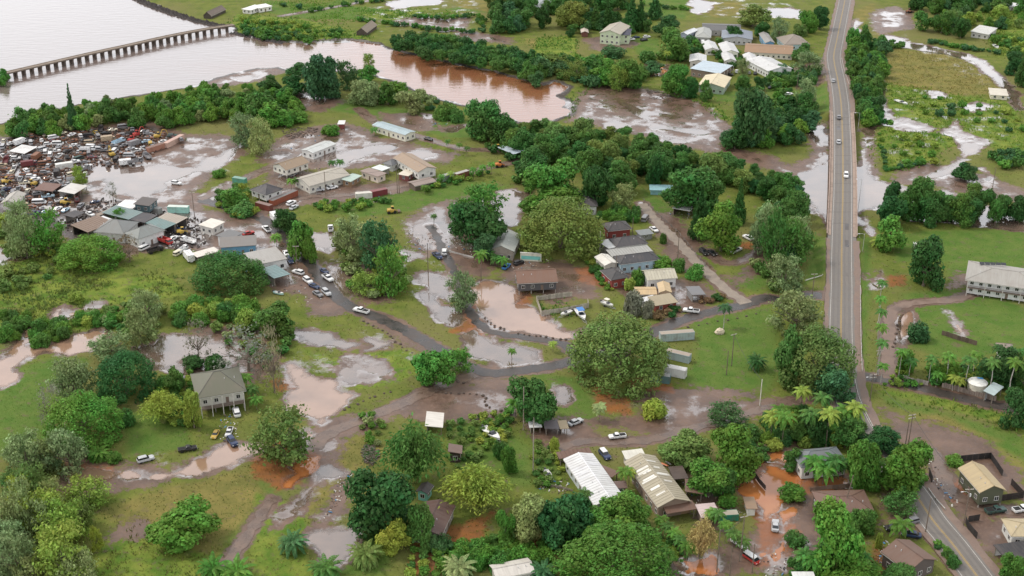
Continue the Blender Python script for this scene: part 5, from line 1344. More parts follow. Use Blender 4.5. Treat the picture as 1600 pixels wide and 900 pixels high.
house((1497,731),(1531,770),(1571,764), 5.4, 'gable', (.50,.39,.22), (.115,.125,.075), 'green-walled house with tan gable roof in a black fence', ridge='AB', rise=1.9, over=.5, stilt=1.0)
house((1564,810),(1580,838),(1640,832), 3.6, 'hip', (.50,.41,.25), (.66,.66,.62), 'white cottage with tan roof at the right edge', rise=1.5)
house((1573,875),(1640,866),(1620,842), 3.2, 'flat', (.03,.028,.03), (.6,.58,.55), 'carport with black flat roof at the right edge', 'carport', 'carport', open_=True)
house((1252,731),(1326,724),(1312,697), 4.2, 'hip', (.20,.225,.235), (.70,.69,.66), 'flooded white house with grey hip roof behind palms', rise=2.4)
house((775,905),(836,893),(815,873), 3.4, 'gable', (.62,.58,.52), (.5,.48,.42), 'pale weathered roof at the bottom edge under bushes', rise=1.0)
house((1240,905),(1275,905),(1268,893), 3.0, 'flat', (.72,.72,.70), (.5,.48,.42), 'white flat roof cut by the bottom edge', 'shed', 'shed')
house((1034,875),(1050,905),(1062,900), 3.0, 'shed', (.17,.105,.085), (.3,.2,.15), 'brown roof half hidden by the bottom umbrella tree', 'shed', 'shed', rise=.4)
# the workshops by the salvage yard
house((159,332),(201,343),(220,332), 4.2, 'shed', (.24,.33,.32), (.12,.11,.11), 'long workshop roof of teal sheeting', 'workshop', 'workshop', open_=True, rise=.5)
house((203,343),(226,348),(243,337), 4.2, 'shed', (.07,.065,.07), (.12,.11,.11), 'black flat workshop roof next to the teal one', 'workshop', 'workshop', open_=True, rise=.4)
house((131,350),(150,356),(171,341), 4.0, 'shed', (.74,.74,.74), (.3,.28,.26), 'white lean-to roof between teal and brown workshop roofs', 'lean-to', 'lean_to', rise=.3)
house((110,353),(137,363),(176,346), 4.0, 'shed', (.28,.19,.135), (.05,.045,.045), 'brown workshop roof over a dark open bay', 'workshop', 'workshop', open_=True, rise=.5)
house((146,362),(194,366),(212,346), 4.2, 'hip', (.25,.26,.25), (.66,.66,.63), 'grey hip-roofed workshop left of the white-walled one')
house((193,364),(216,374),(253,357), 4.4, 'hip', (.27,.29,.275), (.72,.72,.70), 'white-walled house with grey-green hip roof by the red flatbed', ridge='BC')
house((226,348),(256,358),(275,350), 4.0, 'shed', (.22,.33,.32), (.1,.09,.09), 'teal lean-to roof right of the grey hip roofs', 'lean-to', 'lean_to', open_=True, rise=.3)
house((242,342),(274,350),(295,341), 4.2, 'shed', (.46,.40,.33), (.2,.18,.16), 'rust-streaked tan roof over an open bay', 'workshop', 'workshop', open_=True, rise=.3)
house((99,336),(115,340),(129,331), 3.6, 'flat', (.06,.055,.06), (.3,.27,.24), 'small black-roofed shed left of the workshops', 'shed', 'shed', open_=True)
house((148,335),(155,337),(170,324), 3.2, 'flat', (.33,.25,.19), (.4,.35,.3), 'small tan shed behind the teal workshop roof', 'shed', 'shed')
house((179,323),(207,326),(209,313), 3.2, 'flat', (.78,.77,.75), (.76,.75,.73), 'white box trailer behind the teal workshop roof', 'trailer', 'trailer')
house((208,320),(233,322),(231,309), 5.4, 'shed', (.13,.11,.10), (.10,.17,.19), 'two-storey dark teal cabin at the edge of the flood pool', 'cabin', 'cabin', rise=.4, stilt=2.2)
house((337,368),(360,374),(370,361), 4.6, 'flat', (.20,.20,.20), (.74,.74,.73), 'white block house with grey roof left of the blue house')
house((310,352),(332,357),(345,345), 3.4, 'shed', (.70,.66,.58), (.66,.63,.58), 'cream-roofed shed beside the white block house', 'shed', 'shed', rise=.3)
house((343,387),(401,383),(397,370), 4.0, 'shed', (.25,.23,.21), (.16,.38,.56), 'light blue house with low grey roof', 'house', rise=.8)
house((396,415),(449,404),(437,384), 4.4, 'flat', (.42,.40,.37), (.76,.76,.74), 'white flat-roofed building with dark windows by the lane', wcol=(.2,.2,.2))
house((428,436),(454,428),(435,412), 3.6, 'shed', (.24,.36,.36), (.3,.28,.26), 'teal carport roof in front of the white building', 'carport', 'carport', open_=True, rise=.3)
house((308,402),(344,392),(336,385), 3.4, 'flat', (.68,.63,.56), (.3,.28,.26), 'long flat trailer roof beside the blue house', 'trailer', 'trailer', open_=True)
house((14,236),(38,240),(45,229), 3.4, 'shed', (.74,.74,.72), (.3,.28,.26), 'white open shed roof in the salvage yard', 'shed', 'shed', open_=True)
house((52,296),(82,299),(86,288), 3.2, 'shed', (.22,.11,.08), (.2,.12,.1), 'rusty open shed in the salvage yard', 'shed', 'shed', open_=True)
house((90,300),(116,303),(118,288), 3.4, 'shed', (.62,.60,.56), (.6,.58,.55), 'grey open shed at the edge of the flood pool', 'shed', 'shed', open_=True)
house((0,318),(26,318),(34,302), 3.4, 'gable', (.46,.43,.38), (.6,.57,.52), 'pale shed at the left edge below the salvage yard', 'shed', 'shed')
# trailers and houses in the middle
house((581,195),(633,211),(652,206), 3.6, 'gable', (.45,.55,.58), (.70,.68,.56), 'long cream trailer house with pale blue roof', ridge='AB', rise=.7, over=.25)
house((470,234),(489,239),(523,224), 3.4, 'gable', (.58,.60,.58), (.72,.71,.68), 'white trailer house with grey roof above the puddles', rise=.7, over=.3)
house((424,258),(447,266),(479,252), 4.8, 'gable', (.36,.26,.17), (.68,.66,.58), 'cream house on stilts with tan roof', ridge='BC', stilt=1.8)
house((458,279),(483,291),(552,275), 3.8, 'gable', (.46,.42,.35), (.62,.60,.53), 'long low house with grey-tan roof', ridge='BC', rise=1.7)
house((533,281),(548,284),(559,273), 3.0, 'shed', (.44,.55,.48), (.32,.2,.11), 'small wooden shed with mint roof beside the long house', 'shed', 'shed', rise=.3)
house((562,267),(590,276),(606,271), 3.4, 'flat', (.35,.26,.22), (.70,.60,.50), 'flat-roofed pink trailer house')
house((580,262),(597,267),(604,260), 3.2, 'flat', (.66,.70,.68), (.6,.58,.53), 'pale lean-to behind the pink trailer house', 'lean-to', 'lean_to', open_=True)
house((614,246),(653,269),(684,263), 5.0, 'gable', (.40,.29,.20), (.72,.70,.65), 'long two-level house with tan roof and side porch', ridge='AB', stilt=1.2, rise=1.6)
house((597,255),(613,259),(616,250), 3.2, 'hip', (.17,.18,.19), (.66,.66,.64), 'small white shed with grey roof beside the tan-roofed house', 'shed', 'shed')
house((621,272),(638,275),(643,266), 3.0, 'flat', (.66,.60,.49), (.30,.1,.09), 'cream porch roof over red walls', 'porch', 'porch')
house((390,296),(415,305),(437,293), 4.6, 'hip', (.075,.072,.08), (.66,.65,.62), 'white house on stilts with dark hip roof', stilt=1.6)
house((648,291),(682,283),(672,276), 2.6, 'gable', (.36,.28,.24), (.2,.15,.12), 'collapsed rusty sheet roof by the field edge', 'shed', 'shed', win=False, rise=.6)
house((777,230),(803,241),(815,233), 3.2, 'shed', (.52,.60,.66), (.4,.4,.4), 'open shelter with pale blue metal roof by the wood', 'shelter', 'shelter', open_=True, rise=.4)
house((527,194),(538,194),(540,188), 2.8, 'flat', (.78,.76,.74), (.33,.09,.08), 'tiny red shed with white roof by the mud heaps', 'shed', 'shed', win=False)
house((377,14),(392,16),(412,9), 3.0, 'flat', (.78,.78,.74), (.76,.74,.68), 'near white greenhouse box by the sea', 'trailer', 'trailer')
house((393,9),(404,13),(425,9), 3.2, 'flat', (.78,.78,.74), (.76,.74,.68), 'far white greenhouse box by the sea', 'trailer', 'trailer')
house((317,24),(330,25),(336,13), 2.2, 'gable', (.20,.15,.11), (.1,.08,.06), 'thatched boat shed on the far shore', 'hut', 'hut', win=False, rise=2.6, over=.3)
house((556,50),(573,51),(578,38), 2.4, 'gable', (.27,.21,.14), (.12,.09,.07), 'thatched hut on the far river bank', 'hut', 'hut', win=False, rise=2.8, over=.3)
house((763,390),(803,393),(800,366), 4.2, 'gable', (.42,.44,.40), (.42,.36,.30), 'pale grey house half hidden by trees')
house((778,392),(800,394),(798,383), 3.0, 'shed', (.2,.12,.09), (.25,.16,.12), 'brown shed under the trees left of the mural wall', 'shed', 'shed', open_=True)
# the cluster by the gravel lane
house((950,361),(988,357),(976,345), 4.4, 'hip', (.085,.078,.08), (.33,.06,.05), 'red house with dark hip roof by the gravel lane', over=.7)
house((963,386),(1013,380),(1001,367), 4.2, 'hip', (.09,.085,.09), (.4,.38,.36), 'house with dark grey hip roof below the red house')
house((951,389),(973,384),(961,371), 3.8, 'shed', (.55,.56,.55), (.4,.38,.36), 'pale grey metal roof left of the dark hip roof', 'shed', 'shed', rise=.2)
house((957,402),(1021,393),(1013,382), 3.4, 'shed', (.42,.42,.39), (.4,.36,.32), 'long rust-streaked lean-to roof in sheets', 'lean-to', 'lean_to', rise=.3, open_=True, sheet=None)
house((969,413),(1032,405),(1018,393), 4.2, 'hip', (.075,.075,.082), (.40,.55,.62), 'light blue house with charcoal hip roof')
house((945,415),(967,411),(951,397), 3.6, 'gable', (.72,.69,.62), (.6,.57,.5), 'small house with cream gable roof', rise=.9)
house((955,438),(984,433),(972,416), 4.0, 'hip', (.075,.073,.076), (.36,.06,.05), 'red-walled house with black hip roof beside the brown yard')
house((1011,438),(1059,434),(1053,418), 4.0, 'gable', (.53,.49,.38), (.74,.73,.70), 'white house with cream gable roof by the gravel lane', rise=1.8)
house((993,460),(1027,460),(1022,448), 3.0, 'gable', (.60,.43,.23), (.5,.38,.25), 'low roof of golden tan sheeting', 'shed', 'shed', rise=.6)
house((1030,457),(1050,457),(1046,442), 3.4, 'gable', (.60,.45,.26), (.66,.5,.33), 'small golden tan gable beside the white pickup', 'shed', 'shed', rise=.9)
house((1024,478),(1060,472),(1046,460), 3.0, 'shed', (.42,.35,.23), (.34,.07,.05), 'tan roof over red walls above the reddish hedge', 'shed', 'shed', rise=.6)
house((1005,472),(1028,466),(1022,460), 2.8, 'flat', (.68,.68,.67), (.5,.48,.44), 'white flat roof beside the grey palms', 'shed', 'shed')
house((1081,462),(1103,460),(1100,446), 3.0, 'shed', (.24,.24,.25), (.3,.3,.3), 'grey carport by the lane', 'carport', 'carport', open_=True, rise=.3)
house((1000,368),(1022,365),(1015,358), 2.6, 'shed', (.26,.28,.28), (.3,.3,.28), 'small grey shed roof beside the white car', 'shed', 'shed')
house((893,322),(934,322),(922,300), 4.2, 'hip', (.10,.09,.095), (.6,.6,.58), 'dark-roofed house deep in the trees')
house((1015,297),(1052,298),(1053,289), 2.4, 'flat', (.30,.52,.56), (.30,.55,.60), 'turquoise flat shelter at the end of the lawn', 'shelter', 'shelter', win=False)
house((1050,325),(1078,330),(1075,314), 3.4, 'flat', (.6,.6,.58), (.2,.15,.12), 'wrecked pale shed under the big tree by the lawn', 'shed', 'shed', open_=True)
# far houses
house((936,51),(969,54),(968,39), 7.0, 'gable', (.46,.42,.33), (.58,.66,.45), 'two-storey pale green house with tan gable roof', ridge='BC', rise=2.2)
house((944,53),(984,55),(980,47), 5.8, 'shed', (.045,.05,.09), (.58,.66,.45), 'pale green wing roofed with dark panels', 'annex', 'annex', rise=1.0)
house((908,51),(920,51),(920,45), 3.0, 'gable', (.6,.52,.44), (.22,.08,.06), 'small dark red shed left of the pale green house', 'shed', 'shed', win=False)
house((1086,58),(1111,59),(1111,45), 3.4, 'hip', (.42,.43,.40), (.5,.5,.47), 'grey hip-roofed cottage behind the white cottages')
house((1097,47),(1158,49),(1158,38), 3.6, 'gable', (.14,.14,.14), (.5,.48,.45), 'long dark grey roof far behind the cottages', rise=1.4)
house((1127,60),(1176,62),(1175,49), 3.8, 'gable', (.26,.30,.36), (.5,.5,.5), 'blue-grey roofed house left of the long brown roof', rise=1.6)
house((1102,78),(1124,78),(1122,66), 3.4, 'gable', (.68,.68,.67), (.78,.74,.66), 'white gabled cottage beside the round tree', ridge='BC', rise=1.5)
house((1130,82),(1155,82),(1154,68), 4.0, 'gable', (.68,.68,.67), (.74,.74,.60), 'tallest white gabled cottage in the middle of the row', ridge='BC', rise=1.6)
house((1132,95),(1151,95),(1150,83), 3.2, 'gable', (.68,.68,.67), (.70,.68,.6), 'small white gabled cottage nearest the pickups', ridge='BC', rise=1.3)
house((1168,98),(1188,98),(1187,85), 3.6, 'gable', (.68,.68,.67), (.66,.62,.55), 'white gabled cottage below the long brown roof', ridge='BC', rise=1.5)
house((1163,81),(1239,85),(1238,71), 3.6, 'gable', (.37,.22,.115), (.72,.66,.56), 'long cream house with orange-brown roof', rise=1.7)
house((1077,96),(1104,97),(1103,86), 3.6, 'gable', (.68,.68,.67), (.66,.62,.56), 'white gabled house above the pale blue roof', ridge='BC', rise=1.2)
house((1078,108),(1125,115),(1124,99), 4.4, 'shed', (.55,.64,.70), (.33,.24,.19), 'house with broad pale blue metal roof and brown deck', rise=.5, deck=(1.2, 2.0))
house((1090,133),(1132,137),(1135,120), 4.2, 'gable', (.66,.57,.38), (.42,.52,.42), 'pale green house with cream yellow roof', rise=1.8)
house((1200,111),(1239,107),(1242,86), 4.4, 'gable', (.68,.68,.67), (.7,.7,.68), 'house with big bright white metal roof', rise=1.7)
house((1226,70),(1266,69),(1262,57), 3.6, 'hip', (.33,.28,.23), (.45,.6,.62), 'hip-roofed tan cottage beside the main road')
house((1196,67),(1211,67),(1211,52), 4.4, 'gable', (.35,.34,.32), (.16,.38,.60), 'small bright blue house behind the cottages', ridge='BC')
house((1062,52),(1074,54),(1072,44), 4.4, 'gable', (.74,.76,.78), (.4,.45,.55), 'narrow white and blue house beside the dark tree', ridge='BC')
house((836,12),(892,10),(886,-4), 4.8, 'hip', (.32,.36,.36), (.38,.30,.25), 'large grey-roofed hillside house on posts', stilt=2.4)
house((800,14),(816,14),(818,6), 3.0, 'flat', (.42,.66,.70), (.6,.6,.6), 'pale turquoise roof left of the hillside house', 'shed', 'shed')
house((1516,50),(1545,54),(1546,42), 3.4, 'shed', (.66,.66,.62), (.6,.58,.54), 'farm shed with white striped roof in the far field', 'shed', 'shed', rise=.5)
house((1547,148),(1576,150),(1574,139), 2.6, 'flat', (.62,.57,.47), (.72,.66,.52), 'small cream hut standing in the marsh', 'hut', 'hut')
house((1568,10),(1597,10),(1592,4), 3.2, 'flat', (.78,.78,.78), (.6,.6,.6), 'long white roof at the top right corner', 'shed', 'shed')
house((1508,437),(1630,455),(1634,424), 6.2, 'hip', (.40,.38,.34), (.66,.66,.64), 'white two-storey house with solar panels and verandas', stilt=.6, rise=2.2, over=1.0, deck=(1.2, 3.3))
house((1562,552),(1588,554),(1589,538), 3.4, 'hip', (.33,.26,.21), (.72,.70,.66), 'small tan-roofed cottage behind the palms', 'cottage', 'house')
house((1428,384),(1442,385),(1442,379), 2.6, 'flat', (.6,.58,.54), (.72,.72,.70), 'small white shed at the edge of the right-hand lawn', 'shed', 'shed', win=False)
# solar panels standing on the white house
pc = U((1556, 413), 7.6)
for i in range(5):
    o = ob('solar_panel', MB().box(-.9, .9, -.75, .75, 0, .07).me('solar_panel', M['glass']), None, (pc.x - 5.2 + i*1.95, pc.y - i*.16, 8.0), 0, rot=(R(18), 0, R(-9)))
    tag(o, 'dark blue solar panel on the roof of the white house', 'solar panel', 'solar panels on the white house', (1540+i*8, 413))

# ------------------------------------------------------------------ containers, trailers and boxes
def cont_mesh():
    mb = MB(); n = 24; h = 2.6; w = 1.22; l = .5
    for s in (-1, 1):
        v = []
        for i in range(n + 1):
            y = s*(w - (.06 if i % 2 else 0)); x = -l + i/n
            v += [(x, y, .15), (x, y, h-.1)]
        mb.add(v, [(2*i, 2*i+2, 2*i+3, 2*i+1) if s < 0 else (2*i+1, 2*i+3, 2*i+2, 2*i) for i in range(n)])
    mb.box(-l, l, -w+.07, w-.07, h-.12, h-.05); mb.box(-l, l, -w, w, .1, .25)
    mb.box(-l, -l+.004, -w, w, .1, h); mb.box(l-.004, l, -w, w, .1, h)
    for s in (-1, 1): mb.box(-l, l, s*w-.06, s*w+.06, h-.12, h)
    return mb.me('body', M['box'])
CONT = cont_mesh()
CDOOR = MB(); CDOOR.box(0, .03, -1.12, -.03, .2, 2.45); CDOOR.box(0, .03, .03, 1.12, .2, 2.45)
for y in (-.7, -.35, .35, .7): CDOOR.box(.03, .07, y-.02, y+.02, .25, 2.4)
CDOOR = CDOOR.me('door', M['box'])
CTOP = MB().box(-.49, .49, -1.1, 1.1, 2.56, 2.6).me('roof', M['roof'])
def container(p0, p1, col, label, L=None, hs=1.0, top=None, px=None, ws=1.0):
    a, b = U(p0), U(p1); d = b - a
    L = L or max(3, d.length)
    rz = math.atan2(d.y, d.x); n = Vector((-d.y, d.x, 0)).normalized()
    if n.y < 0: n = -n
    c = (a + b)/2 + n*1.22*ws
    e = ob('shipping_container', None, None, (c.x, c.y, 0), rz)
    e.empty_display_size = .5
    col = aged(col); top = aged(top) if top else None
    ob('body', CONT, e, (0, 0, 0), 0, (L, ws, hs), col)
    ob('door', CDOOR, e, (L/2, 0, 0), 0, (1, ws, hs), tuple(x*.9 for x in col))
    ob('roof', CTOP, e, (0, 0, .02*hs), 0, (L, ws, hs), top or tuple(x*.9 for x in col))
    tag(e, label, 'container', None, p0)
container((1032,535),(1085,531), (.42,.50,.50), 'longest grey trailer box beside the umbrella tree', hs=1.15, top=(.42,.35,.28))
container((1038,560),(1076,569), (.40,.48,.49), 'grey trailer box with rusty top, second of the parked trailers', hs=1.1, top=(.42,.34,.27))
container((1035,586),(1070,593), (.72,.71,.68), 'white trailer box nearest the muddy lane', hs=1.2)
container((1016,597),(1046,601), (.13,.27,.27), 'dark teal container half under the umbrella tree', hs=1.05, top=(.35,.36,.34))
container((427,323),(466,306), (.36,.10,.05), 'orange-red container with grey top behind the hedge', top=(.2,.19,.18))
container((399,325),(421,331), (.28,.075,.055), 'dark red container left of the orange-red one', top=(.3,.2,.17))
container((581,309),(606,304), (.27,.045,.06), 'crimson container by the field edge', top=(.3,.1,.1))
container((556,312),(582,310), (.68,.66,.60), 'white box container joined to the crimson one', top=(.6,.57,.5))
container((690,285),(712,279), (.36,.42,.38), 'grey-green rusty container in the banana row', top=(.4,.4,.36))
container((714,281),(734,275), (.30,.11,.07), 'rust-red container at the end of the banana row', top=(.45,.44,.40))
container((262,333),(294,334), (.40,.72,.62), 'mint green container beside the yard track', hs=1.1, top=(.6,.66,.6))
container((363,286),(382,289), (.12,.40,.27), 'green container beside the flooded yard lane', top=(.24,.4,.33))
container((233,240),(258,232), (.46,.22,.15), 'rust-pink open container in the salvage yard', top=(.25,.14,.1))
container((262,232),(289,218), (.62,.42,.34), 'pale pink long container at the end of the salvage yard', top=(.6,.4,.33))
container((88,266),(115,262), (.70,.70,.66), 'white box body lying in the salvage yard', top=(.7,.7,.66))
container((1122,816),(1154,814), (.03,.28,.17), 'green dumpster full of scrap by the pink shelter', hs=.8, top=(.45,.42,.33))
container((68,329),(78,340), (.5,.48,.45), 'grey box beside the left trees', L=5)
container((240,334),(248,336), (.4,.4,.38), 'small grey tank box behind the teal roof', L=3)
# the painted wall panel under the umbrella tree
a, b = U((813, 407)), U((846, 409))
d = b - a
mw = ob('mural_wall', None, None, ((a.x+b.x)/2, (a.y+b.y)/2, 0), math.atan2(d.y, d.x))
ob('panel', MB().box(-d.length/2, d.length/2, -.15, .15, 0, 3.4).me('panel', M['wall']), mw, color=(.66, .64, .52))
ob('painted_band', MB().box(-d.length/2+.4, d.length/2-.4, -.17, -.155, .7, 2.2).me('band', M['wall']), mw, color=(.20, .56, .50))
ob('cap', MB().box(-d.length/2-.1, d.length/2+.1, -.25, .25, 3.4, 3.55).me('cap', M['wall']), mw, color=(.7, .7, .64))
tag(mw, 'cream wall panel with a painted turquoise band', 'wall', None, (830, 400))
# round water tank
c = U((1525, 612))
wtk = ob('water_tank', None, None, (c.x, c.y, 0))
mb = MB(); n = 32; r = 2.9
for z, rr_ in ((0, r), (3.6, r)):
    mb.v += [(rr_*math.cos(2*math.pi*i/n), rr_*math.sin(2*math.pi*i/n), z) for i in range(n)]
mb.f += [(i, (i+1) % n, (i+1) % n + n, i + n) for i in range(n)]
ob('shell', mb.me('shell', M['wall']), wtk, color=(.68, .64, .52))
mb = MB(); mb.v = [(3.1*math.cos(2*math.pi*i/n), 3.1*math.sin(2*math.pi*i/n), 3.6) for i in range(n)] + [(2.2*math.cos(2*math.pi*i/n), 2.2*math.sin(2*math.pi*i/n), 4.2) for i in range(n)] + [(0, 0, 4.7)]
mb.f = [(i, (i+1) % n, (i+1) % n + n, i + n) for i in range(n)] + [(i+n, (i+1) % n + n, 2*n) for i in range(n)]
ob('lid', mb.me('lid', M['wall']), wtk, color=(.78, .77, .72))
ob('patch', MB().add([(-.2, .3, 4.74), (1.7, .2, 4.45), (1.9, 1.2, 4.38), (.1, 1.3, 4.6)], [(0, 1, 2, 3)]).me('patch', M['trim']), wtk, color=(.05, .35, .75))
tag(wtk, 'round cream water tank with pale domed lid', 'water tank', None, (1525, 605))
house((1536,612),(1553,618),(1545,596), 3.4, 'shed', (.50,.60,.60), (.4,.4,.4), 'pale blue-grey lean-to beside the round water tank', 'lean-to', 'lean_to', open_=True, rise=.4)
# ------------------------------------------------------------------ vehicles (front towards +x)
WH = MB().wheel(0, 0, .36, .26).me('wheel', M['rubber'])
def vm(fn, mat, nm):
    mb = MB(); fn(mb); return mb.me(nm, M[mat])
def lights(x, w, z):
    mb = MB(); mb.box(x-.04, x+.03, -w, -w+.35, z, z+.16); mb.box(x-.04, x+.03, w-.35, w, z, z+.16); return mb
VEH = {}
def defveh(kind, L, body, glass, roof, wheels, extra=()):
    VEH[kind] = {}
    for mat in ('paint', 'wreck'):
        b = MB(); [b.loft(s, c) for s, c in body]
        r = MB(); [r.loft(s, c) for s, c in roof]
        VEH[kind][mat] = dict(L=L, body=b.me('body', M[mat]), roof=r.me('roof', M[mat]) if roof else None, wheels=wheels)
    g = MB(); [g.loft(s, c) for s, c in glass]
    VEH[kind]['glass'] = g.me('windows', M['glass'])
    VEH[kind]['extra'] = [(nm, vm(fn, mt, nm), col) for nm, fn, mt, col in extra]
    VEH[kind]['head'] = lights(L/2-.02, .8, .62).me('headlight', M['trim'])
W4 = lambda f, r, w=.78: [(f, -w), (f, w), (r, -w), (r, w)]
defveh('sedan', 4.7, [([(.28,-2.3,2.3,.84),(.55,-2.35,2.35,.90),(.86,-2.3,2.25,.86),(.93,-2.1,2.0,.78)], .3)], [([(.93,-1.75,1.05,.76),(1.36,-1.05,.35,.62)], .12)], [([(1.36,-1.08,.38,.63),(1.43,-.9,.2,.55)], .15)], W4(1.45, -1.4))
defveh('suv', 4.8, [([(.32,-2.35,2.35,.88),(.6,-2.4,2.4,.94),(1.0,-2.38,2.25,.9),(1.06,-2.3,2.0,.84)], .25)], [([(1.06,-2.25,1.0,.83),(1.6,-1.95,.35,.70)], .12)], [([(1.6,-1.98,.38,.71),(1.7,-1.8,.2,.62)], .15)], W4(1.5, -1.45))
defveh('van', 5.4, [([(.32,-2.65,2.65,.92),(.6,-2.7,2.7,.98),(1.15,-2.7,2.35,.96)], .2)], [([(1.15,-2.6,2.3,.95),(1.75,-2.55,1.55,.86)], .12)], [([(1.75,-2.6,1.6,.88),(2.0,-2.5,1.3,.8)], .2)], W4(1.75, -1.6))
defveh('pickup', 5.6, [([(.4,-.6,2.7,.90),(.65,-.62,2.78,.97),(1.02,-.62,2.65,.93),(1.1,-.6,2.4,.86)], .25), ([(.4,-2.75,-.63,.90),(.8,-2.78,-.63,.95)], .1), ([(.8,-2.78,-.63,.95),(1.1,-2.78,-.63,.95)], .08)],
        [([(1.1,-.55,1.35,.84),(1.65,-.4,.75,.72)], .12)], [([(1.65,-.43,.78,.73),(1.74,-.3,.6,.64)], .15)], W4(1.75, -1.7),
        [('truck_bed', lambda m: m.box(-2.62, -.75, -.78, .78, 1.06, 1.115), 'rubber', None)])
defveh('truck', 7.4, [([(.6,1.7,3.6,1.0),(1.3,1.7,3.7,1.05),(1.6,1.7,3.6,1.0)], .2), ([(.55,-3.7,1.7,.45),(.8,-3.7,1.7,.45)], .05)], [([(1.6,1.75,3.55,.98),(2.2,1.8,3.1,.88)], .1)], [([(2.2,1.75,3.15,.9),(2.35,1.8,3.0,.85)], .1)],
        [(2.6,-.95),(2.6,.95),(-2.2,-.95),(-2.2,.95),(-3.0,-.95),(-3.0,.95)], [('cargo_bed', lambda m: (m.box(-3.7, 1.5, -1.15, 1.15, .85, 1.05), m.box(-3.7, 1.5, -1.15, -1.05, 1.05, 2.0), m.box(-3.7, 1.5, 1.05, 1.15, 1.05, 2.0), m.box(1.4, 1.5, -1.05, 1.05, 1.05, 2.2)), 'wreck', 'own')])
defveh('boxtruck', 7.2, [([(.6,2.0,3.5,1.0),(1.3,2.0,3.6,1.05),(1.6,2.0,3.5,1.0)], .2), ([(.55,-3.6,2.0,.45),(.8,-3.6,2.0,.45)], .05)], [([(1.6,2.05,3.45,.98),(2.2,2.1,3.0,.88)], .1)], [([(2.2,2.05,3.05,.9),(2.35,2.1,2.9,.85)], .1)],
        [(2.7,-.95),(2.7,.95),(-2.2,-.95),(-2.2,.95)], [('cargo_box', lambda m: m.box(-3.6, 1.85, -1.2, 1.2, .85, 3.1), 'wreck', 'own')])
VCOL = {'white': (.78,.78,.77), 'silver': (.48,.49,.5), 'grey': (.22,.22,.23), 'black': (.02,.02,.022), 'dark blue': (.025,.045,.11), 'blue': (.05,.18,.42), 'red': (.42,.03,.025), 'dark green': (.03,.075,.065), 'yellow': (.48,.32,.05), 'teal': (.1,.38,.38), 'rust': (.22,.09,.045), 'tan': (.42,.33,.22), 'cream': (.66,.60,.45), 'orange': (.55,.17,.03), 'maroon': (.14,.025,.03), 'pale blue': (.4,.55,.65)}
KN = {'sedan': 'car', 'suv': 'SUV', 'van': 'van', 'pickup': 'pickup truck', 'truck': 'flatbed truck', 'boxtruck': 'box truck'}
KO = {'sedan': 'parked_car', 'suv': 'parked_suv', 'van': 'parked_van', 'pickup': 'pickup_truck', 'truck': 'flatbed_truck', 'boxtruck': 'box_truck'}
def vehicle(kind, col, p0, p1, label=None, mat='paint', group=None, z=0., roofc=None, tilt=0., bare=False, fit=True):
    a, b = U(p0, z+.6), U(p1, z+.6); d = b - a
    V = VEH[kind][mat]; L = V['L']
    s = min(1.12, max(.9, d.length / L)) if fit else 1
    c = (a + b)/2
    e = ob(KO[kind], None, None, (c.x, c.y, z+.02), rot=(tilt, 0, math.atan2(d.y, d.x)), sc=(s, s, s))
    e.empty_display_size = .5
    cc = VCOL[col]
    ob('body', V['body'], e, color=cc)
    ob('windows', VEH[kind]['glass'], e)
    if V['roof']: ob('roof', V['roof'], e, color=VCOL.get(roofc, cc) if roofc else cc)
    if not bare:
        for (x, y) in V['wheels']: ob('wheel', WH, e, (x, y, 0))
        ob('headlight', VEH[kind]['head'], e, color=(.8, .8, .75))
    for nm, me_, own in VEH[kind]['extra']:
        ob(nm, me_, e, color=VCOL.get(roofc, cc) if own else None)
    tag(e, label or f'{col} {KN[kind]} near {near(p0)}', 'car' if kind in ('sedan', 'suv') else KN[kind].split()[0], group, p0)
    return e
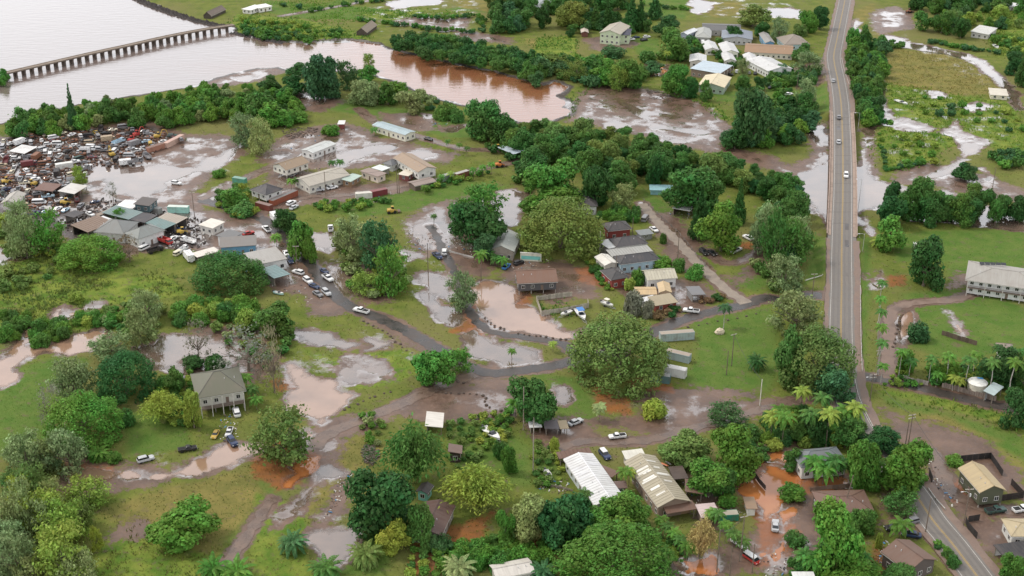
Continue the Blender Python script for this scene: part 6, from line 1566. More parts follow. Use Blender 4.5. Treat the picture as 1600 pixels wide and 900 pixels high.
CARS = '''sedan silver 1302 131 1302 121 silver car driving on the road above the bridge|sedan grey 1311 188 1311 178 grey car driving onto the far end of the bridge|sedan silver 1310 227 1311 216 silver car on the bridge behind the grey one|suv white 1322 267 1322 281 white car on the bridge
pickup white 978 680 951 683 white pickup truck on the muddy lane by the white roof|suv dark_blue 937 701 953 720 dark SUV with white roof between the two long roofs|sedan silver 888 664 910 655 silver car parked beside the small grey sheds|pickup white 1093 487 1067 484 white pickup truck on the lane by the reddish hedge|pickup white 578 489 551 482 white and blue pickup truck on the lane edge
pickup dark_blue 676 394 691 406 dark blue pickup truck on the curved driveway|suv white 694 402 695 386 white SUV beside the dark blue pickup|pickup white 517 364 516 350 white pickup truck alone on the grass field|suv silver 214 721 241 714 silver SUV at the edge of the flooded driveway|pickup black 278 704 308 699 black pickup with white cargo near the stilt house
sedan yellow 340 672 333 685 yellow car beside the stilt house|pickup white 360 670 356 680 white pickup behind the blue jeep|suv dark_blue 357 682 369 698 dark blue jeep in the wet drive of the stilt house|suv white 373 655 366 634 white-fronted SUV under the stilt house balcony
pickup dark_green 1540 800 1571 795 dark green pickup truck by the black fence|pickup white 1583 798 1612 793 white pickup truck with red load at the right edge|suv grey 1435 812 1411 818 grey SUV parked by the brown gable roof|sedan black 1412 822 1382 826 black car beside the grey SUV|sedan dark_blue 1443 838 1405 832 dark blue car behind the roadside hedge
sedan silver 1211 832 1212 811 silver car with open doors in the flood|van red 1163 865 1185 880 red van with white roof in orange mud|pickup white 1144 842 1166 857 white pickup truck by the utility pole|suv black 1091 387 1108 401 black SUV beside the bright round tree|sedan black 1106 391 1118 399 black car next to the black SUV
pickup white 1140 396 1160 387 white pickup truck on the looping mud track|suv white 1176 375 1162 368 white SUV at the top of the looping track|van grey 1004 347 1012 337 grey van beside the gravel lane|sedan white 1016 354 1028 363 white car beside the gravel lane
pickup white 978 62 992 61 white pickup by the pale green house|suv black 998 64 1014 61 black SUV by the pale green house|sedan dark_blue 988 58 1000 58 dark car behind the pickups of the pale green house|suv white 1005 58 1016 57 white car right of the black SUV|van white 1098 72 1098 62 white van below the grey cottage
suv black 803 413 818 408 black and white jeep by the mural wall|sedan blue 786 421 796 412 blue car by the palms|sedan white 1226 148 1238 146 white car on the lawn left of the road|sedan black 1201 138 1207 135 black car at the edge of the far lawn|sedan black 662 215 677 219 dark car beside the long cream trailer
suv white 446 322 464 313 white SUV behind the orange-red container|sedan silver 452 328 466 320 silver car below the white SUV|sedan silver 488 297 508 296 silver car in front of the long house|sedan white 510 295 528 291 white car in front of the long house|suv grey 453 275 463 270 grey car under the tan-roofed stilt house
van white 1425 12 1442 12 white truck parked on the far dirt lot|suv white 1130 116 1135 106 white car beside the pale blue roof|pickup black 1130 117 1146 117 black pickup by the cream yellow roof|sedan white 1151 115 1151 108 white car in the far drive|sedan grey 1170 117 1171 110 grey car at the end of the far drive|sedan black 1180 118 1180 111 black car at the end of the far drive|sedan white 1266 88 1280 91 white car beside the main road hedge
sedan white 445 392 449 400 white car beside the white flat-roofed building|suv dark_blue 451 402 456 412 dark car behind the white building|suv white 474 428 458 423 white SUV below the teal carport|sedan dark_blue 502 420 512 427 dark car on the lane of parked cars|pickup white 506 430 519 439 white pickup on the lane of parked cars|suv white 475 434 487 443 white jeep at the lower lane end|sedan dark_blue 484 444 498 450 dark blue car at the lower lane end|sedan grey 490 455 503 463 grey car at the lower lane end|suv silver 504 452 516 462 grey-silver SUV at the lower lane end|boxtruck white 425 338 437 352 white truck under the dark tree by the lane
van white 218 391 233 384 white van below the grey hip roof|truck red 248 374 268 382 red flatbed truck in the workshop yard|sedan white 264 376 277 369 white car in the workshop yard|truck white 304 380 284 374 dark flatbed truck with white cab|sedan red 378 367 398 362 red car right of the white block house|boxtruck white 302 412 288 396 white truck with box beside the umbrella tree|truck black 232 395 254 388 black flatbed with scrap|van white 50 317 73 316 long white van in the yard by the left trees|sedan white 84 329 96 323 white car in the left yard|sedan pale_blue 97 331 107 325 pale blue car in the left yard|sedan grey 122 325 130 317 grey car near the black-roofed shed|sedan dark_blue 142 316 155 314 dark blue car near the teal cabin|suv white 268 285 283 287 white SUV at the edge of the flood pool|sedan pale_blue 64 332 76 330 pale blue car by the grey box|truck white 280 395 290 388 white cab truck beside the black flatbed|sedan dark_blue 268 362 292 356 dark blue car under the rust-streaked roof|sedan white 136 332 146 337 white car left of the teal workshop roof|pickup white 421 362 412 354 white pickup among the wrecks by the dark tree|van cream 272 399 286 392 cream van in the lower workshop yard'''
for rec in CARS.replace('\n', '|').split('|'):
    f = rec.split()
    y = float(f[3])
    z = hwz(y) if 1295 < float(f[2]) < 1335 and y < 300 else 0
    vehicle(f[0], f[1].replace('_', ' '), (float(f[2]), y), (float(f[4]), float(f[5])), ' '.join(f[6:]), z=z, roofc='white' if 'white roof' in rec else None)

# earth movers and wrecks in the salvage yard
def digger(p, rz, col, label, loader=False):
    c = U(p)
    e = ob('excavator' if not loader else 'wheel_loader', None, None, (c.x, c.y, 0), rz)
    e.empty_display_size = .5
    cc = VCOL[col]
    if loader:
        for x, y in W4(1.3, -1.3, 1.0): ob('wheel', WH, e, (x, y, 0), 0, (2, 1.8, 2))
    else:
        for s in (-1, 1): ob('track', MB().loft([(0,-1.7,1.7,.28),(.4,-2,2,.28),(.8,-1.7,1.7,.28)], .05).me('track', M['rubber']), e, (0, s*1.0, 0))
    ob('body', MB().loft([(.85,-1.9,1.1,1.2),(1.7,-1.9,1.1,1.2),(2.0,-1.7,.2,1.0)], .2).me('body', M['wreck']), e, color=cc)
    ob('cab', MB().loft([(1.7,-.1,1.1,.6),(2.9,-.05,.9,.55)], .1).me('cab', M['glass']), e, (0, .4, 0))
    ob('cab_roof', MB().box(-.15, 1.0, -.6, .6, 2.9, 3.02).me('cab_roof', M['wreck']), e, (0, .4, 0), color=cc)
    arm = MB()
    if loader: arm.tube([(.9, -.5, 1.6), (2.6, -.5, .9)], .16, 4); arm.tube([(.9, .5, 1.6), (2.6, .5, .9)], .16, 4)
    else: arm.tube([(1.0, -.4, 1.6), (2.6, -.4, 4.2), (4.0, -.4, 4.0)], [.3, .26, .22], 4); arm.tube([(4.0, -.4, 4.0), (5.0, -.4, 1.6)], [.22, .16], 4)
    ob('boom', arm.me('boom', M['wreck']), e, color=cc)
    bk = MB(); bx = (2.6, .3) if loader else (4.7, .7)
    bk.loft([(bx[1]-.3, bx[0], bx[0]+.7, 1.2 if loader else .5), (bx[1]+.7, bx[0]-.1, bx[0]+1.1, 1.3 if loader else .6)], .1)
    ob('bucket', bk.me('bucket', M['wreck']), e, color=(.12, .08, .05))
    tag(e, label, 'digger', None, p)
digger((247, 216), .5, 'yellow', 'yellow excavator beside the pale pink container')
digger((175, 244), 2.2, 'yellow', 'yellow excavator in the middle of the salvage yard')
digger((52, 290), 2.6, 'yellow', 'yellow loader on the left side of the salvage yard', True)
digger((10, 287), .6, 'yellow', 'yellow loader at the left edge of the salvage yard', True)
digger((102, 320), 0.2, 'yellow', 'yellow wheel loader beside the parked white cars', True)
digger((284, 366), .3, 'yellow', 'yellow digger behind the white-cab flatbed', True)
digger((206, 222), 1.2, 'red', 'red crane excavator near the mangroves')
digger((214, 213), 1.0, 'red', 'red grapple machine beside the red crane')
digger((780, 261), .2, 'orange', 'orange loader at the edge of the wood', True)
digger((780, 235), 2.0, 'yellow', 'yellow loader beside the pale blue shelter', True)
digger((612, 333), .2, 'yellow', 'small yellow machine on the field', True)
digger((1420, 20), .3, 'rust', 'rusty machine on the far dirt lot', True)
YARD = PTS('-5 222 30 214 60 210 120 205 180 199 225 194 240 205 285 214 282 222 245 238 225 250 200 262 150 258 135 270 120 290 128 310 100 332 60 345 25 330 -5 312')
rr = random.Random(21)
placed = [U(p) for p in ((247,216),(175,244),(52,290),(10,287),(102,320),(206,222),(214,213),(14,236),(38,234),(65,293),(104,296),(245,236),(275,225),(100,264),(60,316),(90,326),(102,328),(24,310),(150,250))]
cols = ['white']*10 + ['silver']*6 + ['grey']*10 + ['rust']*13 + ['black']*10 + ['cream']*3 + ['tan']*3 + ['pale blue', 'maroon', 'maroon', 'dark green', 'red', 'yellow', 'dark blue']
zones = [((60,222),'in the upper left rows of the salvage yard'),((150,212),'in the row below the mangroves'),((225,205),'near the red crane in the salvage yard'),((240,228),'near the pink containers of the salvage yard'),((175,242),'around the middle excavator of the salvage yard'),((110,240),'in the central rows of the salvage yard'),((40,255),'in the left rows of the salvage yard'),((90,280),'in the lower rows by the rusty shed'),((20,300),'by the loaders at the left of the salvage yard'),((80,318),'in the parking rows below the salvage yard')]
nj = 0
for t in range(6000):
    p = (rr.uniform(-5, 288), rr.uniform(194, 345))
    if not in_poly(p, YARD): continue
    w = U(p)
    if any((w - q).length < 4.9 for q in placed[:19]) or any((w - q).length < 3.9 for q in placed[19:]): continue
    placed.append(w); nj += 1
    a = rr.choice((.2, .35, 1.7, 2.0, .9)) + rr.uniform(-.25, .25)
    kind = rr.choice(['sedan']*5 + ['suv']*3 + ['pickup']*4 + ['van']*3 + ['truck', 'boxtruck'])
    d = Vector((math.cos(a), math.sin(a), 0))*2.4
    col = rr.choice(cols)
    zn = min(zones, key=lambda z: (z[0][0]-p[0])**2 + 4*(z[0][1]-p[1])**2)[1]
    vehicle(kind, col, to_px(w - d), to_px(w + d), f'{col} scrapped {KN[kind]} {zn}', 'wreck', 'wrecks ' + zn, z=rr.choice((0, 0, 0, .5, .9)), tilt=rr.uniform(-.06, .06), bare=rr.random() < .35, fit=False)
    if nj > 160: break

# ------------------------------------------------------------------ boats
def boat(p0, p1, col, label, kind='cabin', trailer=True, z=.55):
    a, b = U(p0, .8), U(p1, .8); d = b - a; L = max(4.5, min(9, d.length)); c = (a+b)/2
    e = ob('motor_boat', None, None, (c.x, c.y, 0), math.atan2(d.y, d.x))
    e.empty_display_size = .5
    w = L*.17
    n = 9; mb = MB(); secs = []
    for i in range(n):
        t = i/(n-1); x = (t-.5)*L; k = (1 - max(0, (t-.45)/.55)**2.2)
        hw = w*(.88 + .12*min(1, t*3))*max(k, .03); sheer = .95 + .35*t*t
        secs += [(x, -hw, sheer), (x, -hw*.75, .35 + .25*t**3), (x, 0, .1 + .5*t**4), (x, hw*.75, .35 + .25*t**3), (x, hw, sheer)]
    fs = []
    for i in range(n-1):
        for k in range(4): fs.append((i*5+k, i*5+k+1, i*5+6+k, i*5+5+k))
    fs.append((0, 4, 3, 2, 1))
    mb.add(secs, [tuple(reversed(f)) for f in fs])
    ob('hull', mb.me('hull', M['paint']), e, (0, 0, z), color=col)
    dk = MB(); v = []
    for i in range(n):
        t = i/(n-1); x = (t-.5)*L; k = (1 - max(0, (t-.45)/.55)**2.2); hw = w*(.88+.12*min(1, t*3))*max(k, .03)
        dip = 0 if t > .5 else -.4
        v += [(x, -hw*.93, .93+.35*t*t), (x, -hw*.8, .93+.35*t*t+dip), (x, hw*.8, .93+.35*t*t+dip), (x, hw*.93, .93+.35*t*t)]
    dk.add(v, [(i*4+k, i*4+4+k, i*4+5+k, i*4+k+1) for i in range(n-1) for k in range(3)])
    ob('deck', dk.me('deck', M['paint']), e, (0, 0, z), color=(.74, .73, .70))
    ob('windshield', MB().loft([(1.0, -.2, L*.2, w*.62), (1.55, -.1, L*.08, w*.5)], .1).me('windshield', M['glass']), e, (0, 0, z))
    if kind in ('canopy', 'blue'):
        ob('canopy', MB().box(-L*.22, L*.12, -w*.8, w*.8, 2.5, 2.6).me('canopy', M['trim']), e, (0, 0, z), color=(.70, .66, .55) if kind == 'canopy' else (.06, .2, .5))
        for x in (-L*.2, L*.1):
            for y in (-w*.7, w*.7): ob('post', UNITB, e, (x, y, z+.9), 0, (.06, .06, 1.6), (.6, .6, .6))
    ob('engine', MB().loft([(.2, -L/2-.5, -L/2, .2), (1.3, -L/2-.55, -L/2-.02, .25)], .08).me('engine', M['trim']), e, (0, 0, z), color=(.05, .05, .06))
    if trailer:
        tm = MB(); tm.box(-L*.4, L*.6, -.5, -.4, .45, .55); tm.box(-L*.4, L*.6, .4, .5, .45, .55); tm.box(L*.5, L*.75, -.05, .05, .45, .55)
        ob('trailer_frame', tm.me('trailer_frame', M['metal']), e, color=(.3, .3, .3))
        for s in (-1, 1): ob('wheel', WH, e, (-L*.12, s*w*.85, 0))
    tag(e, label, 'boat', None, p0)
boat((893,487),(876,494), (.74,.73,.70), 'white cabin boat on a trailer left of the bigger boat')
boat((901,484),(914,501), (.80,.80,.79), 'largest white motorboat with blue canopy pointing at the camera', 'blue', z=.5)
boat((940,473),(958,480), (.76,.75,.70), 'small boat with cream canopy by the wooden fence', 'canopy')
boat((755,668),(781,688), (.80,.80,.79), 'white motorboat beside the purple mud', z=.3)
boat((1397,155),(1420,163), (.80,.80,.78), 'long white boat hull stranded in the marsh', trailer=False, z=-.1)
boat((1551,68),(1561,76), (.80,.80,.78), 'white boat stranded in the far green field', trailer=False, z=-.1)
boat((852,734),(862,750), (.80,.79,.76), 'white skiff by the white metal roof', trailer=False, z=0)
boat((430,456),(441,459), (.45,.68,.66), 'pale green skiff beside the lower lane end', trailer=False, z=0)
for i, (x0, y0, x1, y1, c, nm) in enumerate([(1035,723,1042,726,(.75,.25,.12),'orange and white surfboard leaning behind the tan patched roof'), (1040,719,1047,724,(.78,.78,.75),'white surfboard beside the orange one'), (1243,885,1253,889,(.8,.72,.4),'yellow kayak at the bottom edge')]):
    a, b = U((x0, y0), .9), U((x1, y1), .9); d = b-a; L = max(2.6, d.length)
    mb = MB().loft([(0, -L/2+.3, L/2-.5, .22), (.08, -L/2, L/2, .34), (.14, -L/2+.2, L/2-.3, .24)], .35)
    tag(ob('surfboard' if i < 2 else 'kayak', mb.me('board', M['paint']), None, ((a.x+b.x)/2, (a.y+b.y)/2, .6), math.atan2(d.y, d.x), color=c), nm, 'board', None, (x0, y0))

# ------------------------------------------------------------------ poles, lamps, wires, fences
POLE = MB().tube([(0, 0, 0), (0, 0, 1)], [.17, .12], 8).me('shaft', M['pole'])
ARM = MB(); ARM.box(-1.2, 1.2, -.06, .06, -.08, .08)
for x in (-1.05, -.6, .6, 1.05): ARM.tube([(x, 0, .08), (x, 0, .32)], .05, 5)
ARM = ARM.me('crossarm', M['pole'])
DRUM = MB().tube([(0, 0, 0), (0, 0, .1), (0, 0, .9), (0, 0, 1)], [.2, .27, .27, .2], 10).me('transformer', M['metal'])
POLES = {}
def pole(key, x, y, h, label, arms=1, rz=0., tr_=False, lamp=None, col=(.17, .13, .10), lean=0.):
    c = U((x, y))
    e = ob('utility_pole', None, None, (c.x, c.y, 0), rot=(0, lean, rz))
    e.empty_display_size = .5
    ob('shaft', POLE, e, (0, 0, -.2), 0, (1, 1, h+.2), col)
    for i in range(arms): ob('crossarm', ARM, e, (0, .16, h-.35-i*1.0), 0, (1, 1, 1), (.5, .46, .4))
    if tr_: ob('transformer', DRUM, e, (.35, 0, h-2.6), 0, (1, 1, 1), (.6, .6, .58))
    if lamp:
        ob('lamp_arm', MB().tube([(0, 0, h-1.5), (lamp*.8, 0, h-.9), (lamp*1.8, 0, h-.8)], .06, 5).me('lamp_arm', M['metal']), e, color=(.5, .5, .5))
        ob('lamp_head', MB().loft([(h-.92, -.35, .35, .13), (h-.78, -.3, .3, .1)], .08).me('lamp_head', M['metal']), e, (lamp*2.0, 0, 0), color=(.7, .7, .7))
    tag(e, label, 'pole', None, (x, y))
    POLES[key] = (e, h)
pole('a', 1505, 822, 12, 'utility pole with white cross-arm by the black fence', 1, .1, True, -1)
pole('b', 1446, 832, 11, 'bare utility pole beside the main road', 0)
pole('c', 1418, 702, 12, 'utility pole with two cross-arms by the lavender mud', 2, .3)
pole('d', 1413, 706, 11, 'slim pole directly beside the two-armed pole', 0, .3)
pole('e', 1359, 628, 10, 'utility pole with lamp at the side lane corner', 2, .2, False, -1)
pole('f', 1370, 585, 9, 'pale utility pole among the palms at the corner', 1, .1, False, None, (.5, .46, .4))
pole('g', 1155, 877, 14, 'tall leaning pole beside the white pickup', 1, .4, lean=.03)
pole('h', 1120, 893, 13, 'tall bare pole beside the dry bamboo', 0)
pole('i', 1187, 634, 9.5, 'thick white pole on the lawn by the mud lane', 0, col=(.70, .66, .58))
pole('j', 1143, 572, 12, 'dark utility pole beside the parked trailers', 1, .5)
pole('k', 1135, 586, 9, 'shorter dark pole beside the parked trailers', 0)
pole('l', 1269, 462, 9, 'utility pole with white cross-arm at the junction', 1, .1)
pole('m', 621, 302, 12, 'dark twin pole at the field edge', 0)
pole('n', 624, 303, 11, 'second pole of the dark twin at the field edge', 0)
pole('o', 509, 305, 11, 'dark pole in front of the long grey-tan house', 0)
pole('p', 304, 338, 11, 'dark pole beside the mint container', 1)
pole('q', 669, 425, 12, 'slim pole by the dark blue pickup', 0)
pole('r', 1316, 805, 13, 'leaning pole in front of the brown hip roof', 0, lean=.12)
pole('s', 960, 440, 11, 'leaning pole between the roofs of the cluster', 0, lean=.05)
pole('t', 937, 398, 10, 'pale pole left of the grey metal roof', 0, col=(.45, .42, .38))
pole('u', 1059, 402, 10, 'dark pole beside the gravel lane', 0)
pole('v', 988, 372, 9, 'pole beside the red house', 0)
pole('w', 833, 738, 16, 'dead grey palm trunk standing like a pole', 0, col=(.36, .31, .26))
pole('x', 834, 675, 9, 'pale thin pole beside the white shelter', 0, col=(.45, .40, .34))
pole('y', 465, 425, 11, 'dark pole beside the teal carport', 1)
pole('z', 818, 672, 15, 'dead palm trunk beside the mid green tree', 0, col=(.33, .27, .22))
pole('0', 1245, 140, 10, 'far pole in the hedge by the main road', 0)
pole('1', 1272, 172, 10, 'far pole on the lawn left of the main road', 0)
pole('2', 1258, 340, 10, 'pole at the left bridge end in the trees', 0)
pole('3', 1551, 292, 9, 'dead snag on the mud bank', 0)
pole('4', 1175, 895, 9, 'pole in the flooded yard behind the red van', 0)
pole('5', 1140, 900, 9, 'short pole in the orange puddle', 0)
for x, y, h, s, lb in ((1347, 398, 9, -1, 'street lamp on the grass verge at the bridge end'), (1340, 206, 10, -1, 'street lamp at the far bridge end'), (1343, 310, 9, -1, 'street lamp beside the middle of the bridge')):
    z0 = 3 if y < 350 else 1.2
    c = U((x, y), 0)
    e = ob('street_lamp', None, None, (c.x, c.y, 0)); e.empty_display_size = .5
    ob('shaft', POLE, e, (0, 0, -1), 0, (.6, .6, h+1), (.45, .44, .42))
    ob('arm', MB().tube([(0, 0, h-.3), (s*1.0, 0, h), (s*2.0, 0, h+.05)], .06, 5).me('arm', M['metal']), e, color=(.5, .5, .5))
    ob('lamp_head', MB().loft([(h-.1, -.4, .4, .15), (h+.08, -.35, .35, .1)], .1).me('head', M['metal']), e, (s*2.2, 0, 0), color=(.8, .8, .8))
    tag(e, lb, 'street lamp', None, (x, y))
def wire(k0, k1, label, sag=1.5, w=.05):
    (a, ha), (b, hb) = POLES[k0], POLES[k1]
    A, B = Vector(a.location) + Vector((0, 0, ha-.2)), Vector(b.location) + Vector((0, 0, hb-.2))
    pts = []
    for i in range(13):
        t = i/12; p = A.lerp(B, t); p.z -= sag*4*t*(1-t); pts.append(p)
    tag(ob('power_line', MB().tube(pts, w, 4).me('wire', M['wire'])), label, 'wire', None, to_px(A.lerp(B, .5)))
wire('j', 'i', 'sagging power line over the lawn by the parked trailers')
wire('e', 'f', 'power line between the corner poles')
wire('c', 'e', 'power line along the lavender mud')
wire('a', 'c', 'power line over the lane by the black fence')
wire('g', 'h', 'power line between the two tall poles at the bottom')
wire('m', 'o', 'power line over the hedge below the long house')
def fence(px, h, label, col, name='fence', bw=.9, gap=.06, jitter=.1, cat='fence', seed=1, thick=.06):
    P = [U(p) for p in PTS(px)]; o0 = P[0]; r2 = random.Random(seed)
    e = ob(name, None, None, (o0.x, o0.y, 0)); e.empty_display_size = .5
    for a, b in zip(P[:-1], P[1:]):
        d = b - a; L = d.length; rz = math.atan2(d.y, d.x); n = max(1, int(L/bw))
        for i in range(n):
            q = a + d*((i+.5)/n) - o0
            hh = h*(1 + r2.uniform(-jitter, jitter))
            k = r2.uniform(.75, 1.2)
            ob('board', UNITF, e, (q.x, q.y, 0), rz, (L/n - gap, thick, hh), tuple(x*k for x in col))
        ob('rail', UNITF, e, ((a+b)/2 - o0 + Vector((d.y, -d.x, 0)).normalized()*-.08 + Vector((0, 0, h*.55))), rz, (L, .06, .12), tuple(x*.7 for x in col))
    tag(e, label, cat, None, PTS(px)[0])
UNITF = MB().box(-.5, .5, -.5, .5, 0, 1).me('board', M['fence'])
fence('894 463 838 470 846 493 884 488', 2.0, 'weathered board fence round the weedy plot', (.42, .38, .31), jitter=.06)
fence('884 488 920 481 918 474', 2.0, 'board fence behind the parked boats', (.42, .38, .31), jitter=.06, seed=2)
fence('1499 729 1500 721 1547 716 1566 744', 2.0, 'black fence behind the green-walled house', (.025, .022, .022), bw=1.6, jitter=0)
fence('1579 757 1599 778 1535 787 1531 782', 2.1, 'black fence in front of the green-walled house', (.03, .022, .02), bw=1.6, jitter=0)
fence('1508 816 1512 826 1526 842', 2.0, 'black fence beside the utility pole', (.03, .026, .025), bw=1.2, jitter=0)
fence('1512 816 1530 813', 2.0, 'short black fence by the tan cottage', (.035, .03, .028), bw=1.2, jitter=0)
fence('1451 741 1456 755', 2.2, 'black gate panel by the round green trees', (.02, .018, .018), bw=1.2, jitter=0)
fence('1471 605 1500 612 1520 618 1556 627', 1.8, 'weathered picket fence in front of the water tank', (.28, .22, .18), bw=.7, jitter=.15)
fence('1410 592 1422 597 1450 602', 1.6, 'grey wooden fence along the side lane', (.32, .28, .25), bw=.8, jitter=.1)
fence('1471 523 1495 531 1526 540', 1.8, 'dark plank barrier across the ditch', (.13, .09, .07), bw=1.3, jitter=.05)
fence('1150 738 1172 735 1186 755 1196 766', 1.6, 'dark sheet fence in the orange flood', (.08, .065, .06), bw=1.4, jitter=.05)
fence('844 757 880 764 895 768', .7, 'low timber edging beside the white skiff', (.30, .25, .2), bw=2.2, jitter=0)
fence('700 393 722 399 740 403', .7, 'low white timber edging in the mid-field', (.5, .48, .45), bw=2.5, jitter=0)
fence('1265 768 1290 765 1330 762', 1.4, 'low fence behind the brown hip roof', (.22, .15, .11), bw=1.5, jitter=.05)
fence('1003 312 1030 338 1060 365 1090 402 1105 420', 1.3, 'wire-and-post fence beside the gravel lane', (.22, .2, .18), bw=4.5, gap=4.3, jitter=0)

# boulders set out along the lanes
RK = []
for k in range(3):
    r2 = random.Random(50+k); mb = MB(); n = 7; v = [(0, 0, 1.0)]
    for z, rr2 in ((.62, .75), (.15, 1.0), (-.2, .8)):
        v += [(rr2*math.cos(6.283*i/n)*r2.uniform(.8, 1.15), rr2*math.sin(6.283*i/n)*r2.uniform(.8, 1.15), z*r2.uniform(.85, 1.1)) for i in range(n)]
    f = [(0, 1+i, 1+(i+1) % n) for i in range(n)]
    for j in range(2): f += [(1+j*n+i, 1+(j+1)*n+i, 1+(j+1)*n+(i+1) % n, 1+j*n+(i+1) % n) for i in range(n)]
    RK.append(mb.add(v, f).me('boulder', M['rock']))
r2 = random.Random(4)
for px, n, lb in (('806 521 830 525 855 527 884 531', 9, 'the boat pond'), ('566 501 580 508 605 521 620 535 632 545 650 558', 14, 'the dark lane'), ('695 615 720 615 745 616 757 622 760 632 770 640 786 642', 13, 'the purple mud'), ('535 641 560 630 590 618 612 612', 8, 'the pale pond rim'), ('705 590 716 597 726 600', 4, 'the lane corner'), ('1395 545 1400 520 1406 500', 7, 'the right-hand ditch'), ('790 515 770 508 755 496', 6, 'the pond bend'), ('1070 513 1110 505 1150 498 1185 490', 8, 'the lane beside the palm lawn')):
    P = smooth_path([U(p) for p in PTS(px)], .5)
    for i in range(n):
        p = P[int((i+.5)*len(P)/n)]; s = r2.uniform(.32, .6)
        o = ob('boulder', r2.choice(RK), None, (p.x + r2.uniform(-.4, .4), p.y + r2.uniform(-.4, .4), .1), r2.uniform(0, 6), (s*1.1, s, s*.9), (.10, .075, .06))
        tag(o, f'dark boulder in the row along {lb}', 'boulder', f'boulders along {lb}', to_px(p))
c = U((1124, 521))
tag(ob('boulder', RK[0], None, (c.x, c.y, .3), .4, (1.9, 1.5, 2.0), (.66, .56, .42)), 'big pale boulder under the lone palm', 'boulder', None, (1124, 520))

# ------------------------------------------------------------------ flood debris, scrap and rank grass
def scatter(outlines, n, size, cols, seed, name, label, flat=.4, mat='junk'):
    r3 = random.Random(seed); polys = [PTS(o) for o in outlines]
    per = n // len(polys)
    me = MB(); 
    for poly in polys:
        xs = [p[0] for p in poly]; ys = [p[1] for p in poly]; k = 0
        while k < per:
            p = (r3.uniform(min(xs), max(xs)), r3.uniform(min(ys), max(ys)))
            if not in_poly(p, poly): continue
            k += 1
            w = U(p); a = r3.uniform(0, 6.28); l, b, h = size*r3.uniform(.4, 2.2), size*r3.uniform(.25, .9), size*r3.uniform(.1, flat*2)
            ca, sa = math.cos(a), math.sin(a); t = r3.uniform(-.3, .3)*l
            v = []
            for z in (0, 1):
                for x, y in ((-1, -1), (1, -1), (1, 1), (-1, 1)):
                    X, Y = x*l/2, y*b/2
                    v.append((w.x + X*ca - Y*sa, w.y + X*sa + Y*ca, z*h + max(0, x*t*.5)))
            me.add(v, [(4,5,6,7),(0,1,5,4),(1,2,6,5),(2,3,7,6),(3,0,4,7)])
    ob(name, me.me(name, M[mat]), None, color=cols, kind='stuff', label=label)
yard = '-5 222 60 210 120 205 180 199 225 194 240 205 285 214 245 238 225 250 200 262 150 258 135 270 120 290 128 310 100 332 60 345 25 330 -5 312'
ws = '150 310 215 318 290 340 330 345 330 372 300 395 260 390 260 372 200 380 130 370 80 350 120 330'
scatter([yard], 1500, 1.0, (.16, .085, .055), 31, 'scrap_debris', 'rusty scrap strewn through the salvage yard')
scatter([yard, ws], 600, .7, (.55, .54, .51), 32, 'scrap_debris', 'white scrap strewn through the salvage yard')
scatter([yard, ws], 1200, .9, (.05, .042, .04), 33, 'scrap_debris', 'dark scrap strewn through the salvage yard')
hs = ['345 640 372 640 372 690 340 690', '800 400 860 405 860 425 800 425', '690 370 760 370 770 400 700 400', '580 298 612 300 610 318 560 320', '920 360 1060 430 1060 480 960 450', '1060 740 1130 760 1180 800 1140 830 1080 800', '840 745 890 750 890 775 840 765', '1180 870 1280 850 1290 900 1190 900', '530 745 552 742 528 790 505 812', '330 400 420 420 520 470 470 475 420 455', '1370 840 1395 850 1400 880 1370 880', '590 200 690 180 720 200 640 215', '430 200 560 200 540 240 430 240', '640 360 680 370 670 395 630 390', ws, '400 250 560 270 640 300 560 320 420 330', '1040 310 1090 320 1085 345 1045 335', '1440 690 1500 790 1480 800 1440 740']
scatter(hs, 520, .33, (.66, .64, .60), 34, 'flood_debris', 'pale flood debris strewn round the houses')
scatter(hs, 520, .36, (.17, .11, .075), 35, 'flood_debris', 'brown timber debris strewn round the houses', .25)
scatter(hs, 260, .35, (.06, .06, .065), 36, 'flood_debris', 'dark debris strewn round the houses')
scatter(hs, 80, .5, (.08, .25, .45), 38, 'flood_debris', 'blue plastic debris strewn round the houses', .3)
scatter(hs, 80, .5, (.4, .3, .18), 39, 'flood_debris', 'tan boards strewn round the houses', .15)
scatter(['1010 140 1055 148 1050 160 1015 155', '566 702 578 692 592 698 594 716 584 728 568 722', '440 205 470 198 500 200 488 212 450 218'], 420, .7, (.10, .075, .06), 37, 'brush_pile', 'dark heaps of washed-up brush', .3)

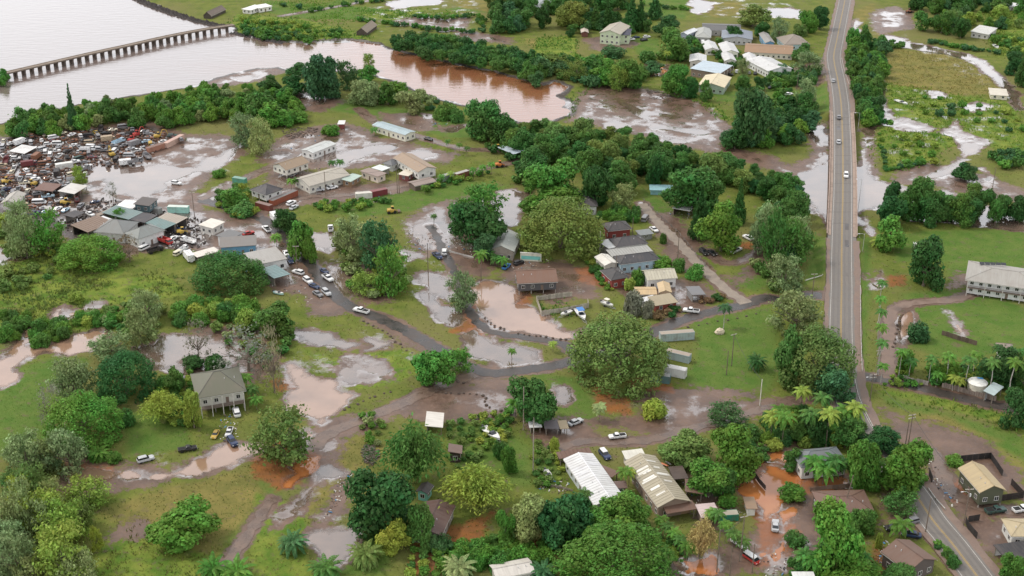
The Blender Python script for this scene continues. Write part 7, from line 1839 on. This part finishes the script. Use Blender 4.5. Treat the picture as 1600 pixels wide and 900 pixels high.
def tufts(outlines, n, h, name, label, col, seed):
    r3 = np.random.RandomState(seed); V = []
    for o in outlines:
        poly = PTS(o); w = [U(p) for p in poly]
        wp = [(a.x, a.y) for a in w]
        xs = [p[0] for p in wp]; ys = [p[1] for p in wp]
        area = abs(sum(wp[i][0]*wp[i-1][1] - wp[i-1][0]*wp[i][1] for i in range(len(wp))))/2
        k = int(n*area); got = 0
        while got < k:
            x, y = r3.uniform(min(xs), max(xs)), r3.uniform(min(ys), max(ys))
            if not in_poly((x, y), wp): continue
            got += 1
            x += r3.normal()*3.5; y += r3.normal()*3.5
            gi = min(max(int(math.log(max(y, 223)/222)/DY + .5), 0), NROW-1); gj = int((x/(.41*gy[gi]+42)+1)/2*(NCOL-1) + .5)
            if not 0 <= gj < NCOL: continue
            gi = gi*NCOL + gj
            if wd_best[gi] > -1.0 or mud_m[gi] > .72 or lane_d[gi] < .5: continue
            if vnoise(np.array([x]), np.array([y]), 9., 77)[0] < r3.uniform(.1, .55): continue
            for _ in range(3):
                a = r3.uniform(0, 6.28); s = h*r3.uniform(.5, 1.3); bx, by = x + r3.normal()*.25, y + r3.normal()*.25
                lx, ly = r3.normal()*.45*s, r3.normal()*.45*s; wx, wy = math.cos(a)*.22*s, math.sin(a)*.22*s
                V.append([(bx-wx, by-wy, -.05), (bx+wx, by+wy, -.05), (bx+wx*.5+lx, by+wy*.5+ly, s), (bx-wx*.5+lx, by-wy*.5+ly, s*.9)])
    v = np.array(V, np.float32).reshape(-1, 3)
    ob(name, np_mesh(name, v, np.arange(len(v)).reshape(-1, 4), M['leaf'], False), None, color=col, kind='stuff', label=label)
tufts([TALL[1]], .55, .9, 'marsh_grass', 'rank bright grass of the marsh right of the bridge', (.14, .23, .035), 61)
tufts([TALL[2], TALL[6], TALL[7]], .9, .9, 'rank_grass', 'rank olive grass left of the umbrella tree', (.13, .175, .045), 62)
tufts([TALL[3]], 1.1, .7, 'rank_grass', 'tall olive grass at the bottom left', (.15, .165, .045), 63)
tufts([TALL[0], TALL[10], TALL[11], TALL[8], TALL[9]], .5, 1.0, 'rank_grass', 'green rank growth on the far river banks', (.10, .20, .035), 64)
tufts([TALL[4], TALL[5]], .8, .9, 'rank_grass', 'bright verge grass below the side lane and far fields', (.13, .20, .035), 65)
tufts([DRY[0]], .45, .6, 'dry_grass', 'straw-coloured grass of the far marsh', (.24, .22, .07), 66)
tufts(['845 482 890 475 905 478 850 490'], 2.5, .8, 'weeds', 'bright weeds inside the board fence', (.10, .24, .04), 67)
# short uneven grass over the open meadows
r4 = np.random.RandomState(91)
ok = np.nonzero((mud_m < .45) & (wd_best < -2.5) & (road_d > 8) & (lane_d > .8) & (GY < 800))[0]
def blades(idx, h, name, label, col):
    n = len(idx)
    x = GX[idx] + r4.uniform(-.5, .5, n); y = GY[idx] + r4.uniform(-.5, .5, n); z = GZ[idx]
    s = h * r4.uniform(.4, 1.3, n); a = r4.uniform(0, 6.28, n)
    wx, wy = np.cos(a)*.42*s, np.sin(a)*.42*s; lx, ly = r4.normal(size=n)*.5*s, r4.normal(size=n)*.5*s
    v = np.stack([np.stack([x-wx, y-wy, z-.05], 1), np.stack([x+wx, y+wy, z-.05], 1), np.stack([x+wx*.6+lx, y+wy*.6+ly, z+s], 1), np.stack([x-wx*.6+lx, y-wy*.6+ly, z+s*.9], 1)], 1).reshape(-1, 3)
    ob(name, np_mesh(name, v, np.arange(4*n).reshape(-1, 4), M['leaf'], False), None, color=col, kind='stuff', label=label)
lawny = soft(d_lawn, 5)[ok] > .6
blades(r4.choice(ok[~lawny], 45000), .34, 'meadow_grass', 'uneven olive meadow grass', (.15, .18, .04))
blades(r4.choice(ok[~lawny], 14000), .4, 'meadow_grass', 'dry straw in the meadow grass', (.27, .24, .09))
blades(r4.choice(ok[lawny], 15000), .2, 'lawn_grass', 'short bright lawn grass', (.10, .20, .028))
tufts(['470 32 560 12 620 18 660 26 620 34 540 36', '640 30 690 18 740 20 700 30', '420 4 520 -4 560 6 470 20', '1000 150 1090 150 1150 190 1110 185 1050 165'], .5, .8, 'crop_rows', 'bright green crops on the far field plots', (.13, .26, .035), 68)
settle_labels()
for o, px in LABELLED:                      # keep every label within sixteen words
    w = o['label'].split()
    if len(w) > 16: o['label'] = ' '.join(t for t in w if t not in ('larger', 'smaller', 'feathery'))
    w = o['label'].split()
    if len(w) > 16: o['label'] = o['label'].replace(' from left', '').replace('pale grey-green', 'pale').replace(' in the wooded belt', ' of the belt')
    w = o['label'].split()
    if len(w) > 16: o['label'] = ' '.join(w[:16])
